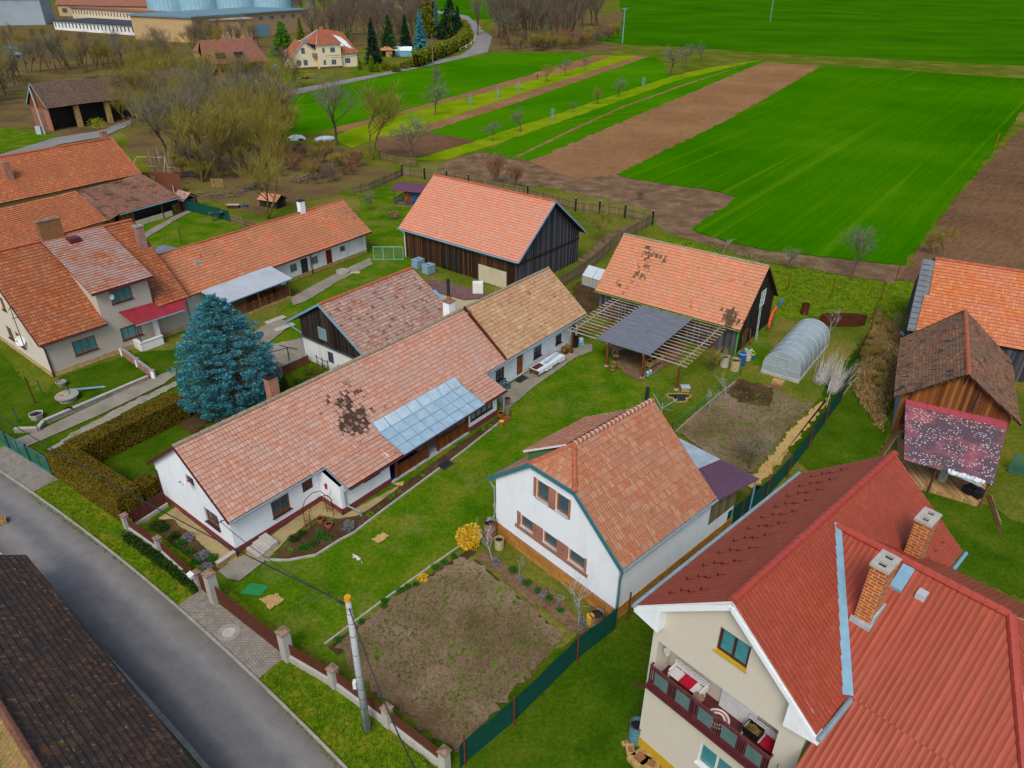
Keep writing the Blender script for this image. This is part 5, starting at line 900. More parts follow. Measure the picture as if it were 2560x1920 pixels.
# prototypes (height 10 m unless said)
ol=[bare_tree('bare_tree','x','tree',10,11+i,M['bark_y'],M['twig_ol'],(5,5,5,4),.8,.45,.010,.3,stems=2) for i in range(3)]
br=[bare_tree('bare_tree','x','tree',10,31+i,M['bark'],M['twig_br'],(5,5,5,4),.65,.6,.011,.36) for i in range(3)]
gy=[bare_tree('bare_tree','x','tree',10,51+i,M['bark'],M['twig_gr'],(7,5,5,4),.7,.5,.012,.33) for i in range(2)]
fr_=[bare_tree('fruit_tree','x','tree',6,71+i,M['bark'],M['twig_gr'],(6,5,5,4),1.1,.25,.011,.3) for i in range(3)]
fo=[bare_tree('fruit_tree','x','tree',6,81+i,M['bark_y'],M['twig_ol'],(6,5,5,4),1.1,.25,.011,.3) for i in range(2)]
th=[bare_tree('bare_shrub','x','shrub',5,91+i,M['bark'],[M['twig_br'],M['twig_ol'],M['twig_rd']][i],(5,5,4),.8,.5,.014,.32,stems=5,maxlev=3,r=.05) for i in range(3)]
bi=bare_tree('birch_tree','x','tree',10,99,M['bark_w'],M['twig_wh'],(6,4,4,3),.6,.6,.016,.4)
yg=[bare_tree('young_tree','x','tree',4,101+i,M['bark_lt'],M['twig_wh'],(4,3,3),.7,.5,.008,.35,maxlev=3,r=.05) for i in range(2)]
# named trees
put(ol[0],(667,547),(655,300),10,label='big olive green bare tree rising behind the ridge of the long outbuilding',cat='tree')
put(ol[1],(926,399),(915,180),10,label='tall bare tree with yellowish twigs left of the old orchard tree near the picket fence',cat='tree')
put(gy[0],(842,364),(812,165),10,label='tall thin bare tree by the white tarpaulin covered heaps',cat='tree')
put(fr_[0],(1034,410),(1040,278),6,label='gnarled old bare fruit tree by the corner of the picket fence',cat='tree')
put(fr_[1],(1089,287),(1082,178),6,label='round crowned bare tree standing beside the narrow ploughed strip below the road pole',cat='tree')
put(gy[1],(1086,225),(1080,160),10,label='narrow bare tree in front of the road pole',cat='tree')
ft=[((1232,353),(1227,298),'small bare fruit tree on the grass strip left of the second field tree',0),((1300,331),(1297,258),'grey bare fruit tree with pale trunk, first large one of the field row',0),((1433,281),(1430,253),'tiny sapling in the field row between two tree guards',0),((1493,259),(1497,212),'yellowish bare fruit tree with whitewashed trunk in the field row',1),((1545,242),(1548,182),'bare fruit tree in the field row just beyond the yellowish one',0),((1674,190),(1678,108),'largest round bare tree on the field, brown and dense',0),((1715,172),(1722,104),'slender bare tree right behind the largest field tree',0),((1752,155),(1760,97),'farthest bare tree of the field row, dark and upright',0),((1366,205),(1364,155),'bare fruit tree standing beside the person on the far strip',1),((1414,191),(1418,142),'dark pruned fruit tree in the middle of the far strip',0),((1463,175),(1461,133),'last small bare fruit tree of the far strip',0)]
for k,(b,t,l,w_) in enumerate(ft): put((fo if w_ else fr_)[k%(2 if w_ else 3)],b,t,6,label=l,cat='tree',group='fruit trees out on the fields')
gt=[((1805,636),(1806,585),'thin young bare tree between the orange shed roof and the wheat field',yg[0],4),((1965,677),(1967,615),'small pale bare tree by the field track, left of the tall grey one',fr_[2],6),((2128,703),(2140,560),'tall grey bare tree at the edge of the field track',gy[0],10),((2357,642),(2370,560),'olive bare tree just behind the ridge of the orange barn',fo[0],6),((2335,640),(2330,575),'bushy bare tree left of the olive one behind the orange barn',fo[1],6),((931,529),(929,465),'little bare tree on the lawn beside the summerhouse',fr_[1],6),((1511,610),(1504,520),'olive bare tree in the fenced plot between barn and picket fence',fo[0],6),((1875,1173),(1872,1075),'twisted bare tree beside the straw strip',fr_[0],6),((1770,1031),(1764,965),'pale whitewashed young tree at the lawn edge of the upper vegetable bed',yg[1],4),((1817,995),(1826,930),'second pale young tree on the lawn edge, nearer the pergola corner',yg[0],4),((2072,850),(2080,768),'pale bare tree right behind the arched greenhouse',yg[1],4),((1231,1401),(1222,1318),'white trunked forked sapling by the rain barrels of the white house',yg[0],4),((1447,1568),(1470,1440),'leafless pale sapling by the right corner of the sandstone plinth',yg[1],4),((1299,1441),(1285,1392),'short twisted bare shrub below the sandstone plinth',yg[1],4),((1393,1515),(1400,1460),'thin dry rose stem below the last window of the white house',yg[0],4)]
for b,t,l,p_,h0 in gt: put(p_,b,t,h0,label=l,cat='tree')
put(th[2],(1235,468),None,5,h=6.5,label='wide reddish bare bush behind the barn ridge',cat='shrub'); put(th[2],(1285,470),None,5,h=5.,label='right half of the reddish bushes behind the barn ridge',cat='shrub'); put(th[0],(1600,500),None,5,h=2.,label='low brush heap on the brown soil beyond the picket fence',cat='shrub')
put(th[1],(1781,930),(1795,865),5,label='pale twiggy shrub next to the rusty and blue barrels',cat='shrub')
put(fr_[0],(80,61),(72,-15),6,label='broad dark bare tree before the grey hall at the top left corner',cat='tree')
# thicket
def inpoly(u,v,poly):
    c=False
    for i in range(len(poly)):
        (x1,y1),(x2,y2)=poly[i],poly[i-1]
        if (y1>v)!=(y2>v) and u<(x2-x1)*(v-y1)/(y2-y1)+x1: c=not c
    return c
rt=random.Random(77)
def wood(name,plan,label):
    vs,fs,ms=[],[],[]; mats=[]; off=0; loops=[]
    for p,loc,rot,sc_ in plan:
        for ch in p.children:
            me=ch.data; n=len(me.vertices); co=np.empty(n*3,np.float32); me.vertices.foreach_get('co',co); co=co.reshape(-1,3)*sc_; c_,s_=math.cos(rot),math.sin(rot); co=co@np.array([[c_,s_,0],[-s_,c_,0],[0,0,1]],np.float32)+np.array(loc,np.float32)
            nl=len(me.loops); li=np.empty(nl,np.int32); me.loops.foreach_get('vertex_index',li); vs.append(co); loops.append(li+off); off+=n
            m_=me.materials[0]
            if m_ not in mats: mats.append(m_)
            ms.append(np.full(nl//4,mats.index(m_),np.int32))
    v=np.vstack(vs); l=np.concatenate(loops); mi=np.concatenate(ms); me=bpy.data.meshes.new(name); me.vertices.add(len(v)); me.vertices.foreach_set('co',v.ravel()); me.loops.add(len(l)); me.loops.foreach_set('vertex_index',l); me.polygons.add(len(l)//4); me.polygons.foreach_set('loop_start',np.arange(0,len(l),4,dtype=np.int32)); me.polygons.foreach_set('material_index',mi)
    for m_ in mats: me.materials.append(m_)
    me.update(calc_edges=True); o=bpy.data.objects.new(name,me); COL.objects.link(o); o['kind']='stuff'; o['label']=label; o['category']='wood'
def thicket(poly,n,protos,hr,label,group,cat,dmin=1.5,stuff=None):
    plan=[]
    us=[p[0] for p in poly]; vs=[p[1] for p in poly]; pl=[]; tries=0
    while len(pl)<n and tries<9000:
        tries+=1; u,v=rt.uniform(min(us),max(us)),rt.uniform(min(vs),max(vs))
        if not inpoly(u,v,poly): continue
        g=P(u,v)
        if any((g-q).length<dmin for q in pl): continue
        pl.append(g); p,h0=rt.choice(protos)
        if stuff: plan.append((p,g,rt.uniform(0,6.28),rt.uniform(*hr)/h0)); continue
        put(p,(u,v),None,h0,h=rt.uniform(*hr),label=label,cat=cat,group=group)
    if stuff: wood(stuff,plan,label)
def _n(): pass
T=lambda L,h: [(p,h) for p in L]
thicket([(400,400),(470,330),(560,300),(700,330),(720,400),(660,440),(560,470),(470,450)],36,T(ol,10)+T(br[:1],10)+T(gy[:1],10),(9,15),'bare olive green tree in the thicket behind the ruined shed','trees of the thicket behind the ruined shed','tree',2.6)
thicket([(270,290),(330,235),(430,215),(520,225),(560,290),(470,330),(400,345),(330,330)],34,T(ol,10)+T(br[:1],10),(9,14),'bare yellowish tree in the thicket before the long brown barn','trees before the long brown barn','tree',3)
thicket([(-120,230),(0,190),(150,170),(300,150),(420,140),(440,190),(300,180),(60,195),(0,260),(-120,300)],75,T(br,10)+T(ol,10)+T(gy,10),(8,13),'bare tree in the wood behind the long brown barn','wood behind the long brown barn','tree',3)
thicket([(-150,120),(60,80),(240,110),(420,105),(430,140),(200,150),(-100,190)],50,T(br,10)+T(ol,10),(5,9),'bare tree in the scrub before the white cowshed','scrub before the white cowshed','tree',4)
thicket([(470,110),(640,100),(650,120),(560,130),(500,140),(450,140)],30,T(br,10)+T(ol[:1],10),(8,13),'bare tree in front of the beige warehouse','trees in front of the beige warehouse','tree',4)
thicket([(700,250),(560,262),(480,270),(560,240),(640,225),(760,205),(760,225)],14,T(ol,10)+T(br,10),(8,13),'bare yellow tinged tree along the village lane','trees along the village lane','tree',4)
thicket([(760,110),(840,85),(960,70),(1080,60),(1090,90),(960,115),(860,125)],60,T(br,10),(14,22),'bare brown wood rising behind the conifers',None,'tree',5,'wood')
thicket([(640,40),(900,20),(1000,30),(990,60),(830,60),(690,60)],30,T(br,10)+[(bi,10)],(18,26),'thin bare wood far behind the cream house',None,'tree',6,'wood')
thicket([(1235,110),(1250,60),(1400,50),(1530,60),(1480,85),(1420,115),(1290,125)],70,T(br,10)+T(gy,10),(16,28),'tall bare wood beside the road bend',None,'tree',5,'wood')
thicket([(1280,122),(1400,112),(1480,100),(1560,90),(1500,112),(1420,126),(1300,130),(1232,128)],44,T(th,5),(5,9),'bare brown bush at the edge of the wood by the road bend','bushes at the edge of the wood','shrub',2.5)
thicket([(440,250),(600,225),(760,190),(640,200),(560,205),(470,215)],22,T(th,5),(2.5,5),'bare bush on the verge of the village lane','bushes along the village lane','shrub',2)
thicket([(700,380),(840,380),(900,410),(880,450),(780,470),(700,440)],40,T(th,5),(1.8,4),'low bare bush in the rough ground behind the chicken run','bushes behind the chicken run','shrub',1.6)
thicket([(420,400),(640,400),(650,440),(480,455),(400,420)],26,T(th[:2],5),(2.5,5),'low bare bush under the thicket trees','bushes under the thicket trees','shrub',1.6)
thicket([(2140,900),(2200,780),(2240,800),(2230,900),(2190,980)],16,[(th[1],5)],(.7,1.5),'dry bramble clump in the overgrown strip left of the brown barn','brambles left of the brown barn','shrub',.7)
put(br[0],(1195,88),(1190,-60),10,label='lone dark bare tree beside the road bend',cat='tree'); put(br[1],(790,32),(780,-40),10,label='tall bare trunk at the top edge above the cream house',cat='tree')
put(bi,(972,70),(968,-40),10,label='white stemmed birch behind the conifers',cat='tree')
for p in ol+br+gy+fr_+fo+th+[bi]+yg:
    if p.name not in used: p.location=(0,-500,-50)
# conifers
def conifer(name,label,h,rb,seed,mat,nb=26,dens=18,trunkm=None,droop=.25,taper=1.0,leaf=.22,cat='tree',group=None,fat=.0,z0=.04):
    rr=np.random.default_rng(seed); e=thing(name,label,cat,(0,-500,-50),0,group); C_,U_,W_=[],[],[]
    mb=MB(); mb.tube((0,0,0),(0,0,h*.95),h*.018,h*.004,7); mb.build('trunk',trunkm or M['bark'],e)
    for i in range(nb):
        t=z0+(.97-z0)*i/nb; rad=rb*((1-t)**taper)*(1+fat*math.sin(PI*min(1,t*1.6)))
        k=max(4,int(5+13*rad/rb))
        for j in range(k):
            az=rr.uniform(0,2*PI); rl=rad*rr.uniform(.72,1.12); d=np.array([math.cos(az),math.sin(az),-droop]); n=max(4,int(dens*rl/rb)+4); s=rr.uniform(.25,1,n)**.8
            c=np.outer(s*rl,d)+np.array([0,0,t*h+.12*rl])+rr.normal(0,.05*rb+.04,(n,3)); u=d[None]*.9+rr.normal(0,.55,(n,3))+np.array([0,0,.15]); u/=np.linalg.norm(u,axis=1,keepdims=True); z=leaf*rr.uniform(.7,1.3,(n,1)); C_.append(c); U_.append(u*z); W_.append(perp(u)*z*.32)
    leaves('crown',np.vstack(C_),np.vstack(U_),np.vstack(W_),mat,e); return e
def blue_spruce():
    g=P(590,1028); h=10.5; e=thing('spruce_tree','big blue spruce standing between the hedge and the grey house','tree',g); rr=np.random.default_rng(8)
    mb=MB(); mb.tube((0,0,0),(0,0,h*.95),.24,.03,9); mb.build('trunk',M['bark'],e); C_,U_,W_=[],[],[]; tb=TB()
    z=.95
    while z<h-.15:
        t=(z-.9)/(h-.9); R0=3.5*min(1,(1-t)*1.75)**.7*(1 if t>.12 else .78+t*1.8)
        for ring in (1.,.68,.4):
            r=R0*ring; k=max(1,int(2*PI*r/.78)); ph=rr.uniform(0,6.28)
            for j in range(k):
                az=ph+2*PI*j/k+rr.normal(0,.16); rr_=r*rr.uniform(.84,1.1); zz=z+rr.normal(0,.14)+(1-ring)*.35; d=np.array([math.cos(az),math.sin(az),.22]); s_=np.array([-math.sin(az),math.cos(az),0]); c0=np.array([math.cos(az)*rr_,math.sin(az)*rr_,zz-.05*rr_])
                n=int(120*(1 if ring==1 else .6)); L=.42*rr.uniform(.75,1.2)*(1 if t<.85 else .6); p=rr.normal(0,1,(n,3)); p/=np.maximum(1,np.linalg.norm(p,axis=1,keepdims=True))
                c=c0+np.outer(p[:,0]*L*1.1,d)+np.outer(p[:,1]*L*.8,s_)+np.outer(p[:,2]*L*.42,[0,0,1]); u=np.outer(p[:,0]+.35,d)+np.outer(p[:,1],s_)+np.array([0,0,.45])+rr.normal(0,.45,(n,3)); u/=np.linalg.norm(u,axis=1,keepdims=True); q=.085*rr.uniform(.7,1.4,(n,1)); C_.append(c); U_.append(u*q); W_.append(perp(u)*q*.33)
                if ring==1: tb.seg(V((0,0,zz+.1)),V(tuple(c0)),.05,.02)
        z+=.52*(1 if t<.8 else .75)
    leaves('crown',np.vstack(C_),np.vstack(U_),np.vstack(W_),M['spruce'],e); tb.build('branches',M['bark'],e)
blue_spruce()
cn=[('dark green spruce beside the garden hut',(935,160),(930,40),M['conif_d'],2.6),('green spruce left of the striped greenhouse',(975,140),(970,32),M['conif'],4.2),('dark spruce behind the striped greenhouse',(1015,118),(1018,32),M['conif_d'],3.),('blue grey spruce among the dark conifers by the road',(1052,125),(1046,20),M['spruce'],2.6),('tall yellow green spruce right behind the blue grey one',(1070,95),(1060,-25),M['conif_y'],3.8),('narrow dark spruce behind the yellow green one',(1085,88),(1082,0),M['conif_d'],2.2),('slim blue spruce next to the tallest conifer',(1092,90),(1090,5),M['spruce'],1.8),('tallest dark green conifer beside the road hedge',(1125,98),(1112,-25),M['conif_d'],5.),('dark conifer at the right end of the road hedge',(1145,92),(1142,10),M['conif_d'],3.2),('small green spruce behind the chimney of the cream house',(812,85),(813,55),M['conif'],2.2),('bright green spruce at the right gable of the cream house',(872,135),(872,70),M['conif_g'],2.4)]
for i,(l,b,t,m_,rb) in enumerate(cn):
    c=conifer('conifer',l,10,rb*.85,200+i,m_,22,16,leaf=.3); put(c,b,t,10)
c=conifer('pine_tree','bushy bright green pine left of the cream house','10' and 10,3.6,231,M['conif_g'],20,22,taper=.6,leaf=.4,fat=.2); put(c,(712,140),(716,50),10)
c=conifer('conifer','yellow green cypress right behind the bushy pine',10,2.4,232,M['conif_y'],22,16,leaf=.32); put(c,(755,115),(757,40),10)
for l,b,t in (('small pointed conical thuja left of the bare saplings by the lane',(900,175),(898,145)),('taller pointed conical thuja by the lane fence',(930,180),(924,137)),('low conical thuja right of the taller one by the lane',(945,180),(945,155))):
    c=conifer('thuja',l,3,.85,int(b[0]),M['thuja'],16,14,leaf=.14,droop=-.1,taper=.8,cat='shrub'); put(c,b,t,3)
def mound(name,label,px,r,h,mat,n=2500,size=.06,cat='shrub',group=None,flat=1.,shell=.75,stemm=None):
    e=thing(name,label,cat,P(*px),0,group); cs=[];rs=[]
    rr=random.Random(int(px[0]*3+px[1]))
    for i in range(7): a=rr.uniform(0,6.28); k=rr.uniform(0,.45)*r; cs.append((math.cos(a)*k,math.sin(a)*k,h*rr.uniform(.35,.6))); rs.append((r*rr.uniform(.5,.75),r*rr.uniform(.5,.75),h*rr.uniform(.3,.48)))
    cloud('foliage',cs,rs,n,size,mat,e,shell,.2); tb=TB()
    for i in range(8): a=rr.uniform(0,6.28); tb.seg(V((0,0,0)),V((math.cos(a)*r*.6,math.sin(a)*r*.6,h*.7)),.015,.006)
    tb.build('stems',stemm or M['bark'],e); return e
def cone_shrub(label,px,r,h,mat):
    e=thing('conical_shrub',label,'shrub',P(*px)); n=9000; t=RN.random(n)**1.3; az=RN.random(n)*2*PI; rad=r*(1-t)**.7*(.82+.2*RN.random(n)); c=np.stack([np.cos(az)*rad,np.sin(az)*rad,.05+t*h],1); u=np.stack([np.cos(az)*.6,np.sin(az)*.6,np.ones(n)*.7],1)+rdir(n)*.4; u/=np.linalg.norm(u,axis=1,keepdims=True); leaves('foliage',c,u*.06,perp(u)*.03,mat,e); mb=MB(); mb.tube((0,0,0),(0,0,h*.6),.05,.02,6); mb.build('stem',M['bark'],e)
cone_shrub('clipped conical thuja against the whitewashed wall of the back house',(865,930),.95,2.3,M['thuja']); cone_shrub('rounded clipped thuja behind the red chimney of the bungalow',(716,985),.95,1.75,M['thuja'])
mound('forsythia_bush','bright yellow flowering forsythia beside the rain barrels',(1172,1368),1.05,1.85,M['forsy'],4200,.06); mound('forsythia_bush','small yellow flowering bush at the edge of the front vegetable bed',(1058,1452),.35,.6,M['forsy'],700,.04)
mound('shrub','mixed brownish green shrubs along the brick garden wall',(790,945),1.5,1.1,M['shrub_o'],2500,.06); mound('shrub','second low shrub patch beside the round clipped thuja',(750,965),.9,.7,M['shrub'],1500,.05)
mound('shrub','yellow flowering elder twigs by the chimney of the far orange roof',(248,325),2.2,3.2,M['bud'],900,.1)
bedpl=[((395,1318),.55,.5,'holly'),((412,1326),.5,.45,'holly'),((440,1345),.45,.5,'holly'),((470,1352),.5,.5,'lav'),((452,1365),.5,.45,'shrub'),((475,1382),.4,.4,'shrub'),((510,1395),.55,.5,'lav'),((492,1405),.4,.35,'shrub'),((535,1400),.45,.4,'shrub'),((520,1420),.45,.35,'lav')]
for i,(px,r,h,m_) in enumerate(bedpl): mound('garden_plant',('grey lavender clump in the front bed behind the brown picket fence' if m_=='lav' else 'green leafy clump in the front bed behind the brown picket fence'),px,r,h,M[m_],700,.05,'plant','plants of the front bed behind the picket fence')
b2=[((735,1355),.45,.6,'holly'),((760,1375),.5,.45,'shrub'),((785,1365),.5,.5,'shrub'),((800,1345),.45,.5,'shrub'),((872,1325),.6,.6,'lav'),((820,1350),.35,.35,'shrub'),((755,1340),.35,.4,'holly'),((725,1380),.3,.25,'weed'),((978,1248),.35,.45,'weed'),((925,1290),.3,.3,'weed'),((998,1232),.2,.25,'weed'),((947,1273),.15,.2,'weed'),((1055,1192),.25,.25,'weed'),((1210,1078),.25,.3,'weed'),((1228,1070),.25,.3,'weed')]
for i,(px,r,h,m_) in enumerate(b2): mound('garden_plant',('grey lavender bush at the bend of the palisade edging' if m_=='lav' else 'green plant in the bed along the bungalow front'),px,r,h,M[m_],500,.05,'plant','plants of the bed along the bungalow')
b3=[((1284,1430),.35,.4,'shrub'),((1318,1462),.35,.4,'shrub'),((1345,1482),.3,.3,'shrub'),((1357,1488),.28,.3,'lav'),((1372,1500),.3,.3,'shrub'),((1400,1530),.25,.25,'shrub'),((1242,1408),.4,.35,'lav'),((1455,1560),.5,.5,'lav'),((1300,1450),.25,.35,'lav')]
for px,r,h,m_ in b3: mound('garden_plant',('grey lavender tuft in the bed before the sandstone plinth' if m_=='lav' else 'green perennial in the bed before the sandstone plinth'),px,r,h,M[m_],500,.045,'plant','plants before the sandstone plinth')
b4=[(845,1605),(905,1560),(960,1520),(960,1505),(1000,1480),(1040,1465),(1110,1410),(1135,1395),(1090,1420),(1020,1472)]
for px in b4: mound('garden_plant','green tuft in the narrow bed along the lawn kerb','%d'%0 and px,.28,.3,M['shrub'],350,.045,'plant','tufts in the narrow bed along the lawn kerb')
# hedges
def hedgebox(fr,name,label,boxes,mat,dens=620,size=.04,cat='hedge',inner=M['hedge_in']):
    e=frthing(name,label,cat,fr); mb=MB(); C_,Nn=[],[]
    for (a0,a1,b0,b1,h) in boxes:
        mb.box(a0+.08,a1-.08,b0+.08,b1-.08,0,h-.07)
        for (o,u,v,nn) in (((a0,b0,h),(a1-a0,0,0),(0,b1-b0,0),(0,0,1)),((a0,b0,0),(a1-a0,0,0),(0,0,h),(0,-1,0)),((a0,b1,0),(a1-a0,0,0),(0,0,h),(0,1,0)),((a0,b0,0),(0,b1-b0,0),(0,0,h),(-1,0,0)),((a1,b0,0),(0,b1-b0,0),(0,0,h),(1,0,0))):
            A=np.linalg.norm(u)*np.linalg.norm(v); n=int(A*dens); s,t=RN.random((n,1)),RN.random((n,1)); c=np.array(o)+s*np.array(u)+t*np.array(v)+np.array(nn)*RN.normal(-.02,.028,(n,1)); C_.append(c); Nn.append(np.repeat(np.array([nn],float),n,0))
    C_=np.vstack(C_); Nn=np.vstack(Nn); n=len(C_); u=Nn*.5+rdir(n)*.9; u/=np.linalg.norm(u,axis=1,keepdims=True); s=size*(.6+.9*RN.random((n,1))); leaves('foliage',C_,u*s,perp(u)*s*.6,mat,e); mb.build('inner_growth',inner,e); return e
hf=Fr(KA.x,KA.y,math.degrees(math.atan2(KD.y,KD.x))); hs0=ks(137,1195); hs1=ks(305,1312); tb_=4.45
q0,q1=P(137,1195),P(305,1312); fh=Fr(q0.x,q0.y,math.degrees(math.atan2(q1.y-q0.y,q1.x-q0.x)))
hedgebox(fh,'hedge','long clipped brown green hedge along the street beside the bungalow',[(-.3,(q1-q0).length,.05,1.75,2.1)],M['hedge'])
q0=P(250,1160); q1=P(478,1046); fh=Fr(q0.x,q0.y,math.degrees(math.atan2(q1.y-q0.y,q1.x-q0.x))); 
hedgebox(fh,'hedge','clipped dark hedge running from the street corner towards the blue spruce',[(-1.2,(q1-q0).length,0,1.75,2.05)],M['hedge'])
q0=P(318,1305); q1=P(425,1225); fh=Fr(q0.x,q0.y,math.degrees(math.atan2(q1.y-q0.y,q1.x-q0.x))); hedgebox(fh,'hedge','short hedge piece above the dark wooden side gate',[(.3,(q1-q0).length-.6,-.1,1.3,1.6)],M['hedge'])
rp=[P(1078,158),P(1130,140),P(1165,120),P(1180,100),P(1172,85),P(1158,72)]; rp=[P(1060,170),P(1090,157),P(1125,143),P(1155,128),P(1176,108),P(1180,90),P(1168,72)]
for i,(a,b) in enumerate(zip(rp[:-1],rp[1:])):
    if i==0: hr=thing('hedge','long tall yellow green hedge curving along the far road','hedge',rp[0]); hC,hU,hW=[],[],[]; hm=MB()
    d=(b-a); L=d.length; n=int(L*95); s=RN.random((n,1)); h=5.2; nn=np.array((-d.y,d.x,0))/max(L,.1); c=np.array(a-rp[0])+s*np.array(d)+nn*(3.+RN.normal(0,1.0,(n,1)))+np.array([0,0,1])*h*RN.random((n,1))**.6; u=rdir(n)*.7+np.array([0,0,.6]); u/=np.linalg.norm(u,axis=1,keepdims=True); hC.append(c); hU.append(u*.4); hW.append(perp(u)*.22)
    off=V(nn)*3.; hm.bar(a-rp[0]+off+V((0,0,2.2)),b-rp[0]+off+V((0,0,2.2)),1.8,4.2)
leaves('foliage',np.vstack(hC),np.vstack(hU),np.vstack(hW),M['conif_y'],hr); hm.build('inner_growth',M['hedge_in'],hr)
for i,px in enumerate(((965,175),(990,180),(1010,172),(1030,168),(1048,160))): mound('shrub','rounded yellow green garden shrub along the lane below the striped greenhouse',px,2.4,2.6,M['conif_y'],1500,.2,'shrub','garden shrubs along the lane below the greenhouse')
# row of small shrubs outside the picket fence
for i in range(16):
    t=i/15; u,v=lerp(322,490,t),lerp(1352,1478,t); mound('shrub','small dark box shrub in the row outside the brown picket fence',(u,v),.42,.8,M['holly'],900,.05,'shrub','shrub row outside the brown picket fence')
# ground cover tufts
def tufts(name,poly,n,size,mat,label,seed):
    rr=random.Random(seed); us=[p[0] for p in poly]; vs=[p[1] for p in poly]; pts=[]
    W=[P(*p) for p in poly]; xs=[p.x for p in W]; ys=[p.y for p in W]; wp=[(p.x,p.y) for p in W]
    while len(pts)<n:
        x,y=rr.uniform(min(xs),max(xs)),rr.uniform(min(ys),max(ys))
        if inpoly(x,y,wp): pts.append((x,y))
    k=5; c=np.repeat(np.array([(x,y,0.) for x,y in pts]),k,0); m=len(c); u=rdir(m)*.5+np.array([0,0,1.]); u/=np.linalg.norm(u,axis=1,keepdims=True); s=size*(.5+RN.random((m,1))); c+=np.concatenate([RN.normal(0,size*.6,(m,2)),np.full((m,1),.15)],1)+u*s*.5
    o=leaves(name,c,u*s,perp(u)*s*.35,mat); o['kind']='stuff'; o['label']=label; o['category']='ground cover'; return o
tufts('weeds',[(960,1530),(1160,1400),(1400,1600),(1150,1850),(870,1605)],1000,.065,M['weed'],'sparse green weeds on the front vegetable bed',1)
tufts('dry_grass',[(2130,980),(2190,780),(2250,830),(2240,960),(2200,1080)],2600,.16,M['dry'],'dry tangled grass in the strip left of the brown barn',2)
tufts('grass',[(72,1245),(137,1200),(440,1430),(500,1480),(440,1515),(330,1432)],1500,.05,M['grass_t'],'uneven grass of the street verge before the hedge',3)
tufts('grass',[(640,1705),(720,1655),(1120,1935),(850,1935)],1500,.05,M['grass_t'],'uneven grass of the street verge around the concrete pole',4)
tufts('weeds',[(1700,1080),(1850,980),(2030,1020),(1870,1190)],600,.07,M['weed'],'scattered weeds on the upper vegetable bed',5)
tufts('dry_grass',[(1640,600),(1760,610),(2209,712),(2330,715),(2230,830),(1900,770)],1800,.12,M['grass_t'],'rough grass between the shed and the field track',6)
# ---------- street fence, gates ----------
def fx(u,v): return hf.l(P(u,v)).x
pil=[(323,1329,1.5,.34),(405,1387,1.5,.34),(501,1474,1.5,.34),(541,1507,2.45,.52),(722,1650,2.3,.5),(838,1718,1.55,.4),(972,1817,1.55,.4),(1113,1926,1.55,.4)]
PP=[P(u,v) for u,v,_,_ in pil]
def seg_(i,j): d=PP[j]-PP[i]; return PP[i],math.atan2(d.y,d.x),d.length
pn=['first pillar of the brown fence at the end of the hedge','pillar between the two brown picket panels before the front bed','slim pillar carrying the white letterbox','tall thick pillar between small gate and sliding gate','tall pillar at the lower end of the brown sliding gate','low pillar just left of the concrete pole','low pillar just right of the concrete pole','last low pillar at the bottom edge beside the turquoise gate']
PX=[]
for k,(u,v,h,w_) in enumerate(pil):
    t=thing('fence_pillar','grey rendered '+pn[k],'pillar',PP[k],hf.y,'pillars of the street fence'); mb=MB(); mb.box(-w_/2,w_/2,-w_/2,w_/2,0,h-.1); mb.build('shaft',M['pillar'],t)
    mb=MB(); c=w_/2+.06; b_=[V((x*c,y*c,h-.1)) for x,y in ((-1,-1),(1,-1),(1,1),(-1,1))]; tp=[p+V((0,0,.05)) for p in b_]; mb.hexa(b_+tp)
    for i in range(4): mb.face([tp[i],tp[(i+1)%4],V((0,0,h+.06))])
    mb.build('cap',M['cap'],t)
def slats(par,x0,x1,z0,z1,gap,w_,mat,point=0.,name='pales'):
    mb=MB(); n=int((x1-x0)/gap); rr=random.Random(n)
    for i in range(n):
        x=x0+(i+.5)*(x1-x0)/n; mb.box(x-w_/2,x+w_/2,-.012,.012,z0,z1)
        if point: mb.face([(x-w_/2,.012,z1),(x+w_/2,.012,z1),(x,.012,z1+point)]); mb.face([(x-w_/2,-.012,z1),(x,-.012,z1+point),(x+w_/2,-.012,z1)]); mb.face([(x-w_/2,-.012,z1),(x-w_/2,.012,z1),(x,.012,z1+point),(x,-.012,z1+point)]); mb.face([(x+w_/2,-.012,z1),(x,-.012,z1+point),(x,.012,z1+point),(x+w_/2,.012,z1)])
    return mb.build(name,mat,par)
fl=['brown picket panel on a low wall next to the hedge end','brown picket panel on a low wall before the front flower bed','brown picket panel on a low wall left of the concrete pole','brown picket panel on a low wall behind the concrete pole','brown picket panel on a low wall at the bottom edge']
for k,(i,j) in enumerate(((0,1),(1,2),(4,5),(5,6),(6,7))):
    o_,y_,l_=seg_(i,j); x0_,x1_=.24,l_-.22; t=thing('picket_fence',fl[k],'fence',o_,y_,'panels of the street fence'); mb=MB(); mb.box(x0_,x1_,-.13,.13,0,.5); mb.build('low_wall',M['pillar'],t); slats(t,x0_,x1_,.56,1.36,.11,.085,M['fencebrown']); mb=MB(); mb.box(x0_,x1_,.014,.05,.66,.72); mb.box(x0_,x1_,.014,.05,1.15,1.21); mb.build('rails',M['fencebrown'],t)
t=thing('sliding_gate','long brown sliding gate of pointed pales across the paved drive','gate',seg_(3,4)[0],seg_(3,4)[1]); gl_=seg_(3,4)[2]; slats(t,.28,gl_-.27,.1,1.5,.13,.085,M['fencebrown'],.07); mb=MB(); mb.box(.28,gl_-.27,.02,.07,.2,.28); mb.box(.28,gl_-.27,.02,.07,1.2,1.28); mb.build('rails',M['fencebrown'],t)
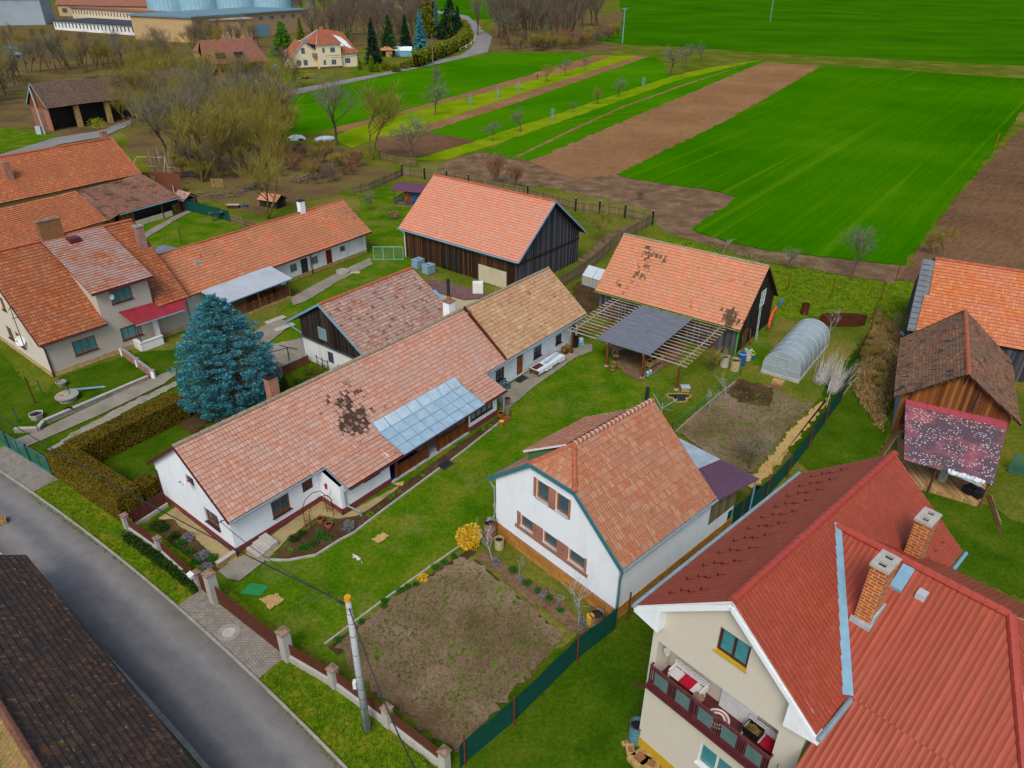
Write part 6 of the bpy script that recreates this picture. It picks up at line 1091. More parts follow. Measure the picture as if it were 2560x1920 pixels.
t=thing('garden_gate','narrow brown wicket gate between the letterbox pillar and the tall pillar','gate',seg_(2,3)[0],seg_(2,3)[1]); gl_=seg_(2,3)[2]; slats(t,.19,gl_-.28,.12,1.45,.12,.085,M['fencebrown']); mb=MB(); mb.box(.19,gl_-.28,.014,.05,.3,.37); mb.box(.19,gl_-.28,.014,.05,1.15,1.22); mb.build('rails',M['fencebrown'],t)
t=thing('letterbox','white letterbox on the slim fence pillar','letterbox',PP[2]+hf.ey*-.3+V((0,0,1.25)),hf.y); mb=MB(); mb.box(-.2,.2,-.12,.12,0,.2); mb.hexa([V(q) for q in ((-.23,-.16,.2),(.23,-.16,.2),(.23,.13,.26),(-.23,.13,.26),(-.23,-.16,.22),(.23,-.16,.22),(.23,.13,.29),(-.23,.13,.29))]); mb.build('box',M['offwhite'],t); mb=MB(); mb.box(-.14,.14,-.126,-.121,.1,.14); mb.build('slot',M['black'],t)
t=thing('side_gate','dark brown board gate under the end of the hedge beside the bungalow','gate',P(332,1322),math.atan2(P(420,1265).y-P(332,1322).y,P(420,1265).x-P(332,1322).x)); Lg=(P(420,1265)-P(332,1322)).length; slats(t,.1,Lg-.1,.35,1.35,.2,.17,M['gutter_br']); mb=MB(); mb.box(0,Lg,-.12,.12,0,.3); mb.build('low_wall',M['conc_lt'],t); mb=MB(); mb.box(0,Lg,.014,.05,.5,.58); mb.box(0,Lg,.014,.05,1.1,1.18); mb.build('rails',M['gutter_br'],t)
# green mesh gate
mm=N('mesh_green',.6,.3); gx_=mm.n('SeparateXYZ'); mm.l(mm.uv(),gx_.inputs[0]); ca_=mm.math('LESS_THAN',mm.math('FRACT',mm.math('MULTIPLY',gx_.outputs[0],18.)),.32); cb_=mm.math('LESS_THAN',mm.math('FRACT',mm.math('MULTIPLY',gx_.outputs[1],18.)),.32); mm.l(mm.math('MAXIMUM',ca_,cb_),mm.b.inputs['Alpha']); M['mesh']=mm.col(S('1E6A64'))
t=thing('mesh_gate','dark green wire mesh gate at the left edge by the paved entrance','gate',P(136,1192),math.atan2(P(136,1192).y-P(0,1110).y,P(136,1192).x-P(0,1110).x)); xa,xb=-12.,-.1
mb=MB(); mb.face([(xa,0,.25),(xb,0,.25),(xb,0,1.55),(xa,0,1.55)]); mb.build('mesh',M['mesh'],t); mb=MB(); mb.bar((xa,0,1.58),(xb,0,1.58),.05); mb.bar((xa,0,.22),(xb,0,.22),.06,.12); mb.build('frame',M['teal'],t)
n=9
for i in range(n): x=lerp(xa,xb,i/(n-1)); mb=MB(); w_=.12 if i%2==0 else .05; mb.box(x-w_/2,x+w_/2,-w_/2,w_/2,0,1.75 if i%2==0 else 1.56); mb.build('post',plain('gatepost%d'%i,S('0E4A4A'),.5,.4) if 0 else M['door_green'],t)
# concrete pole with cables
pt=P(919,1829); t=thing('concrete_pole','tapered concrete utility pole with orange cap on the street verge','pole',pt)
mb=MB(); mb.tube((0,0,0),(0,0,9.0),.2,.125,16); mb.build('shaft',M['conc_pole'],t,True); mb=MB(); mb.tube((0,0,8.98),(0,0,9.18),.15,.15,14); mb.build('cap',M['hood'],t); mb=MB()
for z in (1.0,1.9,2.6,3.3,4.2,5.6,6.8,7.6,8.2,8.5): r=.2-.075*z/9+.006; mb.tube((0,0,z),(0,0,z+.03),r,r,14)
mb.build('bands',M['darkmet'],t); mb=MB(); mb.box(-.34,-.18,-.12,.1,3.3,3.75); mb.build('meter_box',M['offwhite'],t); mb=MB(); mb.tube((.06,-.19,.2),(.06,-.19,2.1),.02,.02,6); mb.build('ground_strap',M['greenpost'],t); mb=MB(); mb.bar((-.1,0,8.7),(-.45,.12,8.75),.06); mb.tube((-.45,.12,8.75),(-.6,.2,8.85),.05,.05,8); mb.tube((-.75,.26,8.9),(-.9,.32,8.97),.06,.06,8); mb.build('insulators',M['darkmet'],t)
def cable(label,p,q,sag,r=.022):
    p=V(p);q=V(q); mb=MB(); n=28; pts=[lerp(p,q,i/n)-V((0,0,sag*4*(i/n)*(1-i/n)))-p for i in range(n+1)]; mb.path(pts,r,5); o=mb.build('power_cable',M['darkmet'],None,True); o.location=p; return tag(o,label,'cable')
top=pt+V((-.15,.05,8.75)); 
cable('thick dark cable running from the concrete pole up the street to the left edge',top+V((-.75,.3,.15)),P(-160,935,7.6),.9,.03); cable('dark cable from the concrete pole cap down to the bottom edge',top+V((.2,-.2,-.1)),P(1060,1960,6.2),1.0,.03); cable('thin house cable from the gable bracket of the bungalow to the concrete pole',Fr(-17.23,33.95,51.6).w(-.2,.5,2.9),top,.5,.02)
t=thing('manhole_cover','round manhole cover with pale centre set in the paved drive','manhole',P(573,1586)+V((0,0,.142+.004))); mb=MB(); mb.lathe((0,0,0),[(.62,0),(.62,.02),(.36,.024)],28); mb.build('ring',M['stone'],t); mb=MB(); mb.lathe((0,0,0),[(.36,.024),(.34,.018),(.0,.018)],28); mb.build('lid',M['conc_lt'],t)
t=thing('ground_mat','green plastic mat lying on the lawn inside the sliding gate','mat',P(637,1475)+V((0,0,.05))); mb=MB(); mb.slab([(-.75,-.35,.03),(.5,-.5,.03),(.8,.3,.03),(-.4,.5,.03)],.03); mb.build('sheet',M['greenpl'],t)
t=thing('cardboard_box','brown cardboard box lying on the street at the left edge','box',P(5,1312)+V((0,0,.15)),.6); mb=MB(); mb.box(-.45,.35,-.3,.3,0,.04); mb.box(.31,.35,-.3,.3,0,.35); mb.box(-.45,.35,.26,.3,0,.35); mb.box(-.45,.35,-.3,-.26,0,.35); mb.build('tray',M['wood_pale'],t)
# green screen fences
def screenfence(label,pts,h,posts,yaw=None,ph=2.0):
    W=[P(*p) for p in pts]; o=W[0]; t=thing('screen_fence',label,'fence',o); mb=MB()
    for a,b in zip(W[:-1],W[1:]):
        n=max(1,int((b-a).length/.6))
        for i in range(n):
            p,q=lerp(a,b,i/n)-o,lerp(a,b,(i+1)/n)-o; s0,s1=h+.05*math.sin(i*1.7),h+.05*math.sin((i+1)*1.7); mb.face([p+V((0,0,.08)),q+V((0,0,.08)),q+V((0,0,s1)),p+V((0,0,s0))])
    mb.build('screen',M['netgreen'],t)
    for p in posts: p_=P(*p)-o; mb=MB(); mb.tube(p_+V((.04,-.04,0)),p_+V((.04,-.04,ph)),.045,.045,8); mb.build('post',M['rustpost'],t)
    return t
ng=N('netgreen',.7,.2); sx_=ng.n('SeparateXYZ'); ng.l(ng.uv(),sx_.inputs[0]); f_=ng.noise(ng.geo(),1.4,4); M['netgreen']=ng.col(ng.mix(f_,S('083C34'),S('0E5448')))
screenfence('dark green screen fence from the street pillar to the white house corner',[(1150,1925),(1161,1911),(1283,1808),(1440,1652),(1538,1575)],1.75,[(1161,1911),(1283,1813),(1440,1654)],ph=2.25)
screenfence('long dark green screen fence along the straw strip towards the orange barn',[(1811,1330),(1847,1300),(1911,1250),(1966,1190),(2018,1122),(2059,1062),(2099,1008),(2122,958),(2148,890),(2162,860)],1.7,[(1847,1307),(1911,1252),(1966,1194),(2018,1125),(2059,1064),(2099,1010),(2122,960),(2148,891)],ph=2.0)
screenfence('turquoise green screen beside the mossy lean-to',[(460,525),(500,535),(545,545),(576,555)],1.6,[(460,527),(576,556)],ph=1.8)
for i,(px,h,l) in enumerate((((1569,1552),2.2,'rusty post alone between the white house wall and the cream house'),((1758,1365),2.0,'rusty post below the boarded lean-to'),((1968,726),2.2,'rusty post in the rough grass, leftmost of the row by the field track'),((2079,737),2.1,'rusty post in the rough grass right of the leftmost one'),((2200,752),2.4,'rusty post at the corner of the old wire fence'),((2238,703),2.2,'rusty leaning post beside the yellow grass patch'),((2384,512),2.6,'thin rusty post at the edge between wheat and ploughed field'),((2487,372),3.2,'orange stake standing far out on the field edge'),((2168,850),2.,'rusty post at the far end of the long screen fence'),((2180,800),2.,'rusty post beside the tangled brush near the broken gate'))):
    t=thing('metal_post',l,'post',P(*px)); mb=MB(); mb.tube((0,0,0),(.08 if i==5 else 0,0,h),.05,.05,8); mb.build('shaft',M['rustpost'] if i!=7 else M['orange'],t); mb=MB(); mb.tube((.08 if i==5 else 0,0,h),(.08 if i==5 else 0,0,h+.03),.06,.06,8); mb.build('cap',M['rust'],t)
# picket fence behind the barn
def paling(label,pts,h,posts=(),gap=.16,mat='wood_old'):
    W=[P(*p) for p in pts]; o=W[0]; t=thing('paling_fence',label,'fence',o); mb=MB(); rl=MB(); rr=random.Random(len(pts)*7)
    for a,b in zip(W[:-1],W[1:]):
        d=(b-a); n=max(1,int(d.length/gap)); 
        for i in range(n): p=lerp(a,b,(i+.5)/n)-o; e=d.normalized()*.045; z=h+rr.uniform(-.12,.08); mb.hexa([p-e+V((0,0,.05)),p+e+V((0,0,.05)),p+e+V((.02,.02,.05)),p-e+V((.02,.02,.05)),p-e+V((0,0,z)),p+e+V((0,0,z)),p+e+V((.02,.02,z)),p-e+V((.02,.02,z))])
        for z in (.4,h-.4): rl.bar(a-o+V((0,0,z)),b-o+V((0,0,z)),.05,.09)
    mb.build('pales',M[mat],t); rl.build('rails',M['beam'],t)
    for p in posts: p_=P(*p)-o; q=MB(); q.box(p_.x-.13,p_.x+.13,p_.y-.13,p_.y+.13,0,h+.35); f_=q.build('post',M['wood_black'],t); q=MB(); q.box(p_.x-.16,p_.x+.16,p_.y-.16,p_.y+.16,h+.35,h+.42); q.build('cap',M['stone'],f_)
paling('old paling fence behind the barn along the brown yard',[(1006,440),(1062,449),(1117,456),(1172,466),(1319,495),(1439,528),(1498,535),(1562,545),(1627,560)],1.7,[(1006,440),(1062,449),(1117,456),(1172,466),(1319,495),(1439,528),(1498,535),(1562,545),(1630,562)])
paling('weathered plank fence from the yard corner down to the poly greenhouse',[(1630,562),(1594,582),(1540,615),(1498,655),(1455,690),(1400,722)],1.7,[],.14); paling('old paling fence from the yard corner to the chicken run',[(1004,443),(960,462),(925,478),(880,488)],1.5,[]); paling('short paling fence behind the corner of the orchard',[(950,400),(1000,412),(1040,415)],1.5,[(952,400)],.2); paling('grey paling fence right of the turquoise screen',[(578,556),(640,578),(690,590)],1.35,[],.14)
t=pale_gate('garden_gate','weathered grey cross braced gate lying in the brush left of the orange barn',P(2225,815),-.35,2.6,1.6,12,M['wood_old']); mb=MB(); mb.bar((.1,.04,.2),(2.5,.04,1.4),.05,.08); mb.bar((.1,.05,1.4),(2.5,.05,.2),.05,.08); mb.build('braces',M['wood_old'],t)
pale_gate('paling_gate','pale wooden gate standing alone by the ruined brick wall',P(529,470),-.1,2.2,1.7,9,M['wood_pale'])
t=thing('wire_gate','light turquoise wire gate between the long outbuilding and the barn','gate',P(935,650),math.atan2(P(1009,650).y-P(935,650).y,P(1009,650).x-P(935,650).x)); Lg=(P(1009,650)-P(935,650)).length; mb=MB()
for x in (0,Lg*.33,Lg*.68,Lg): mb.bar((x,0,0),(x,0,1.75),.06)
mb.bar((0,0,1.75),(Lg,0,1.75),.07); mb.bar((0,0,.1),(Lg,0,.1),.06); mb.build('frame',plain('mint',S('8AC4B0'),.5,.3),t); mb=MB(); mb.face([(0,0,.1),(Lg,0,.1),(Lg,0,1.75),(0,0,1.75)]); q=N('wiremesh',.6,.3); q.b.inputs['Alpha'].default_value=.12; mb.build('mesh',q.col(S('6AA48A')),t)
# kerbs and low walls
def lowwall(name,label,pts,h,w_,mat,cat='wall',capm=None):
    W=[P(*p) for p in pts]; t=thing(name,label,cat,W[0]); mb=MB(); cm=MB()
    for a,b in zip(W[:-1],W[1:]):
        mb.bar(a-W[0]+V((0,0,h/2)),b-W[0]+V((0,0,h/2)),w_,h)
        cm.bar(a-W[0]+V((0,0,h+.03)),b-W[0]+V((0,0,h+.03)),w_+.06,.055)
    mb.build('body',mat,t); 
    if capm: cm.build('coping',capm,t)
    return t
lowwall('garden_wall','grey retaining wall along the concrete path left of the hedge',[(40,1082),(98,1080),(112,1062),(200,1024),(320,972),(372,950)],.4,.25,M['stone'],capm=M['conc_lt'])
lowwall('garden_wall','low red lattice brick wall with white posts before the grey house porch',[(308,888),(345,916),(385,946)],.75,.22,M['brick_red'],capm=M['stone'])
for k,px in enumerate(((308,888),(347,917),(386,947))): t=thing('wall_post',['white post of the lattice brick wall nearest the porch','white post in the middle of the lattice brick wall','white post at the path end of the lattice brick wall'][k],'post',P(*px)+V((0,0,0))); mb=MB(); mb.box(-.15,.15,-.15,.15,0,.85); mb.build('shaft',M['oldwhite'],t); mb=MB(); mb.box(-.18,.18,-.18,.18,.85,.92); mb.build('cap',M['stone'],t)
lowwall('garden_wall','brown brick garden wall between the back house and the blue spruce',[(772,908),(735,924),(705,938)],.9,.25,M['brickwall'],capm=M['stone']); lowwall('garden_wall','brown brick wall piece left of the square stone post',[(697,945),(670,960),(645,972)],.9,.22,M['brickwall']); t=thing('wall_post','square stone post between the two brown brick wall pieces','post',P(700,944)); mb=MB(); mb.box(-.25,.25,-.25,.25,0,1.2); mb.build('shaft',M['stone'],t); mb=MB(); mb.box(-.3,.3,-.3,.3,1.2,1.3); mb.build('cap',M['sandstone'],t)
lowwall('bed_edging','grey palisade edging along the curved bed of the bungalow',[(666,1402),(720,1403),(790,1390),(850,1352),(885,1334),(960,1276),(1100,1172),(1110,1165)],.16,.1,M['conc_lt'],'edging'); lowwall('bed_edging','pale edging of the far half of the bungalow bed',[(1128,1152),(1160,1128),(1256,1052)],.14,.1,M['conc_lt'],'edging'); lowwall('bed_edging','thin concrete kerb between lawn and front vegetable bed',[(812,1612),(950,1508),(1045,1440),(1170,1352)],.12,.08,M['conc_lt'],'edging')
lowwall('bed_edging','crumbling edging where the lawn meets the upper vegetable bed',[(1690,1080),(1740,1035),(1800,985),(1838,955)],.12,.1,M['stone'],'edging')
lowwall('bed_edging','dark edging between vegetable bed and grass strip before the white house',[(1188,1400),(1290,1490),(1405,1590)],.08,.05,M['darkmet'],'edging')
t=lowwall('garden_wall','short sandstone wall beside the entrance path of the bungalow',[(545,1422),(590,1392)],.45,.25,M['sandstone'],capm=M['conc_lt'])
t=thing('stone_steps','three worn concrete steps at the corner of the bungalow','steps',P(640,1400),fr.y if 0 else R(51.6)); mb=MB()
for i in range(3): mb.box(.1+i*.5,.65+i*.5,-.1,1.2,0,.12*(i+1)+.1)
mb.build('treads',M['conc_lt'],t)
# barrels
def barrel(label,px,r,h,mat,open_=True,name='barrel',cat='barrel',rim=None,z=0.):
    t=thing(name,label,cat,P(*px)+V((0,0,z))); mb=MB(); pr=[(r*.97,0),(r,.04*h),(r*.98,.3*h),(r*1.03,.33*h),(r*.98,.36*h),(r*.98,.63*h),(r*1.03,.66*h),(r*.98,.69*h),(r,.96*h),(r*.99,h)]
    mb.lathe((0,0,0),pr,20)
    if open_: mb.lathe((0,0,0),[(r*.99,h),(r*.93,h),(r*.93,h*.8)],20); 
    else: mb.lathe((0,0,0),[(r*.99,h),(r*.9,h+.01),(0,h+.02)],20)
    mb.build('drum',mat,t,False); mb=MB(); mb.lathe((0,0,0),[(r*1.0,h-.03),(r*1.05,h-.02),(r*1.05,h+.01),(r*.98,h+.015)],20); mb.build('rim',rim or mat,t)
    if open_: mb=MB(); mb.lathe((0,0,0),[(r*.93,h*.8),(0,h*.8)],20); mb.build('water',M['black'],t)
    return t
rustb=ground('rustb',[(.35,S('9AA0A0')),(.55,S('8A6A4C')),(.7,S('7A4A2E'))],1.6,6.); yb_=ground('yb',[(.35,S('B8A44C')),(.6,S('A8A894')),(.75,S('8A5A30'))],1.4,6.); whb=plain('whb',S('C4BCA8'),.7,.3,var=.35,scale=3)
barrel('tall grey ribbed rain barrel with rusty rim under the downpipe of the white house',(1225,1345),.42,1.45,rustb,rim=M['rust']); barrel('small yellowish white drum in front of the grey rain barrel',(1248,1370),.3,.8,yb_); barrel('rusty barrel in the corner of the sandstone plinth and the screen fence',(1490,1560),.42,.9,rustb,rim=M['rust']); barrel('yellow canister next to the rusty barrel at the sandstone plinth',(1474,1562),.22,.75,plain('yel2',S('D0A82A'),.5,.3),False)
barrel('yellow and pale blue rusty drum standing before the shed corner',(1836,925),.42,1.15,yb_,rim=M['rust']); barrel('whitish drum left of the yellow and pale blue drum',(1810,915),.42,1.05,whb); barrel('bright blue plastic barrel with pale lid at the shed corner',(1852,912),.38,1.25,M['blue'],False,rim=M['offwhite']); barrel('whitish barrel behind the blue one at the shed corner',(1867,900),.38,1.15,whb,False); barrel('turquoise drum with rusty rim at the corner of the cream house',(1588,1850),.36,1.3,plain('turqd',S('5A8A94'),.6,.3,var=.4),rim=M['rust']); barrel('brown rusty drum standing in the grass behind the greenhouse',(2010,785),.4,1.2,M['rust']); barrel('black plastic water tub at the post of the purple lean-to',(1893,1245),.42,.75,M['black']); barrel('black rain barrel at the far corner of the sand coloured wing',(1437,868),.35,1.1,M['black'])
t=thing('rusty_trough','long oval rusty trough behind the arched greenhouse','trough',P(2105,810)); mb=MB(); n=28; pr=lambda s,z,k: [V((math.cos(2*PI*i/n)*1.6*s+(.8*(1 if math.cos(2*PI*i/n)>0 else -1)),math.sin(2*PI*i/n)*.7*s,z)) for i in range(n)]
A_,B_,C_2=pr(1,0,0),pr(1.02,.95,0),pr(.97,.95,0); D_=pr(.97,.4,0)
for X,Y in ((A_,B_),(B_,C_2),(C_2,D_)):
    for i in range(n): mb.face([X[i],X[(i+1)%n],Y[(i+1)%n],Y[i]])
mb.build('tub',M['rust'],t); mb=MB(); mb.face(D_); mb.build('water',M['black'],t)
# IBC tanks
ib=[((1072,684),'right one of the two pale blue caged water tanks before the barn'),((1046,670),'left one of the two pale blue caged water tanks before the barn')]
for px,l in ib:
    t=thing('water_tank',l,'tank',P(*px),R(-38),'caged water tanks at the barn'); mb=MB(); mb.box(-.5,.5,-.6,.6,.15,1.15); mb.build('container',M['ibc'],t); mb=MB()
    for z in (.3,.55,.8,1.05,1.17):
        for (a,b) in (((-.53,-.63),(.53,-.63)),((.53,-.63),(.53,.63)),((.53,.63),(-.53,.63)),((-.53,.63),(-.53,-.63))): mb.bar((*a,z),(*b,z),.025)
    for i in range(6):
        x=-.53+i*.212
        for y in (-.63,.63): mb.bar((x,y,.1),(x,y,1.17),.025)
        y=-.63+i*.252
        for x2 in (-.53,.53): mb.bar((x2,y,.1),(x2,y,1.17),.025)
    mb.build('cage',M['zinc'],t); mb=MB(); mb.box(-.55,.55,-.65,.65,0,.13); mb.build('pallet',M['wood_old'],t); mb=MB(); mb.lathe((0,0,0),[(.12,1.15),(.12,1.2),(0,1.2)],12); mb.build('lid',M['darkmet'],t)
# annex between barn and back house
fr=Fr(P(1040,800).x,P(1040,800).y,52); AN=thing('low_annex','low corrugated roof annex with whitewashed chimney stack in front of the barn','annex',V((0,0,0)))
q=[P(1065,694,2.3),P(1135,710,2.3),P(1248,742,2.1),P(1160,748,2.0),P(1085,728,2.2)]
mb=MB(); mb.slab([q[4],q[3],q[2],q[1],q[0]],.06); mb.build('roof',plain('corrug',S('7A5E58'),.85,.2,var=.5,scale=3),AN); lo_=[P(1085,728,2.15),P(1160,748,1.95),P(1240,744,2.0)]
mb=MB(); mb.face([V((p.x,p.y,0)) for p in lo_[:2]][::-1]+[lo_[0],lo_[1]]); mb.face([V((p.x,p.y,0)) for p in lo_[1:]][::-1]+[lo_[1],lo_[2]]); mb.build('wall',M['render'],AN); c_=P(1195,738,1.9); mb=MB(); mb.box(c_.x-.55,c_.x+.55,c_.y-.1,c_.y+.6,0,3.3); mb.build('chimney',M['oldwhite'],AN); mb=MB(); mb.box(c_.x-.65,c_.x+.65,c_.y-.2,c_.y+.3,1.95,2.05); mb.build('flashing',M['bluem'],AN)
# lawn details
t=thing('concrete_well','round concrete well head with pump on the left lawn','well',P(171,1000)); mb=MB(); mb.lathe((0,0,0),[(.72,0),(.72,.42)],24); mb.build('ring',M['stone'],t); mb=MB(); mb.lathe((0,0,0),[(.72,.42),(.92,.42),(.92,.52),(0,.53)],24); mb.build('slab',M['concrete'],t); mb=MB(); mb.tube((.25,.1,.53),(.2,.15,1.5),.03,.03,6); mb.build('pump_rod',M['black'],t); mb=MB(); mb.box(-.5,-.2,-.25,-.1,.53,.6); mb.build('brick',M['orange'],t)
t=thing('blue_pipe','pale blue pipe leaning from the well onto the lawn','pipe',P(178,990)+V((0,0,.6))); mb=MB(); q=P(262,970)+V((0,0,.12))-t.location; mb.tube((0,0,0),q,.09,.11,10); mb.build('tube',M['bluem'],t); mb=MB(); mb.tube(q,q*1.06,.04,.04,8); mb.build('end',M['zinc'],t)
t=thing('hex_planter','hexagonal stone planter on the left lawn','planter',P(94,1046)); mb=MB(); mb.lathe((0,0,0),[(.45,0),(.58,.5),(.5,.5),(.48,.4)],6); mb.build('pot',M['conc_lt'],t); mb=MB(); mb.lathe((0,0,0),[(.48,.4),(0,.4)],6); mb.build('soil',M['black'],t)
t=thing('stone_bowl','round stone bowl at the corner of the grey house','planter',P(156,965)); mb=MB(); mb.lathe((0,0,0),[(.3,0),(.45,.45),(.38,.45),(.36,.35),(0,.35)],14); mb.build('pot',M['stone'],t); mb=MB(); mb.tube((0,0,.35),(0,0,.9),.02,.02); mb.build('stake',M['black'],t)
for i,(px,h,l) in enumerate((((107,985),1.3,'green post at the corner of the grey house plot'),((49,1058),1.3,'green post left of the hexagonal planter'),((90,1010),2.6,'thin rusty pole left of the concrete well'))): t=thing('garden_post',l,'post',P(*px)); mb=MB(); mb.tube((0,0,0),(-.1,0,h),.05,.05,8); mb.build('shaft',M['greenpost'] if i<2 else M['rust'],t); mb=MB(); mb.tube((-.1,0,h),(-.1,0,h+.03),.055,.055,8); mb.build('cap',M['darkmet'],t)
t=thing('clothes_post','dark T shaped clothes line post on the gravel yard','post',P(726,916)); mb=MB(); mb.tube((0,0,0),(0,0,1.95),.05,.05,8); mb.build('pole',M['darkmet'],t); mb=MB(); mb.bar((-.9,.5,1.95),(1.,-.3,1.95),.06); mb.bar((0,0,1.95),(-1.5,-1.0,1.9),.05); mb.build('arms',M['darkmet'],t)
t=thing('plant_trellis','dark metal trellis against the whitewashed wall of the back house','trellis',P(810,935),R(140)); mb=MB()
for x in (-.8,0,.8): mb.bar((x,0,0),(x,0,1.7),.05)
for z in (.6,1.0,1.5): mb.bar((-1,0,z),(1,0,z),.04)
mb.build('bars',M['darkmet'],t)
t=thing('old_millstone','round concrete cover in the lawn before the long outbuilding','well',P(858,682)); mb=MB(); mb.lathe((0,0,0),[(.85,0),(.85,.3),(0,.32)],22); mb.build('slab',M['concrete'],t); mb=MB(); mb.box(.9,2.1,-.3,.1,.05,.16); mb.build('step',M['conc_lt'],t)
for i,(px,l) in enumerate((((690,803),'pale concrete slab lying by the terrace corner'),((712,822),'second pale slab lying near the path before the back house'))): t=thing('concrete_slab',l,'slab',P(*px)+V((0,0,.13)),R(50)); mb=MB(); mb.box(-1.1,1.1,-.35,.35,0,.1); mb.build('slab',M['conc_lt'],t)
# rose arch, pots
t=thing('rose_arch','rusty garden arch with bare climbing stems at the wing of the bungalow','arch',P(800,1305),R(51)); mb=MB(); 
for y in (-.35,.35): mb.path([V((-.9,y,0)),V((-.9,y,1.6)),V((-.6,y,2.1)),V((0,y,2.3)),V((.6,y,2.1)),V((.9,y,1.6)),V((.9,y,0))],.025)
for z in (.6,1.2,1.6): mb.bar((-.9,-.35,z),(-.9,.35,z),.02); mb.bar((.9,-.35,z),(.9,.35,z),.02)
mb.build('frame',M['rust'],t); tb=TB(); rr=random.Random(4)
for i in range(40): x=rr.choice((-.9,.9)); p=V((x+rr.gauss(0,.1),rr.uniform(-.4,.4),rr.uniform(0,1.4))); tb.seg(p,p+V((rr.gauss(0,.25),rr.gauss(0,.2),rr.uniform(.2,.8))),.015,.008)
tb.build('stems',M['twig_rd'],t)
def pot(label,px,r,h,mat=None,soil=True,z=0.,plant=None): 
    t=thing('flower_pot',label,'flower pot',P(*px)+V((0,0,z))); mb=MB(); mb.lathe((0,0,0),[(r*.72,0),(r*.95,h*.8),(r*1.05,h*.8),(r*1.05,h),(r*.9,h),(r*.88,h*.9)],14); mb.build('pot',mat or M['terra'],t); mb=MB(); mb.lathe((0,0,0),[(r*.88,h*.9),(0,h*.9)],14); mb.build('soil',M['black'] if plant is None else plant,t); return t
pot('terracotta pot under the rusty garden arch, upper one',(802,1308),.24,.45); pot('terracotta pot under the rusty garden arch, lower one',(823,1320),.25,.4)
pot('terracotta pot standing on a tall log at the porch corner',(1269,1022),.24,.3,z=.75); t=thing('log_stand','upright pale log at the porch corner of the bungalow','log',P(1269,1040)); mb=MB(); mb.lathe((0,0,0),[(.22,0),(.2,.75),(0,.76)],12); mb.build('log',M['wood_old'],t); mb=MB(); mb.lathe((0,0,0),[(.23,.2),(.23,.24)],12); mb.build('band',M['darkmet'],t)
pot('big terracotta bowl at the foot of the porch corner downpipe',(1252,1042),.28,.4); pot('terracotta pot with yellow flowers, front left of the porch corner group',(1254,1062),.24,.38,plant=M['forsy']); pot('terracotta pot with red flowers, front right of the porch corner group',(1268,1052),.22,.3,plant=M['red']); pot('small terracotta pot at the very front of the porch corner group',(1263,1060),.15,.25)
# yard of the wing
def bench(label,loc,yaw,L,mat,armless=False,slats_=4,back=True):
    t=thing('garden_bench',label,'bench',loc,yaw)
    mb=MB()
    for i in range(slats_): y=-.22+.44*i/(slats_-1); mb.box(-L/2,L/2,y-.05,y+.05,.42,.45)
    mb.build('seat',mat,t)
    if back:
        mb=MB()
        for z in (.6,.74,.9): mb.box(-L/2,L/2,.25,.28,z-.04,z+.04)
        for i in range(5): x=-L/2+L*i/4; mb.box(x-.03,x+.03,.245,.285,.42,.94)
        mb.build('backrest',mat,t)
    for sx in (-L/2+.05,L/2-.05):
        for sy in (-.22,.22): q=MB(); q.box(sx-.03,sx+.03,sy-.03,sy+.03,0,.65); q.build('leg',mat,t)
        q=MB(); q.box(sx-.04,sx+.04,-.25,.25,.65,.69); q.build('armrest',mat,t)
    return t
lf=Fr(-17.23,33.95,51.6)
bench('dark green garden bench at the wall of the sand coloured wing',lf.w(26.3,.1,.1),lf.y,2.0,plain('grnbench',S('2A5A5E'),.5,.3))
t=thing('work_bench','long low table covered with a white cloth and boards at the wing wall','table',lf.w(32.6,-.35,.1),lf.y); mb=MB(); mb.box(-2.2,2.2,-.55,.55,.55,.62); mb.build('tabletop',M['wood_rust'],t); mb=MB(); n=24
for i in range(n):
    x0_,x1_=-2.1+4.1*i/n,-2.1+4.1*(i+1)/n; w0=lambda x:.03*math.sin(x*9); mb.face([(x0_,-.58+w0(x0_),.25+.08*math.sin(x0_*3)),(x1_,-.58+w0(x1_),.25+.08*math.sin(x1_*3)),(x1_,-.56,.64),(x0_,-.56,.64)]); mb.face([(x0_,-.56,.64),(x1_,-.56,.64),(x1_,.5,.645),(x0_,.5,.645)])
mb.build('cloth',M['cloth'],t); mb=MB(); mb.bar((-.6,-.1,.7),(1.9,.1,.7),.3,.08); mb.build('long_box',M['zinc'],t); mb=MB(); mb.box(-2.0,-.9,-.2,.35,.66,.72); mb.build('dark_board',M['gutter_br'],t)
for sx in (-2.0,2.0):
    for sy in (-.45,.45): q=MB(); q.box(sx-.04,sx+.04,sy-.04,sy+.04,0,.55); q.build('leg',M['wood_rust'],t)
t=thing('wooden_tub','orange brown wooden trough on a stump by the green door','planter',lf.w(36.0,-.1,.1),lf.y); mb=MB(); mb.box(-.5,.5,-.28,.28,.45,.75); mb.build('trough',M['wood_yard'],t); mb=MB(); mb.lathe((0,0,0),[(.2,0),(.18,.45)],10); mb.build('stump',M['wood_rust'],t)
for px,l,w_,h_ in (((1303,951),'grey doormat before the brown door of the wing',1.3,.75),((1113,1165),'dark doormat at the porch entrance',1.1,.8)): t=thing('doormat',l,'doormat',P(*px)+V((0,0,.14)),R(51.6)); mb=MB(); mb.box(-w_/2,w_/2,-h_/2,h_/2,0,.02); mb.build('mat',M['mat'],t); mb=MB(); mb.box(-w_/2+.06,w_/2-.06,-h_/2+.06,h_/2-.06,.02,.026); mb.build('pile',M['darkmet'],t)
t=thing('white_crate','white bucket and blue tub at the pergola corner','bucket',P(1452,862)); mb=MB(); mb.box(-.3,.3,-.25,.25,0,.4); mb.build('tub',M['cyan'],t); mb=MB(); mb.lathe((0,0,0),[(.2,.4),(.24,.7),(.0,.7)],12); mb.build('bucket',M['offwhite'],t)
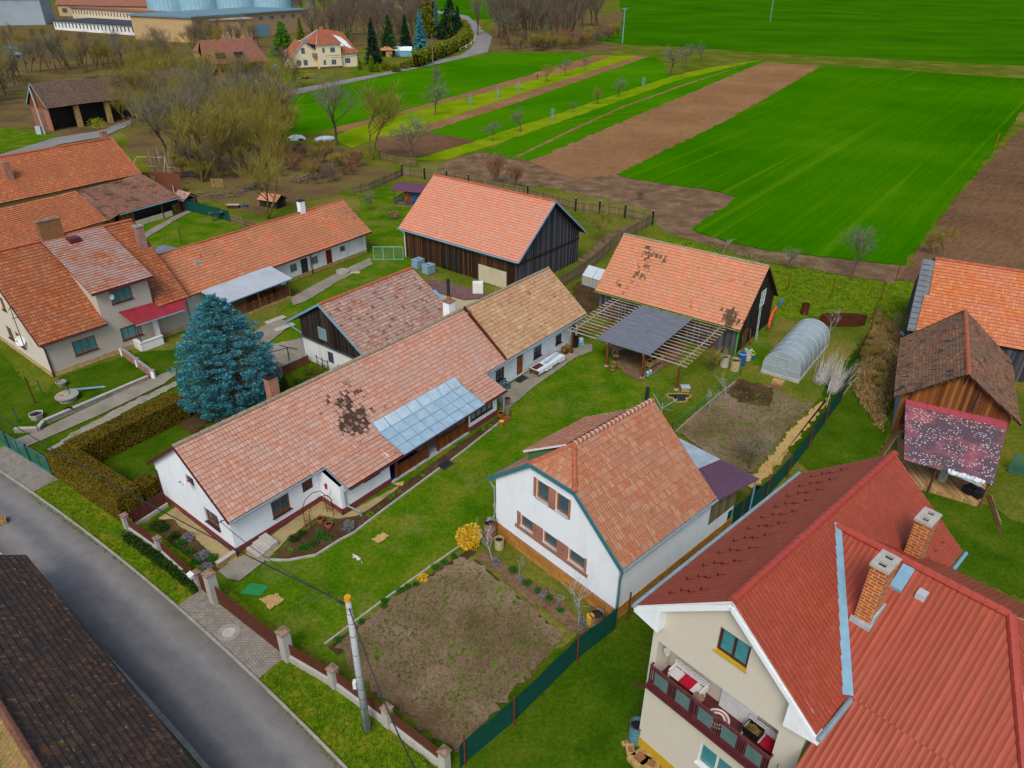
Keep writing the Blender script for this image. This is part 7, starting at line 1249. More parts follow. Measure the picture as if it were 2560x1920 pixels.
# ---------- pergola ----------
sh=FS; PG=frthing('pergola','wooden pergola with pale rafters and a grey sheet roof in the middle','pergola',sh)
def sg_(u,v,z): return sh.l(P(u,v,z))
zP=2.75
cA,cB,cC,cD=sg_(1500,757,zP),sg_(1440,828,zP),sg_(1710,910,zP),sg_(1800,825,zP)   # back left, front left, front right, back right
L0_=cB; bl=min(cA.y,.2); yb=.0; yf=(cB.y+cC.y)/2; xl=(cA.x+cB.x)/2; xr=(cC.x+cD.x)/2
posts=[(1441,892),(1482,860),(1522,915),(1611,945),(1703,985),(1625,905)]
# rafters run along the shed; beams run out from it
mb=MB()
for x in (xl+.3,lerp(xl,xr,.36),lerp(xl,xr,.68),xr-.3): mb.bar((x,-.1,zP-.02),(x,yf-.1,zP-.28),.1,.14)
mb.build('beams',M['beam_pale'],PG)
for i in range(15):
    t=i/14; y=lerp(-.5,yf,t); z=lerp(zP,zP-.25,t)+.1; q=MB(); q.bar((xl-.35,y,z),(xr+.45,y,z),.07,.06); q.build('rafter',M['beam_pale'] if i%4 in (0,1,3) else M['conc_lt'],PG)
for k,x in enumerate((xl+.3,lerp(xl,xr,.36),lerp(xl,xr,.68),xr-.3)):
    for y in ((yf+.15,-1.0) if k in (0,3) else (yf+.15,)): q=MB(); q.box(x-.09,x+.09,y-.09,y+.09,.1,zP-.3); f_=q.build('post',M['wood_brown'],PG); q=MB(); q.lathe((x,y,0),[(.2,0),(.2,.12),(0,.13)],10); q.build('footing',M['conc_lt'],f_)
s0,s1,s2_,s3=sg_(1588,770,2.85),sg_(1501,848,2.6),sg_(1633,890,2.6),sg_(1714,806,2.85)
sx0=(s0.x+s1.x)/2; sx1=(s2_.x+s3.x)/2; tp=N('tarpmat',.55,.4); n_=tp.noise(tp.uv(),1.6,5,.7,(.4,2.5,1)); c_=tp.mix(tp.ramp(n_,[(.4,0.),(.7,1.)]),S('5E6A76'),S('84848A')); gx_=tp.n('SeparateXYZ'); tp.l(tp.uv(),gx_.inputs[0]); l1=tp.math('LESS_THAN',tp.math('FRACT',tp.math('MULTIPLY',gx_.outputs[1],1.25)),.05); c_=tp.mix(tp.math('MULTIPLY',l1,.6),c_,S('5A4E4E')); tp.bump(tp.math('SINE',tp.math('MULTIPLY',gx_.outputs[0],60.)),.4,.015); M['tarpmat']=tp.col(c_)
mb=MB(); mb.slab([(sx0,yf-.15,zP-.06),(sx1,yf-.15,zP-.06),(sx1,-.35,zP+.2),(sx0,-.35,zP+.2)],.03); mb.build('sheet_roof',M['tarpmat'],PG)
t=thing('work_table','pale trestle table under the pergola','table',P(1560,885)+V((0,0,.1)),R(30)); mb=MB(); mb.box(-1.4,1.4,-.45,.45,.78,.84); mb.build('tabletop',M['wood_pale'],t)
for sx in (-1.1,1.1):
    for sy in (-.35,.35): q=MB(); q.bar((sx,sy*1.3,0),(sx,sy*.6,.78),.06); q.build('leg',M['zinc'],t)
t=thing('straw_hat','round straw basket lid lying on the trestle table','basket',P(1540,888,.95)); mb=MB(); mb.lathe((0,0,0),[(.32,0),(.3,.04),(.24,.12),(0,.14)],18); mb.build('lid',M['wood_yard'],t); mb=MB(); mb.lathe((0,0,0),[(.33,-.01),(.33,.02)],18); mb.build('rim',M['wood_pale'],t)
for k,(px,z) in enumerate((((1531,928),0.),((1531,921),.45))): t=thing('wooden_stool',['lower orange brown wooden drum at the pergola post','upper orange brown wooden drum stacked at the pergola post'][k],'stool',P(*px)+V((0,0,.1+z)) if k==0 else P(1531,928)+V((0,0,.1+z))); mb=MB(); mb.lathe((0,0,0),[(.26,0),(.3,.1),(.24,.2),(.24,.28),(.3,.38),(.28,.44),(0,.45)],14); mb.build('drum',M['wood_yard'],t); mb=MB(); mb.lathe((0,0,0),[(.31,.08),(.31,.12)],14); mb.build('band',M['wood_pale'],t)
t=thing('planter_box','long pale wooden planter box on legs under the pergola edge','planter',P(1633,915)+V((0,0,.1)),R(45)); mb=MB()
for (x0_,x1_,y0_,y1_) in ((-1.1,1.1,-.32,-.26),(-1.1,1.1,.26,.32),(-1.1,-1.04,-.26,.26),(1.04,1.1,-.26,.26),(-.4,-.34,-.26,.26),(.34,.4,-.26,.26)): mb.box(x0_,x1_,y0_,y1_,.25,.75)
mb.build('box',M['wood_pale'],t); mb=MB(); mb.box(-1.04,1.04,-.26,.26,.28,.62); mb.build('soil',M['black'],t)
for sx in (-1,1): 
    for sy in (-.25,.25): q=MB(); q.box(sx-.05,sx+.05,sy-.05,sy+.05,0,.25); q.build('leg',M['wood_pale'],t)
for k,px in enumerate(((1618,942),(1625,938))): t=thing('detergent_can',['blue and white canister before the planter box, left','blue and white canister before the planter box, right'][k],'canister',P(*px)+V((0,0,.1)),.3); mb=MB(); mb.box(-.1,.1,-.14,.14,0,.34); mb.build('can',M['cyan'],t); mb=MB(); mb.box(-.08,.08,-.1,.1,.34,.44); mb.build('neck',M['offwhite'],t)
# ponds, washing line
t=thing('garden_pond','small dark garden pond with pebble rim on the lawn corner','pond',P(1698,995)); mb=MB(); n=18; rp_=[(1+.25*math.sin(3*a)+.1*math.sin(5*a)) for a in [2*PI*i/n for i in range(n)]]; ring=[V((math.cos(2*PI*i/n)*rp_[i]*.85,math.sin(2*PI*i/n)*rp_[i]*.65,.1)) for i in range(n)]; mb.face(ring); wm=N('pondwater',.05,.6); mb.build('water',wm.col(S('1C2414')),t); mb=MB()
for i in range(n):
    for k in range(2): p=lerp(ring[i],ring[(i+1)%n],k*.5)*1.05; mb.lathe((p.x,p.y,.0),[(.07,0),(.08,.12),(.04,.15),(0,.15)],7)
mb.build('pebble_rim',M['sandstone'],t)
t=thing('pond_filter','grey box of the pond pump beside the pergola post','box',P(1712,978)+V((0,0,.05))); mb=MB(); mb.box(-.35,.35,-.25,.25,0,.4); mb.build('box',M['sandstone'],t); mb=MB(); mb.box(-.4,.4,-.3,.3,.4,.46); mb.build('lid',M['zinc'],t)
t=thing('washing_line','green rotary washing line behind the white house ridge','clothes line',P(1650,1060)); mb=MB(); mb.tube((0,0,0),(0,0,2.0),.03,.03); mb.build('pole',M['zinc'],t); mb=MB()
for k in range(4): a=PI/2*k+.4; mb.bar((0,0,1.5),(math.cos(a)*1.4,math.sin(a)*1.4,2.1),.03)
mb.build('arms',M['zinc'],t); mb=MB()
for r_ in (.5,.7,.9,1.1,1.3): 
    for k in range(4): a,b=PI/2*k+.4,PI/2*(k+1)+.4; mb.bar((math.cos(a)*r_,math.sin(a)*r_,1.5+.6*r_/1.4),(math.cos(b)*r_,math.sin(b)*r_,1.5+.6*r_/1.4),.012)
mb.build('lines',M['greenpl'],t)
t=thing('net_fence','low green netting along the upper edge of the lawn','fence',P(1680,1075)); W=[P(*p)-P(1680,1075) for p in ((1680,1075),(1740,1030),(1800,975),(1850,940))]; mb=MB()
for a,b in zip(W[:-1],W[1:]): mb.bar(a+V((0,0,.7)),b+V((0,0,.7)),.05,.05); mb.bar(a+V((0,0,.35)),b+V((0,0,.35)),.02,.02)
mb.build('net',M['greenpl'],t)
for a in W: q=MB(); q.tube(a,a+V((0,0,.8)),.025,.025,6); q.build('stake',M['darkmet'],t)
# arched greenhouse
gA,gB,gC=P(1890,925),P(1995,958),P(2068,868); yaw=math.atan2(gC.y-gB.y,gC.x-gB.x); Lg=(gC-gB).length; Wd=(gB-gA).length
pc=N('greenhousefilm',.12,.6); pc.b.inputs['Alpha'].default_value=.62; gx_=pc.n('SeparateXYZ'); pc.bump(pc.noise(pc.geo(),1.2,3),.2,.05); pc.col(pc.mix(pc.noise(pc.geo(),.6,3),S('9AB0B8'),S('C4D4DA')))
t=thing('arched_greenhouse','arched polycarbonate greenhouse on a low base behind the upper vegetable bed','greenhouse',gB,yaw); Wd=3.4; hz_=2.55; n=14
arch=[(0,.25)]+[((1-math.cos(PI*i/n))*Wd/2*1.0,.25+.55+(hz_-.8)*math.sin(PI*i/n)**.85) for i in range(0,n+1)]+[(Wd,.25)]
mb=MB(); ns=5
for s in range(ns):
    x0_,x1_=Lg*s/ns,Lg*(s+1)/ns
    for (a,b) in zip(arch[:-1],arch[1:]): mb.face([(x0_,a[0],a[1]),(x1_,a[0],a[1]),(x1_,b[0],b[1]),(x0_,b[0],b[1])])
mb.build('cover',pc.mat,t,True); mb=MB()
for x in (0,Lg): mb=MB(); mb.face([(x,a[0],a[1]) for a in arch]); mb.build('end_panel',pc.mat,t)
mb=MB()
for s in range(ns+3): x=Lg*s/(ns+2); mb.path([V((x,a[0],a[1]+.01)) for a in arch],.025,5)
for y in (Wd*.5,): mb.bar((0,y,hz_+.03),(Lg,y,hz_+.03),.04)
for y in (Wd*.3,Wd*.7): mb.bar((-.02,y,.25),(-.02,y,2.2),.05)
mb.bar((-.02,.0,1.0),(-.02,Wd,1.0),.04); mb.bar((-.02,0,.28),(-.02,Wd,.28),.05); mb.bar((-.03,Wd*.3,.3),(-.03,Wd*.7,1.9),.035); mb.bar((-.03,Wd*.7,.3),(-.03,Wd*.3,1.9),.035); mb.bar((-.03,Wd*.3,1.95),(-.03,Wd*.7,1.95),.05); mb.build('frame',M['zinc'],t)
mb=MB(); mb.box(-.05,Lg,-.06,.06,0,.28); mb.box(-.05,Lg,Wd-.06,Wd+.06,0,.28); mb.box(-.08,.08,.06,Wd-.06,0,.27); mb.build('base',M['conc_lt'],t); mb=MB(); mb.box(.15,Lg-.1,.15,Wd-.15,.0,.2); mb.build('soil',M['bark_y'],t)
t=thing('stone_step','sandstone block step before the arched greenhouse','step',P(1945,958),yaw); mb=MB(); mb.box(-.4,.3,-.5,.5,0,.3); mb.build('block',M['sandstone'],t); mb=MB(); mb.box(-.8,-.4,-.5,.2,0,.15); mb.build('lower_block',M['brick_old'],t)
# box greenhouse
gA,gB=P(1455,712),P(1487,722); t=thing('film_greenhouse','small white film covered greenhouse behind the shed','greenhouse',gA,math.atan2(gB.y-gA.y,gB.x-gA.x)); L_=2.9; D_=2.4; mb=MB(); fm=plain('filmwhite',S('C8D4DA'),.4,.4,var=.2)
r_=wall(mb,(0,0),(L_,0),1.25); wall(mb,(L_,0),(L_,D_),[(0,1.25),(D_/2,2.1),(D_,1.25)]); wall(mb,(L_,D_),(0,D_),1.25); wall(mb,(0,D_),(0,0),[(0,1.25),(D_/2,2.1),(D_,1.25)]); mb.build('walls',plain('filmbeige',S('B4B4A0'),.5,.3,var=.3),t)
mb=MB(); mb.slab([(-.05,-.08,1.22),(L_+.05,-.08,1.22),(L_+.05,D_/2,2.13),(-.05,D_/2,2.13)],.02); mb.slab([(L_+.05,D_+.08,1.22),(-.05,D_+.08,1.22),(-.05,D_/2,2.13),(L_+.05,D_/2,2.13)],.02); mb.build('roof',fm,t); mb=MB(); mb.box(-.05,L_+.05,-.1,0,0,.18); mb.build('base',M['bluem'],t); mb=MB()
for x in (0,L_/2,L_): mb.bar((x,-.03,.1),(x,-.03,1.25),.05); mb.bar((x,-.1,1.25),(x,D_/2,2.16),.05)
mb.build('frame',M['bluem'],t)
# tools at the shed gable
ga=lambda b,z,o=.1: sh.w((P(1851,826,3.)-P(1487,726,3.)).length-.35+o,b,z)
t=thing('ladder','grey aluminium ladder leaning upright on the black shed gable','ladder',ga(5.0,0,.5)); q=ga(5.6,4.6,.12)-ga(5.0,0,.5); sd_=sh.ey*.2; mb=MB(); mb.bar(sd_,q+sd_,.05); mb.bar(-sd_,q-sd_,.05); mb.build('rails',M['zinc'],t); mb=MB()
for i in range(14): p=q*((i+.5)/14); mb.bar(p-sd_,p+sd_,.035)
mb.build('rungs',M['zinc'],t)
t=thing('shovel','red bladed snow shovel leaning on the shed gable','shovel',ga(3.6,0,.5)); q=ga(3.8,1.6,.1)-ga(3.6,0,.5); mb=MB(); mb.tube(q*.25,q,.02,.02,6); mb.build('handle',M['wood_pale'],t); mb=MB(); mb.slab([V((0,0,.02))-sh.ey*.25,V((0,0,.02))+sh.ey*.25,q*.3+sh.ey*.22,q*.3-sh.ey*.22],.03); mb.build('blade',M['red'],t)
for k,b in enumerate((2.3,1.7)): t=thing('garden_tool',['green handled rake leaning left of the shed door','pale handled hoe leaning at the shed corner'][k],'tool',ga(b,0,.4)); q=ga(b+.1,1.7,.1)-ga(b,0,.4); mb=MB(); mb.tube((0,0,.1),q,.02,.02,6); mb.build('handle',M['greenpost'] if k==0 else M['wood_old'],t); mb=MB(); mb.bar(-sh.ey*.2+V((0,0,.06)),sh.ey*.2+V((0,0,.06)),.04,.08); mb.build('head',M['darkmet'],t)
t=thing('play_slide','orange and blue curved plastic slide tube behind the shed gable','pipe',ga(7.5,0,.8)); mb=MB(); mb.path([V((0,0,.6)),V((.1,.3,1.2)),V((.4,.8,1.9)),V((.9,1.3,2.3))],.14,8); mb.build('orange_hose',M['orange'],t); mb=MB(); mb.path([V((.9,1.3,2.3)),V((1.4,1.7,2.6)),V((1.7,2.,3.))],.12,8); mb.build('blue_hose',M['blue'],t); mb=MB(); mb.tube((.9,1.3,0),(.9,1.3,2.2),.07,.06); mb.build('stake',M['wood_old'],t)
t=thing('hose_reel','yellow hose coil hanging on the barrel by the shed corner','hose',P(1882,888,.5)); mb=MB()
for k in range(3): mb.path([V((math.cos(2*PI*i/14)*.2,.05*k,math.sin(2*PI*i/14)*.2+.2)) for i in range(15)],.03,5)
mb.build('coil',M['yellow'],t); mb=MB(); mb.box(-.2,.2,-.1,.2,-.5,-.1); mb.build('crate',M['blue'],t)
t=thing('watering_can','green watering can on the whitish barrel','watering can',P(1867,900)+V((0,0,1.16))); mb=MB(); mb.lathe((0,0,0),[(.16,0),(.14,.28),(.0,.28)],10); mb.tube((.1,0,.1),(.4,-.1,.35),.03,.02,6); mb.build('can',M['greenpl'],t); mb=MB(); mb.path([V((-.14,0,.05)),V((-.25,0,.2)),V((-.1,0,.35))],.02,5); mb.build('handle',M['greenpl'],t)
for k,(px,l) in enumerate((((2080,985),'bundle of cut branches tied beside the screen fence'),((2050,960),'heap of thin prunings behind the tied bundle'))):
    t=thing('branch_bundle',l,'brushwood',P(*px)); tb=TB(); rr=random.Random(k)
    for i in range(170): p=V((rr.gauss(0,.25),rr.gauss(0,.2),rr.uniform(.0,.4))); d=V((.75,1.1,.55)) if k==0 else V((.9,1.3,.3)); tb.seg(p,p+(d+V((rr.gauss(0,.3),rr.gauss(0,.3),rr.gauss(0,.3))))*rr.uniform(1.,2.6),.018,.006)
    tb.build('twigs',M['twig_wh'],t); mb=MB(); mb.path([V((math.cos(2*PI*i/10)*.5+.4,math.sin(2*PI*i/10)*.4+.5,.5+.2*math.sin(2*PI*i/10))) for i in range(11)],.02,5); mb.build('tie',M['cyan'],t)
for k,px in enumerate(((2066,1018),(2068,985))): t=thing('fence_stake',['white plastic stake with yellow foot beside the branch bundle','second white stake behind the branch bundle'][k],'stake',P(*px)); mb=MB(); mb.tube((0,0,.3),(0,0,1.3),.03,.03); mb.build('shaft',M['offwhite'],t); mb=MB(); mb.tube((0,0,0),(0,0,.3),.032,.032); mb.build('foot',M['yellow'],t)
# balcony furniture of the cream house
bf_=FRH; bz=5.04
def bw(b,k,z): return bf_.w(.45+k,b,z)
t=bench('white slatted bench with red cushion on the balcony of the cream house',bw(5.75,.75,bz),bf_.y-PI/2,1.7,M['offwhite'],slats_=6); 
c_=thing('seat_cushion','red cushion lying on the left balcony bench','cushion',bw(5.7,.7,bz+.46),bf_.y-PI/2); mb=MB(); mb.box(-.28,.28,-.28,.28,0,.1); mb.build('pad',M['red'],c_); mb=MB(); mb.box(-.29,.29,-.29,.29,.045,.055); mb.build('piping',M['redpaint'],c_)
t=bench('white slatted bench at the right end of the balcony',bw(2.15,.75,bz),bf_.y-PI/2,1.5,M['offwhite'],slats_=6)
c_=thing('seat_cushion','red cushion lying on the right balcony bench','cushion',bw(1.75,.7,bz+.46),bf_.y-PI/2); mb=MB(); mb.box(-.3,.3,-.28,.28,0,.09); mb.build('pad',M['red'],c_); mb=MB(); mb.box(-.31,.31,-.29,.29,.04,.05); mb.build('piping',M['redpaint'],c_)
c_=thing('seed_crate','black crate of brown bulbs standing on the right balcony bench','crate',bw(2.5,.7,bz+.46),bf_.y-PI/2); mb=MB()
for (x0_,x1_,y0_,y1_) in ((-.36,.36,-.26,-.23),(-.36,.36,.23,.26),(-.36,-.33,-.23,.23),(.33,.36,-.23,.23)): mb.box(x0_,x1_,y0_,y1_,0,.3)
mb.build('crate',M['black'],c_); mb=MB(); rr=random.Random(2)
for i in range(60): x,y=rr.uniform(-.3,.3),rr.uniform(-.2,.2); mb.lathe((x,y,.16+rr.uniform(0,.05)),[(.035,0),(.04,.03),(0,.06)],6)
mb.box(-.33,.33,-.23,.23,.02,.16); mb.build('bulbs',M['wood_yard'],c_)
c_=thing('round_rug','round patterned rug on the balcony floor','rug',bw(3.95,.5,bz)); mb=MB()
for k,(ra,rb,m_) in enumerate(((.5,.42,0),(.42,.34,1),(.34,.24,0),(.24,.14,2),(.14,0,3))): mb.lathe((0,0,0),[(ra,.012),(rb,.012)],26,m_)
mb.build('rug',[M['offwhite'],M['terra'],M['darkwin'],M['red']],c_); mb=MB(); mb.lathe((0,0,0),[(.5,0),(.51,.013)],26); mb.build('border',M['offwhite'],c_)
c_=thing('hanging_pot','white hanging flower pot in the balcony corner','flower pot',bw(6.7,.35,6.7)); mb=MB(); mb.lathe((0,0,0),[(.1,0),(.17,.25),(.15,.25),(.14,.2)],14); mb.build('pot',M['offwhite'],c_); mb=MB(); mb.tube((0,0,.25),(0,0,.85),.01,.01,5); mb.build('hanger',M['zinc'],c_)
c_=thing('small_table','small wrought iron table with mosaic top on the balcony','table',bw(4.9,.35,bz)); mb=MB(); mb.lathe((0,0,0),[(.25,.6),(.25,.63),(0,.63)],16); mb.build('top',M['cap'],c_)
for k in range(3): a=k*2.1; q=MB(); q.bar((math.cos(a)*.2,math.sin(a)*.2,0),(math.cos(a)*.1,math.sin(a)*.1,.6),.025); q.build('leg',M['black'],c_)
c_=thing('bucket_lamp','white spotlight on a bracket at the right end of the balcony','lamp',bw(.9,-.45,5.4)); mb=MB(); mb.lathe((0,0,0),[(.06,.22),(.15,.05),(.16,0),(0,.02)],12); mb.build('shade',M['offwhite'],c_); mb=MB(); mb.bar((0,0,.2),(.2,.3,.6),.03); mb.build('bracket',M['darkmet'],c_)
for k,(px,s_,l) in enumerate((((1600,1900),.9,'large flat sandstone slab at the corner of the cream house'),((1575,1880),.5,'square sandstone block left of the yellow plinth'),((1625,1915),.7,'cracked slab at the bottom edge by the yellow plinth'),((1562,1862),.25,'loose orange stone by the turquoise drum'))): t=thing('stone_slab',l,'stone',P(*px),.6+k); mb=MB(); mb.box(-s_*.6,s_*.6,-s_*.4,s_*.4,0,.22); mb.build('block',M['sandstone'],t); mb=MB(); mb.box(-s_*.3,s_*.2,-s_*.2,s_*.2,.22,.3); mb.build('upper_piece',M['brick_old'],t)
# clutter at the pink lean-to
t=thing('white_tarp','white plastic sheet rolled over the front edge of the pinkish lean-to','tarp',P(2415,1195,2.25)); mb=MB(); rr=random.Random(9); pts=[]
p0=P(2370,1178,2.4)-t.location; p1=P(2460,1205,2.35)-t.location; n=14
for i in range(n): a,b=lerp(p0,p1,i/n),lerp(p0,p1,(i+1)/n); mb.tube(a+V((0,0,.05*math.sin(i*2.1))),b+V((0,0,.05*math.sin((i+1)*2.1))),.17+.04*math.sin(i*1.3),.17+.04*math.sin((i+1)*1.3),9)
mb.build('roll',M['cloth'],t); mb=MB(); mb.slab([lerp(p0,p1,.1)+V((0,-.12,-.1)),lerp(p0,p1,.95)+V((0,-.12,-.1)),lerp(p0,p1,.95)+V((.0,-.1,-.35)),lerp(p0,p1,.4)+V((0,-.1,-.2))],.02); mb.build('hem',M['clothbl'],t)
barrel('pale milk can shaped container under the pinkish lean-to',(2350,1210),.3,.9,plain('can',S('A4A8A8'),.5,.4),False,z=.35)
for k,px in enumerate(((2418,1240),(2440,1250))): t=thing('plastic_crate',['black plastic crate on the lean-to platform, left','black plastic crate on the lean-to platform, right'][k],'crate',P(*px)+V((0,0,.3)),.4); mb=MB(); mb.box(-.4,.4,-.3,.3,0,.5); mb.build('crate',M['black'],t); mb=MB(); mb.box(-.42,.42,-.32,.32,.5,.54); mb.build('lid',M['darkmet'],t)
for k,(px,q,l) in enumerate((((2250,1110),(2275,1050),'long grey plank leaning on the block wall of the brown barn'),((2200,1140),(2255,1060),'brown plank lying against the plank heap left of the lean-to'),((2470,1240),(2500,1330),'pale plank lying on the grass by the lean-to corner'))): t=thing('wooden_plank',l,'plank',P(*px)); q_=(P(*q,1.6) if k<2 else P(*q,.05))-t.location; mb=MB(); mb.bar((0,0,.05),q_,.18,.05); mb.build('plank',M['wood_grey'] if k==0 else M['beam'],t); mb=MB(); mb.bar((.25,0,.05),q_*.8+V((.25,0,0)),.12,.04); mb.build('second_plank',M['wood_old'],t)
t=thing('wire_run','teal framed wire run at the right edge of the lean-to','gate',P(2520,1180),R(-25)); mb=MB()
for x in (0,1.3,2.6): mb.bar((x,0,0),(x,0,1.7),.06)
mb.bar((0,0,1.7),(2.6,0,1.7),.05); mb.bar((0,0,.1),(2.6,0,.1),.05); mb.build('frame',M['teal'],t); mb=MB(); mb.face([(0,0,.1),(2.6,0,.1),(2.6,0,1.7),(0,0,1.7)]); mb.build('mesh',M['mesh'],t)
for k,(px,l) in enumerate((((2237,838),'crumpled white plastic sheet on the overgrown strip by the orange barn'),((2222,945),'small scrap of white plastic in the dry brambles'))): t=thing('plastic_sheet',l,'litter',P(*px)+V((0,0,.1))); C_=RN.normal(0,.35 if k==0 else .15,(40,3))*np.array([1.4,.7,.25]); C_[:,2]=abs(C_[:,2]); u=rdir(40)*.25; leaves('scraps',C_,u,perp(u)*.15,M['clothbl'],t); mb=MB(); mb.slab([(-.6,-.2,.1),(.3,-.3,.12),(.5,.2,.08),(-.3,.3,.1)],.02); mb.build('sheet',M['cloth'],t)
# ---------- animals and the person in the field ----------
def skin(name,verts,edges,rad,mat,par,sub=1):
    me=bpy.data.meshes.new(name); me.from_pydata(verts,edges,[]); o=bpy.data.objects.new(name,me); COL.objects.link(o); m=o.modifiers.new('s','SKIN'); lay=me.skin_vertices[0] if me.skin_vertices else None
    if lay is None:
        bm=bmesh.new(); bm.from_mesh(me); bm.verts.layers.skin.verify(); bm.to_mesh(me); bm.free(); lay=me.skin_vertices[0]
    for i,r in enumerate(rad): lay.data[i].radius=(r,r) if not isinstance(r,tuple) else r
    lay.data[0].use_root=True; sb=o.modifiers.new('b','SUBSURF'); sb.levels=sub; sb.render_levels=sub; dg=bpy.context.evaluated_depsgraph_get(); dg.update(); nm=bpy.data.meshes.new_from_object(o.evaluated_get(dg)); nm.materials.clear(); nm.materials.append(mat); nm.polygons.foreach_set('use_smooth',[True]*len(nm.polygons)); o.modifiers.clear(); o.data=nm; nm.name=name; o.parent=par; return o
dm=N('dogfur',.8,.2); z_=dm.n('SeparateXYZ'); dm.l(dm.obj(),z_.inputs[0]); f_=dm.math('LESS_THAN',z_.outputs[2],.16); dm.col(dm.mix(f_,S('0E0D10'),S('B4702A')))
t=thing('dog','black and tan dog lying on the lawn beside the retaining wall','dog',P(174,1028),R(-35)); 
skin('body',[(-.3,0,.2),(-.1,0,.24),(.15,0,.27),(.3,0,.34),(.42,.02,.46),(.54,.04,.45),(.64,.05,.41),(.3,.14,.14),(.55,.16,.06),(.7,.16,.05),(.3,-.14,.14),(.55,-.13,.06),(.72,-.13,.05),(-.3,.2,.14),(-.05,.27,.07),(.08,.27,.05),(-.3,-.18,.14),(-.05,-.26,.07),(.08,-.26,.05),(-.5,.05,.12),(-.72,.15,.06)],[(0,1),(1,2),(2,3),(3,4),(4,5),(5,6),(2,7),(7,8),(8,9),(2,10),(10,11),(11,12),(0,13),(13,14),(14,15),(0,16),(16,17),(17,18),(0,19),(19,20)],[.17,.18,.19,.14,.11,.09,.05,.08,.055,.05,.08,.055,.05,.11,.06,.05,.11,.06,.05,.05,.025],dm.mat,t,2)
mb=MB(); 
for s in (-1,1): mb.lathe((.44,.02+.09*s,.5),[(.05,0),(.06,-.05),(.03,-.12),(0,-.13)],6)
mb.build('ears',M['black'],t); mb=MB(); mb.lathe((.71,.05,.42),[(.02,-.015),(.025,0),(0,.02)],7); mb.build('nose',M['black'],t)
cm_=N('catfur',.8,.2); cm_.col(cm_.ramp(cm_.noise(cm_.obj(),6.,2),[(.45,S('C4C2BC')),(.55,S('6A6E80'))],'CONSTANT'))
t=thing('cat','grey and white cat stretched out on the lawn','cat',P(893,1397)+V((0,0,.02)),R(150)); skin('body',[(-.16,0,.1),(0,0,.12),(.16,0,.12),(.26,.0,.19),(.34,.01,.2),(.18,.08,.05),(.34,.1,.03),(.18,-.07,.05),(.32,-.1,.03),(-.18,.09,.05),(-.05,.15,.03),(-.18,-.08,.05),(-.06,-.14,.03),(-.32,.03,.05),(-.5,.12,.03),(-.6,.22,.03)],[(0,1),(1,2),(2,3),(3,4),(2,5),(5,6),(2,7),(7,8),(0,9),(9,10),(0,11),(11,12),(0,13),(13,14),(14,15)],[.1,.1,.09,.06,.065,.035,.025,.035,.025,.05,.025,.05,.025,.03,.025,.018],cm_.mat,t,2); mb=MB()
for s in (-1,1): mb.lathe((.33,.01+.04*s,.25),[(.022,0),(.0,.05)],5)
mb.build('ears',M['pillar'],t)
sk=N('clothdark',.8,.2); z_=sk.n('SeparateXYZ'); sk.l(sk.obj(),z_.inputs[0]); sk.col(sk.ramp(z_.outputs[2],[(0.,S('2A2420')),(.08,S('1E2228')),(.82,S('1A2A3A')),(.84,S('1F3A4A'))],'CONSTANT')) 
t=thing('person','person in dark clothes bending over the far strip of ground','person',P(1344,199),R(120)); skin('body',[(0,0,.92),(.12,0,1.12),(.32,0,1.34),(.42,0,1.42),(.52,0,1.5),(.05,.12,.88),(.08,.14,.48),(0,.15,.08),(.14,.15,.05),(.05,-.12,.88),(-.06,-.14,.48),(-.14,-.15,.08),(0,-.15,.05),(.34,.2,1.32),(.46,.26,1.05),(.62,.2,.86),(.34,-.2,1.32),(.48,-.26,1.05),(.64,-.2,.88)],[(0,1),(1,2),(2,3),(3,4),(0,5),(5,6),(6,7),(7,8),(0,9),(9,10),(10,11),(11,12),(2,13),(13,14),(14,15),(2,16),(16,17),(17,18)],[.16,.15,.17,.06,.11,.1,.075,.05,.05,.1,.075,.05,.05,.07,.055,.045,.07,.055,.045],sk.mat,t,2); mb=MB(); mb.lathe((.5,0,1.46),[(.09,0),(.12,.06),(.1,.14),(0,.17)],10); mb.build('hair',M['black'],t)
# ---------- summerhouse and bits behind the barn ----------
q=[P(983,474,2.5),P(1052,480,2.5),P(1085,462,2.9),P(1021,448,2.9)]; o_=V((q[0].x,q[0].y,0)); SM=thing('summerhouse','little wooden summerhouse with plum coloured tin roof behind the barn','summerhouse',o_); d=(q[1]-q[0]).normalized(); nrm=V((-d.y,d.x,0)); W_=5.2; Dp=4.0; Y=math.atan2(d.y,d.x); SM.rotation_euler=(0,0,Y)
mb=MB(); mb.slab([(-.2,-.2,2.45),(W_,-.2,2.45),(W_,Dp*.55,3.15),(-.2,Dp*.55,3.15)],.06); mb.slab([(W_,Dp+.3,2.45),(-.2,Dp+.3,2.45),(-.2,Dp*.55,3.15),(W_,Dp*.55,3.15)],.06)
for i in range(16): x=-.1+i*W_/16; mb.bar((x,-.2,2.47),(x,Dp*.55,3.17),.04,.03)
mb.build('roof',M['purple'],SM); mb=MB(); mb.box(1.5,W_-.2,.6,Dp,.2,2.55); mb.build('wall',M['wood_rust'],SM); mb=MB(); mb.box(2.9,3.9,.55,.6,.3,2.2); mb.build('door',M['blue'],SM); mb=MB(); mb.box(0,W_-.2,0,Dp,0,.2); mb.build('deck',M['wood_old'],SM)
for x in (.05,2.4,W_-.3): mb=MB(); mb.bar((x,.05,.2),(x,.05,2.45),.1); mb.build('post',M['wood_grey'],SM)
rail(SM,(.05,.05,0),(W_-.3,.05,0),.2,1.1,M['wood_grey'],.3); rail(SM,(.05,.05,0),(.05,Dp,0),.2,1.1,M['wood_grey'],.3)
mound('shrub','dry shrub bank with stones at the corner of the barn',(985,545),1.3,1.0,M['dry'],900,.09)
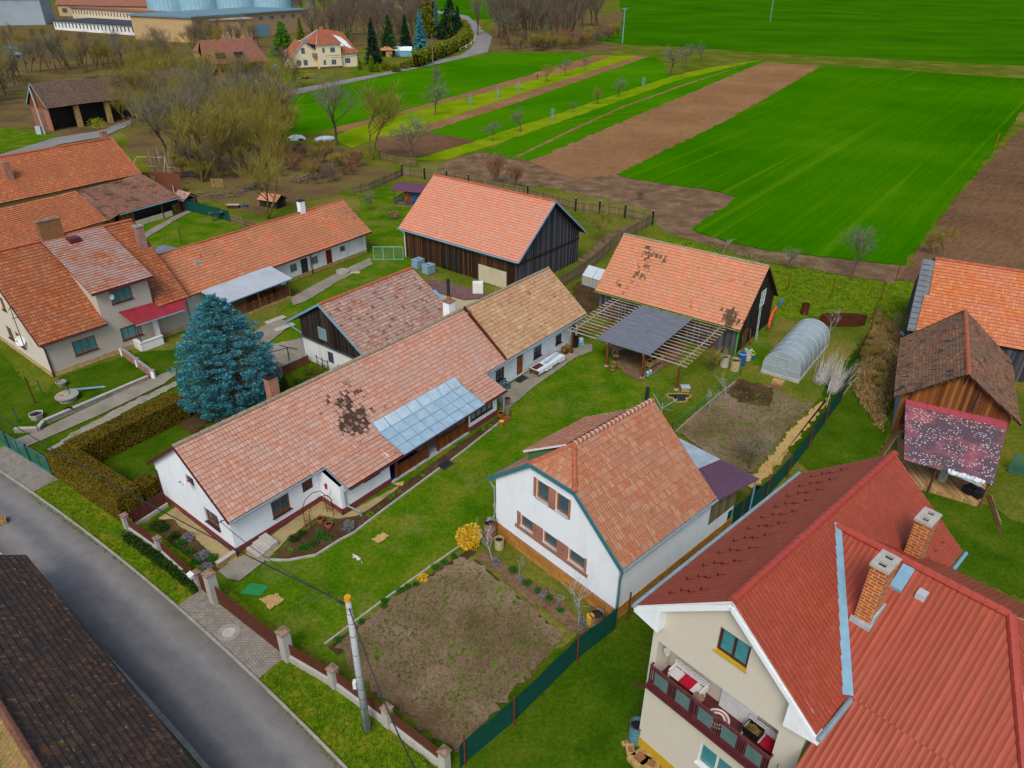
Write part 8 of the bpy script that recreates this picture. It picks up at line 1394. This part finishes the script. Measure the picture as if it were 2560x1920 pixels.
# chicken run
t=thing('chicken_house','small hen house with weathered tile roof beside the mossy lean-to','hen house',P(468,520),R(-35)); mb=MB(); roofplane(mb,(-1.6,-1.4,1.5),(1.6,-1.4,1.5),(1.6,.2,2.5),(-1.6,.2,2.5),seed=91); roofplane(mb,(1.6,1.4,1.7),(-1.6,1.4,1.7),(-1.6,.2,2.5),(1.6,.2,2.5),seed=92); mb.build('roof',[M['tile_back'],M['wood_dark']],t); mb=MB(); mb.box(-1.4,1.4,-1.1,1.1,0,1.6); mb.build('wall',M['wood_grey'],t)
t=thing('chicken_house','low hen house with orange tiles beside the big olive tree','hen house',P(683,515),R(-25)); mb=MB(); roofplane(mb,(-1.9,-1.3,1.1),(1.9,-1.3,1.1),(1.9,.1,1.9),(-1.9,.1,1.9),seed=93); roofplane(mb,(1.9,1.3,1.1),(-1.9,1.3,1.1),(-1.9,.1,1.9),(1.9,.1,1.9),seed=94); mb.build('roof',[M['tile_barn'],M['wood_dark']],t); mb=MB(); mb.box(-1.7,1.7,-1.,1.,0,1.1); mb.build('wall',M['wood_black'],t)
t=thing('ruined_shed','collapsed shed with bare rafters, boards and a brick wall','ruin',P(395,455),R(-20)); mb=MB(); wall(mb,(-3.5,-4),(9,-4),[(0,2.2),(6,2.8),(9,3.2),(12.5,3.0)],[(6.2,7.2,.9,2.3)]); mb.build('brick_wall',M['brickwall'],t); mb=MB(); rr=random.Random(6)
for i in range(22): x=-3+i*.24; mb.bar((x,2.,0),(x+rr.gauss(0,.12),2.+rr.gauss(0,.1),rr.uniform(3.2,5.6)),.17,.04)
mb.build('boards',M['wood_old'],t); mb=MB(); mb.bar((-3.2,0,4.),(2.2,.5,4.2),.14); mb.bar((2.2,.5,4.4),(6.5,-3.4,1.2),.16); mb.bar((-3.2,0,4.),(-4.2,-3,.6),.14); mb.bar((2.2,.5,4.2),(3.2,-2,.3),.12); mb.bar((6.5,-3.4,1.2),(9.5,-6.5,.05),.14); mb.bar((-3,1.9,2.0),(2.6,1.9,2.2),.12); mb.build('rafters',M['beam_pale'],t); mb=MB(); wall(mb,(-3.2,-2),(.8,-2.6),[(0,2.6),(4.05,1.6)],[(1,1.8,.6,1.5)]); mb.build('wall',M['oldwhite'],t); mb=MB()
for i in range(26): x,y=rr.uniform(-2,5),rr.uniform(-3.4,1.5); mb.bar((x,y,rr.uniform(.2,.9)),(x+rr.gauss(0,1.),y+rr.gauss(0,1.),rr.uniform(.2,1.3)),.14,.06)
mb.build('rubble',M['wood_grey'],t)
for k,(px,l) in enumerate((((560,490),'loose heap of grey timber before the ruined shed wall'),((640,470),'scattered old boards in the middle of the chicken run'),((760,450),'heap of old branches and boards right of the chicken run'),((480,440),'stack of weathered beams behind the ruined shed'))):
    t=thing('timber_heap',l,'timber',P(*px),k); tb=MB(); rr=random.Random(k+20)
    for i in range(22): x,y=rr.gauss(0,1.3),rr.gauss(0,.9); a=rr.gauss(0,.6); tb.bar((x-math.cos(a)*1.2,y-math.sin(a)*1.2,rr.uniform(.05,.4)),(x+math.cos(a)*1.2,y+math.sin(a)*1.2,rr.uniform(.05,.6)),.14,.07)
    tb.build('boards',M['wood_grey'] if k%2 else M['wood_old'],t); tb=TB()
    for i in range(40): p=V((rr.gauss(0,1.2),rr.gauss(0,1.),.1)); tb.seg(p,p+V((rr.gauss(0,1),rr.gauss(0,1),rr.uniform(.2,.9))),.03,.01)
    tb.build('twigs',M['twig_br'],t)
t=thing('duck_trough','brown wooden box in the chicken run','box',P(584,520)); mb=MB(); mb.box(-.9,.9,-.3,.3,0,.5); mb.build('box',M['rust'],t); mb=MB(); mb.box(-.95,.95,-.35,.35,.5,.56); mb.build('lid',M['conc_lt'],t)
t=thing('blue_basin','blue plastic basin on the ground of the chicken run','basin',P(614,517)); mb=MB(); mb.lathe((0,0,0),[(.3,0),(.42,.3),(.38,.3),(.36,.2),(0,.2)],14); mb.build('bowl',M['blue'],t); mb=MB(); mb.lathe((0,0,0),[(.43,.28),(.45,.31)],14); mb.build('rim',M['blue'],t)
t=thing('garden_table','grey slatted stand leaning before the turquoise screen','table',P(548,552),.4); mb=MB(); mb.box(-1.3,1.2,-.4,.4,1.25,1.32); mb.build('top',M['wood_grey'],t)
for sx in (-.9,.9): q_=MB(); q_.bar((sx,-.3,0),(sx*.8,.2,1.25),.08); q_.bar((sx,.3,0),(sx*.8,-.2,1.25),.08); q_.build('leg',M['wood_grey'],t)
t=thing('metal_post','dark rusty post alone on the lawn behind the long outbuilding','post',P(455,610)); mb=MB(); mb.tube((0,0,0),(0,0,2.0),.06,.06); mb.build('shaft',M['rust'],t); mb=MB(); mb.tube((0,0,2),(0,0,2.04),.07,.07); mb.build('cap',M['darkmet'],t)
q=[P(382,628,2.),P(415,640,2.),P(445,620,2.3),P(405,612,2.3)]; t=thing('small_shelter','small blue grey sheet roof behind the long outbuilding ridge','shelter',V((q[0].x,q[0].y,0))); mb=MB(); mb.slab([p-t.location for p in q],.06); mb.build('roof',M['tarp'],t)
for p in q: mb=MB(); a=p-t.location; mb.bar((a.x,a.y,0),(a.x,a.y,a.z-.06),.1); mb.build('post',M['beam'],t)
for k,(px,l) in enumerate((((742,348),'white tarpaulin covered heap beside the brush, left one'),((815,350),'grey tarpaulin covered stack beside the brush, right one'))):
    t=thing('covered_heap',l,'heap',P(*px),.3*k); mb=MB(); rr=random.Random(k); n=14; rows=[(1.8,0),(1.7,.35),(1.2,.75),(.5,.9),(0,.95)]; R_=[[V((math.cos(2*PI*i/n)*r*(1.3 if k else 1.)*rr.uniform(.75,1.2),math.sin(2*PI*i/n)*r*.8*rr.uniform(.75,1.2),z*(.9 if k else 1.))) for i in range(n)] for r,z in rows[:-1]]
    for a,b in zip(R_[:-1],R_[1:]):
        for i in range(n): mb.face([a[i],a[(i+1)%n],b[(i+1)%n],b[i]])
    mb.face(R_[-1]); mb.build('tarpaulin',M['cloth'] if k==0 else M['clothbl'],t,True); mb=MB(); mb.box(-1.6,1.6,-1.2,1.2,0,.3); mb.build('stack',M['wood_black'],t)
for k,px in enumerate(((1244,244),(1176,263),(1296,227),(1381,301),(1608,217))): t=thing('tree_guard',['wire guard round a young tree, middle one on the far strip','wire guard round a young tree, leftmost on the far strip','wire guard round a young tree, right one on the far strip','wire guard round a young tree, left one in the field row','wire guard round a young tree, right one in the field row'][k],'tree guard',P(*px)); mb=MB(); mb.lathe((0,0,0),[(.55,0),(.55,2.7)],10); mb.build('mesh',M['mesh2'] if 'mesh2' in M else M.setdefault('mesh2',(lambda q: (q.b.inputs['Alpha'].__setattr__('default_value',.3),q.col(S('7A9490')))[1])(N('mesh2',.6,.3))),t); mb=MB(); mb.tube((0,0,0),(0,0,2.9),.06,.04,6); mb.build('stem',M['bark_lt'],t)
# ---------- far buildings ----------
r0=P(74,209,9.6); r1_=P(304,185,9.6); yaw=math.degrees(math.atan2(r1_.y-r0.y,r1_.x-r0.x)); fr=Fr(r0.x,r0.y,yaw); e_=fr.l(P(136,275,5.0)); eb_=fr.l(P(46,270,5.)); h=abs(e_.y)*.55+abs(eb_.y)*.45; L=fr.l(P(500,172,9.6)).x; 
FB=frthing('brown_barn','long brown tiled barn with orange brick gable at the far left','barn',fr); mb=MB(); roofplane(mb,(0,-h,4.9),(L,-h,4.9),(L,0,9.6),(0,0,9.6),rowh=.4,seed=101,wob=.06); roofplane(mb,(L,h,4.9),(0,h,4.9),(0,0,9.6),(L,0,9.6),rowh=.4,seed=102); mb.build('roof',[M['tile_farbrown'],M['wood_black']],FB); barge(FB,[(-.05,-h,4.85),(-.05,0,9.6),(-.05,h,4.85)],M['bluem'],.25)
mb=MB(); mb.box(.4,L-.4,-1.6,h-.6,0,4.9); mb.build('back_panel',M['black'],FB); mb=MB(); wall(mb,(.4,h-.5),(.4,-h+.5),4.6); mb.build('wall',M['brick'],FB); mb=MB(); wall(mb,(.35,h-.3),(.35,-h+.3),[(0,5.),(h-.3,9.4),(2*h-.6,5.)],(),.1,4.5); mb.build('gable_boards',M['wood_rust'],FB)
for i in range(5): x=6.5+i*7.; mb=MB(); mb.box(x-.5,x+.5,-h+.5,-h+1.4,0,4.7); mb.build('pier',M['sandstone'],FB)
t=thing('street_pole','grey wooden pole with box at its foot before the orange brick gable','pole',P(113,336)); mb=MB(); mb.tube((0,0,0),(-.4,0,9.5),.2,.14,9); mb.build('shaft',M['conc_pole'],t); mb=MB(); mb.box(-1.6,-.5,-.4,.3,0,1.7); mb.build('cabinet',M['palegr'],t)
# brick house among trees
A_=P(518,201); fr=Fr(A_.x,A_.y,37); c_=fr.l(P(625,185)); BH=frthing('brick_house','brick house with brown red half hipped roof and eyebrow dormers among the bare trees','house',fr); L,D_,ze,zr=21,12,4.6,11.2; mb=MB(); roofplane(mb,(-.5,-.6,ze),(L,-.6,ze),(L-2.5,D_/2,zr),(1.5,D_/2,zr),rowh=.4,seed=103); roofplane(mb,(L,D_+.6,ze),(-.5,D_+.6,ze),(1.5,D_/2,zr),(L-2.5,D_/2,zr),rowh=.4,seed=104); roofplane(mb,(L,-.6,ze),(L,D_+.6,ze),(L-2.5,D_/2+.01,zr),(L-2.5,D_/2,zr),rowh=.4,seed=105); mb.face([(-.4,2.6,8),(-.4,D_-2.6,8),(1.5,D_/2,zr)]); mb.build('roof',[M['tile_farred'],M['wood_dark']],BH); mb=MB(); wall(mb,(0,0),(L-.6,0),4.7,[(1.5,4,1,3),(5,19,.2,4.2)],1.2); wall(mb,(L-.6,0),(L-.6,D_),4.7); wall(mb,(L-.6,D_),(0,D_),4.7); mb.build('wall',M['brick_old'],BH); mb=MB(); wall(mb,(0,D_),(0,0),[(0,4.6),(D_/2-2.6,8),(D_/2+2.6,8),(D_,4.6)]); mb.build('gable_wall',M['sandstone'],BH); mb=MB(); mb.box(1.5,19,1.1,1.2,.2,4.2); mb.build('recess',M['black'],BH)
for x in (4.5,10.5): mb=MB(); mb.hexa([V(q) for q in ((x,.6,6.0),(x+3,.6,6.0),(x+3,2.2,7.4),(x,2.2,7.4),(x,.6,6.5),(x+3,.6,6.5),(x+3,2.2,7.6),(x,2.2,7.6))]); mb.build('dormer',M['black'],BH)
chimney(BH,L/2,D_/2,10.8,12.4,1.,.8,M['brick'],M['black'])
# cream house far
A_=P(800,173); fr=Fr(A_.x,A_.y,33); FH=frthing('far_house','two storey cream house with orange hipped roof by the far lane','house',fr); LL=-fr.l(P(722,163)).y if 0 else 0
mb=MB(); wg=[(1.6,2.6,1.2,2.9),(1.6,2.6,5.2,6.8),(4.6,6.4,5.2,6.9),(4.6,6.4,1.2,2.9)]
rA=wall(mb,(0,0),(8.5,0),8.0,wg); rB=wall(mb,(8.5,0),(8.5,1.5),8); rC=wall(mb,(8.5,1.5),(15,1.5),4.7,[(1.8,3.9,1.2,3.)]); wall(mb,(15,1.5),(15,12),4.7); wall(mb,(15,12),(-2,12),6); rD=wall(mb,(-7,3.2),(0,3.2),[(0,4.),(3.5,8.4),(7,5.)],[(1.,2.3,1.2,3.),(3.2,4.5,1.2,3.),(2.2,3.4,5.,6.8)]) if 0 else wall(mb,(-9,2),(0,2),[(0,4.2),(4.5,9.),(9,6.)],[(1.6,3.1,1.2,3.1),(4.,5.5,1.2,3.1),(3.6,5.,5.,7.)]); wall(mb,(0,2),(0,0),8); wall(mb,(-9,12),(-9,2),4.4); mb.build('wall',M['farcream'],FH)
for w_ in wg: wl(FH,rA,w_,M['greywin'],M['glass'],2,1,None)
wl(FH,rC,(1.8,3.9,1.2,3.),M['greywin'],M['glass'],3,1,None)
for w_ in ((1.6,3.1,1.2,3.1),(4.,5.5,1.2,3.1),(3.6,5.,5.,7.)): wl(FH,rD,w_,M['greywin'],M['glass'],2,1,None)
mb=MB(); zt=12.3; roofplane(mb,(-.5,-.6,8),(9,-.6,8),(6.5,6.5,zt),(3.,6.5,zt),rowh=.4,seed=111); roofplane(mb,(8.6,.9,4.7),(15.6,.9,4.7),(12.2,6.8,11.2),(6.2,6.8,zt),rowh=.4,seed=112); roofplane(mb,(15.6,.9,4.7),(15.6,12.6,4.7),(12.2,6.81,11.2),(12.2,6.8,11.2),rowh=.4,seed=113); roofplane(mb,(15.6,12.6,4.7),(-9.5,12.6,4.7),(3,6.8,zt),(12.2,6.8,11.2),rowh=.4,seed=114)
roofplane(mb,(-.6,12,7.8),(-.6,-.6,8),(3,6.5,zt),(3,6.51,zt),rowh=.4,seed=115); roofplane(mb,(-4.4,1.5,9.1),(-.5,1.5,6.1),(-.5,11,6.1),(-4.4,11,9.1),rowh=.4,seed=116); roofplane(mb,(-9.6,11,4.),(-9.6,1.5,4.),(-4.4,1.5,9.1),(-4.4,11,9.1),rowh=.4,seed=117); mb.build('roof',[M['tile_far'],M['offwhite']],FH)
for x in (9.6,11.3): mb=MB(); z=4.7+(3.4-.9)*6.5/5.9; mb.hexa([V(q) for q in ((x,2.6,z-.7),(x+1.1,2.6,z-.7),(x+1.1,4.0,z+.8),(x,4.0,z+.8),(x,2.6,z-.5),(x+1.1,2.6,z-.5),(x+1.1,4.0,z+1.),(x,4.0,z+1.))]); mb.build('roof_window',M['cloth'],FH)
chimney(FH,4.6,7.,12,13.4,1.2,.8,M['brick'],M['black']); mb=MB(); mb.box(-1.6,-.05,.7,1.9,4.,4.2); mb.box(-1.6,-.05,.7,.78,4.2,5.2); mb.box(-1.6,-1.5,.78,1.9,4.2,5.2); mb.build('balcony',M['cap'],FH); plinth(FH,[((-9,2),(0,2)),((0,0),(8.5,0))],.7,M['brickwall'])
# car
t=thing('parked_car','blue hatchback car parked on the grass left of the cream house','car',P(688,172),R(-65)); bm_=plain('carblue',S('2A6A8A'),.25,.6,var=.1); mb=MB(); pr=[(-2.1,.45),(-2.1,.95),(-1.75,1.05),(-1.35,1.5),(.25,1.55),(.95,1.05),(1.95,.85),(2.1,.6),(2.1,.35),(-2.0,.3)]
for y in (-.85,.85): mb.face([(x,y*(.88 if z>1.2 else 1),z) for x,z in pr])
for (a,b) in zip(pr,pr[1:]+pr[:1]): ka,kb=(.88 if a[1]>1.2 else 1),(.88 if b[1]>1.2 else 1); mb.face([(a[0],-.85*ka,a[1]),(b[0],-.85*kb,b[1]),(b[0],.85*kb,b[1]),(a[0],.85*ka,a[1])])
mb.build('body',bm_,t); mb=MB()
for y in (-.86,.86): mb.face([(-1.5,y,1.07),(.8,y,1.07),(.22,y*.9,1.47),(-1.25,y*.9,1.47)])
mb.face([(.95,-.72,1.08),(.95,.72,1.08),(.32,.68,1.5),(.32,-.68,1.5)]); mb.face([(-1.77,.7,1.1),(-1.77,-.7,1.1),(-1.42,-.66,1.45),(-1.42,.66,1.45)]); mb.build('windows',M['glass_b'],t)
for x in (-1.3,1.3):
    for y in (-.8,.8): mb=MB(); mb.tube((x,y-.1,.32),(x,y+.1,.32),.32,.32,14); w_=mb.build('wheel',M['black'],t); mb=MB(); mb.tube((x,y-.11,.32),(x,y+.11,.32),.18,.18,10); mb.build('rim',M['zinc'],w_)
for y in (-.65,.65): mb=MB(); mb.box(-2.13,-2.08,y-.15,y+.15,.75,.95); mb.build('taillight',M['red'],t); mb=MB(); mb.box(2.05,2.1,y-.18,y+.18,.6,.75); mb.build('headlight',M['offwhite'],t)
t=thing('wood_pile','heap of orange firewood on the grass before the cream house','wood pile',P(768,196)); mb=MB(); rr=random.Random(3)
for i in range(60): x,y=rr.gauss(0,1.2),rr.gauss(0,.8); z=max(.1,1.1-.6*abs(x)*.6-abs(y)*.5); mb.tube((x-.3,y,z),(x+.3,y+rr.gauss(0,.2),z+.05),.13,.13,6)
mb.build('logs',M['wood_yard'],t); mb=MB(); mb.box(-1.4,.8,-1.3,-.7,0,.5); mb.build('trailer',M['black'],t)
t=thing('striped_greenhouse','white roofed glass greenhouse by the far garden','greenhouse',P(1008,140),R(4)); mb=MB(); mb.box(-3.6,3.6,-2,2,0,2.2); mb.build('walls',M['ibc'],t); mb=MB(); mb.slab([(-3.8,-2.2,2.2),(3.8,-2.2,2.2),(3.8,0,3.6),(-3.8,0,3.6)],.08); mb.slab([(3.8,2.2,2.2),(-3.8,2.2,2.2),(-3.8,0,3.6),(3.8,0,3.6)],.08); mb.build('roof',M['cloth'],t); mb=MB()
for i in range(9): x=-3.6+i*.9; mb.bar((x,-2.03,0),(x,-2.03,2.2),.12)
mb.build('frame',M['bluem'],t)
t=thing('garden_hut','small brick garden hut with orange roof left of the striped greenhouse','hut',P(968,142),R(5)); mb=MB(); mb.slab([(-3,-2,2.6),(3,-2,2.6),(1.,0,3.8),(-1,0,3.8)],.1); mb.slab([(3,2,2.6),(-3,2,2.6),(-1,0,3.8),(1,0,3.8)],.1); mb.face([(3,-2,2.6),(3,2,2.6),(1,0,3.8)]); mb.face([(-3,-2,2.6),(-1,0,3.8),(-3,2,2.6)]); mb.build('roof',M['tile_barn'],t); mb=MB(); mb.box(-.4,2.2,-1.5,1.5,0,2.6); mb.build('wall',M['sandstone'],t); mb=MB(); mb.bar((-2.6,-1.6,0),(-2.6,-1.6,2.6),.2); mb.build('post',M['beam'],t)
t=thing('road_railing','white posts and rail along the inner side of the road bend','railing',P(1190,95)); pts=[P(1150,126),P(1165,120),P(1178,112),P(1186,104),P(1188,96)]
for p in pts: a=p-t.location; mb=MB(); mb.tube(a,a+V((0,0,1.3)),.25,.25,8); mb.build('post',M['offwhite'],t)
mb=MB(); mb.path([p-t.location+V((0,0,.9)) for p in pts],.1,6); mb.build('rail',M['offwhite'],t)
def pylon(label,px,h,cross=True,wood=False,arm=1.6):
    t=thing('power_pole',label,'pole',P(*px)); mb=MB(); mb.tube((0,0,0),(0,0,h),.26,.17,10); mb.build('shaft',M['wood_old'] if wood else M['bluem'],t); mb=MB(); mb.bar((-arm,0,h-.3),(arm,0,h-.3),.14); mb.bar((-arm*.6,.4,h-.9),(arm*.6,-.4,h-.9),.12); mb.build('crossarm',M['darkmet'] if wood else M['bluem'],t)
    for x in (-arm,0,arm): q=MB(); q.lathe((x,0,h-.22),[(.1,0),(.14,.15),(.08,.25),(0,.45)],8); q.build('insulator',M['cap'] if wood else M['teal'],t)
    return t
pylon('brown headed power pole standing by the far lane',(1083,168),11.,wood=True,arm=1.5); pylon('pale blue concrete power pole at the edge of the far green field',(1556,109),15.5,arm=1.6); pylon('distant power pole on the far green field at the top edge',(1925,53),22.,arm=1.6)
w0=P(1083,168)+V((0,0,10.8)); 
for k,dy in enumerate((-.8,.8)): cable(['upper of two wires from the brown headed pole to the cream house','lower of two wires from the brown headed pole to the cream house'][k],w0+V((dy,0,0)),fr.w(8,1,9.) if 0 else P(820,140,8.5)+V((dy,0,-.5*k)),1.5,.06)
# cowshed, halls, silos
def hall(name,label,cat,pxA,pxB,depth,h,wm,rm,windows=0,roofh=.6,wz=(.5,.85),wmat=None,group=None,flat=True):
    a,b=P(*pxA),P(*pxB); d=b-a; fr=Fr(a.x,a.y,math.degrees(math.atan2(d.y,d.x))); L=d.length; t=frthing(name,label,cat,fr,group); ops=[(L*(i+.3)/windows,L*(i+.7)/windows,h*wz[0],h*wz[1]) for i in range(windows)]; mb=MB(); r=wall(mb,(0,0),(L,0),h,ops,.5); wall(mb,(L,0),(L,depth),h); wall(mb,(L,depth),(0,depth),h); wall(mb,(0,depth),(0,0),h); mb.build('wall',wm,t)
    for o_ in ops: mb=MB(); mb.face([(o_[0],.3,o_[2]),(o_[1],.3,o_[2]),(o_[1],.3,o_[3]),(o_[0],.3,o_[3])]); mb.build('window',wmat or M['glass'],t)
    mb=MB()
    if flat: mb.box(-.8,L+.8,-.8,depth+.8,h,h+roofh)
    else: roofplane(mb,(-1,-1,h),(L+1,-1,h),(L+1,depth/2,h+roofh),(-1,depth/2,h+roofh),rowh=.8,seed=5); roofplane(mb,(L+1,depth+1,h),(-1,depth+1,h),(-1,depth/2,h+roofh),(L+1,depth/2,h+roofh),rowh=.8,seed=6)
    mb.build('roof',rm,t); return t,fr,L
hall('cowshed','long low white cowshed with dark roof and many windows at the top left','cowshed',(138,74),(380,92),22,4.4,M['oldwhite'],plain('tarroof',S('4A5058'),.9,.1,var=.4,scale=.2),26,.5,(.3,.85),M['darkmet'])
hall('cowshed','second long white cowshed standing behind the dark flat roof','cowshed',(185,52),(420,72),10,7.5,M['farcream'],M['tile_farred'],30,.5,(.55,.85),M['darkmet'])
hall('old_farmhouse','long old building with red tiled roof behind the white cowsheds','farmhouse',(150,40),(410,46),16,7,M['beige'],[M['tile_farred'],M['wood_dark']],8,9,(.3,.7),None,None,False)
hall('storage_hall','pale blue grey storage hall at the top left corner','hall',(-160,66),(115,62),30,14,plain('bluehall',S('9AAAB4'),.7,.2,var=.2,scale=.1),plain('hallroof',S('8A8E84'),.8,.1),0)
t,fr,L=hall('warehouse','large beige warehouse with blue grey roof and window strip','warehouse',(490,108),(776,78),40,10.5,M['beige'],plain('whroof',S('6A8A94'),.6,.2,var=.15,scale=.1),10,.7,(.7,.86),plain('strip',S('6A8A9A'),.3,.5))
mb=MB(); mb.box(L*.48,L*.6,-.25,-.05,0,5.5); mb.build('gate',M['bluem'],t)
hall('warehouse','lower beige hall adjoining the warehouse on the left','warehouse',(395,88),(482,106),30,9.,M['beige'],M['conc_lt'],4,.5,(.55,.8),M['bluem'])
silo_m=N('silo',.4,.5); sx_=silo_m.n('SeparateXYZ'); silo_m.l(silo_m.obj(),sx_.inputs[0]); an=silo_m.math('ARCTAN2',sx_.outputs[1],sx_.outputs[0]); fr_a=silo_m.math('FRACT',silo_m.math('MULTIPLY',an,5.)); c_=silo_m.mix(silo_m.math('LESS_THAN',fr_a,.08),S('A0C8D8'),S('4A7A8E')); silo_m.col(silo_m.mix(silo_m.noise(silo_m.obj(),.3,3),c_,S('78A8BC')))
for k,(u,l) in enumerate(((690,'rightmost large pale blue grain silo behind the warehouse'),(600,'large pale blue grain silo second from the right'),(505,'large pale blue grain silo behind the left end of the warehouse'),(430,'leftmost pale blue grain silo behind the lower hall'))):
    t=thing('grain_silo',l,'silo',P(u,52),0,'grain silos behind the warehouse'); mb=MB(); mb.lathe((0,0,0),[(13,0),(13,26)],40); mb.build('drum',silo_m.mat,t); mb=MB(); mb.lathe((0,0,0),[(13.3,26),(6,30),(0,32)],40); mb.build('roof',M['zinc'],t)
for k,(px,c_,l) in enumerate((((40,145),'cyan','cyan farm machine among the bushes at the left edge'),((22,130),'cyan','smaller cyan farm machine at the left edge'),((70,125),'redpaint','red farm machine among the bushes at the left edge'),((160,100),'redpaint','red implement before the white cowshed'))):
    t=thing('farm_machine',l,'farm machine',P(*px),k*.7); mb=MB(); mb.bar((-3,0,1.4),(3,0,1.6),.3); mb.bar((-2,-1.2,1.),(-2,1.2,1.),.25); mb.bar((1.5,-1.5,1.2),(1.5,1.5,1.2),.25); mb.bar((-2,0,1.4),(-.5,0,2.6),.2); mb.bar((2,0,1.6),(-.5,0,2.6),.2); mb.build('frame',M[c_],t)
    for x in (-1.6,1.6):
        q_=MB(); q_.tube((x,-1.3,.6),(x,-1.0,.6),.6,.6,12); q_.build('wheel',M['black'],t)
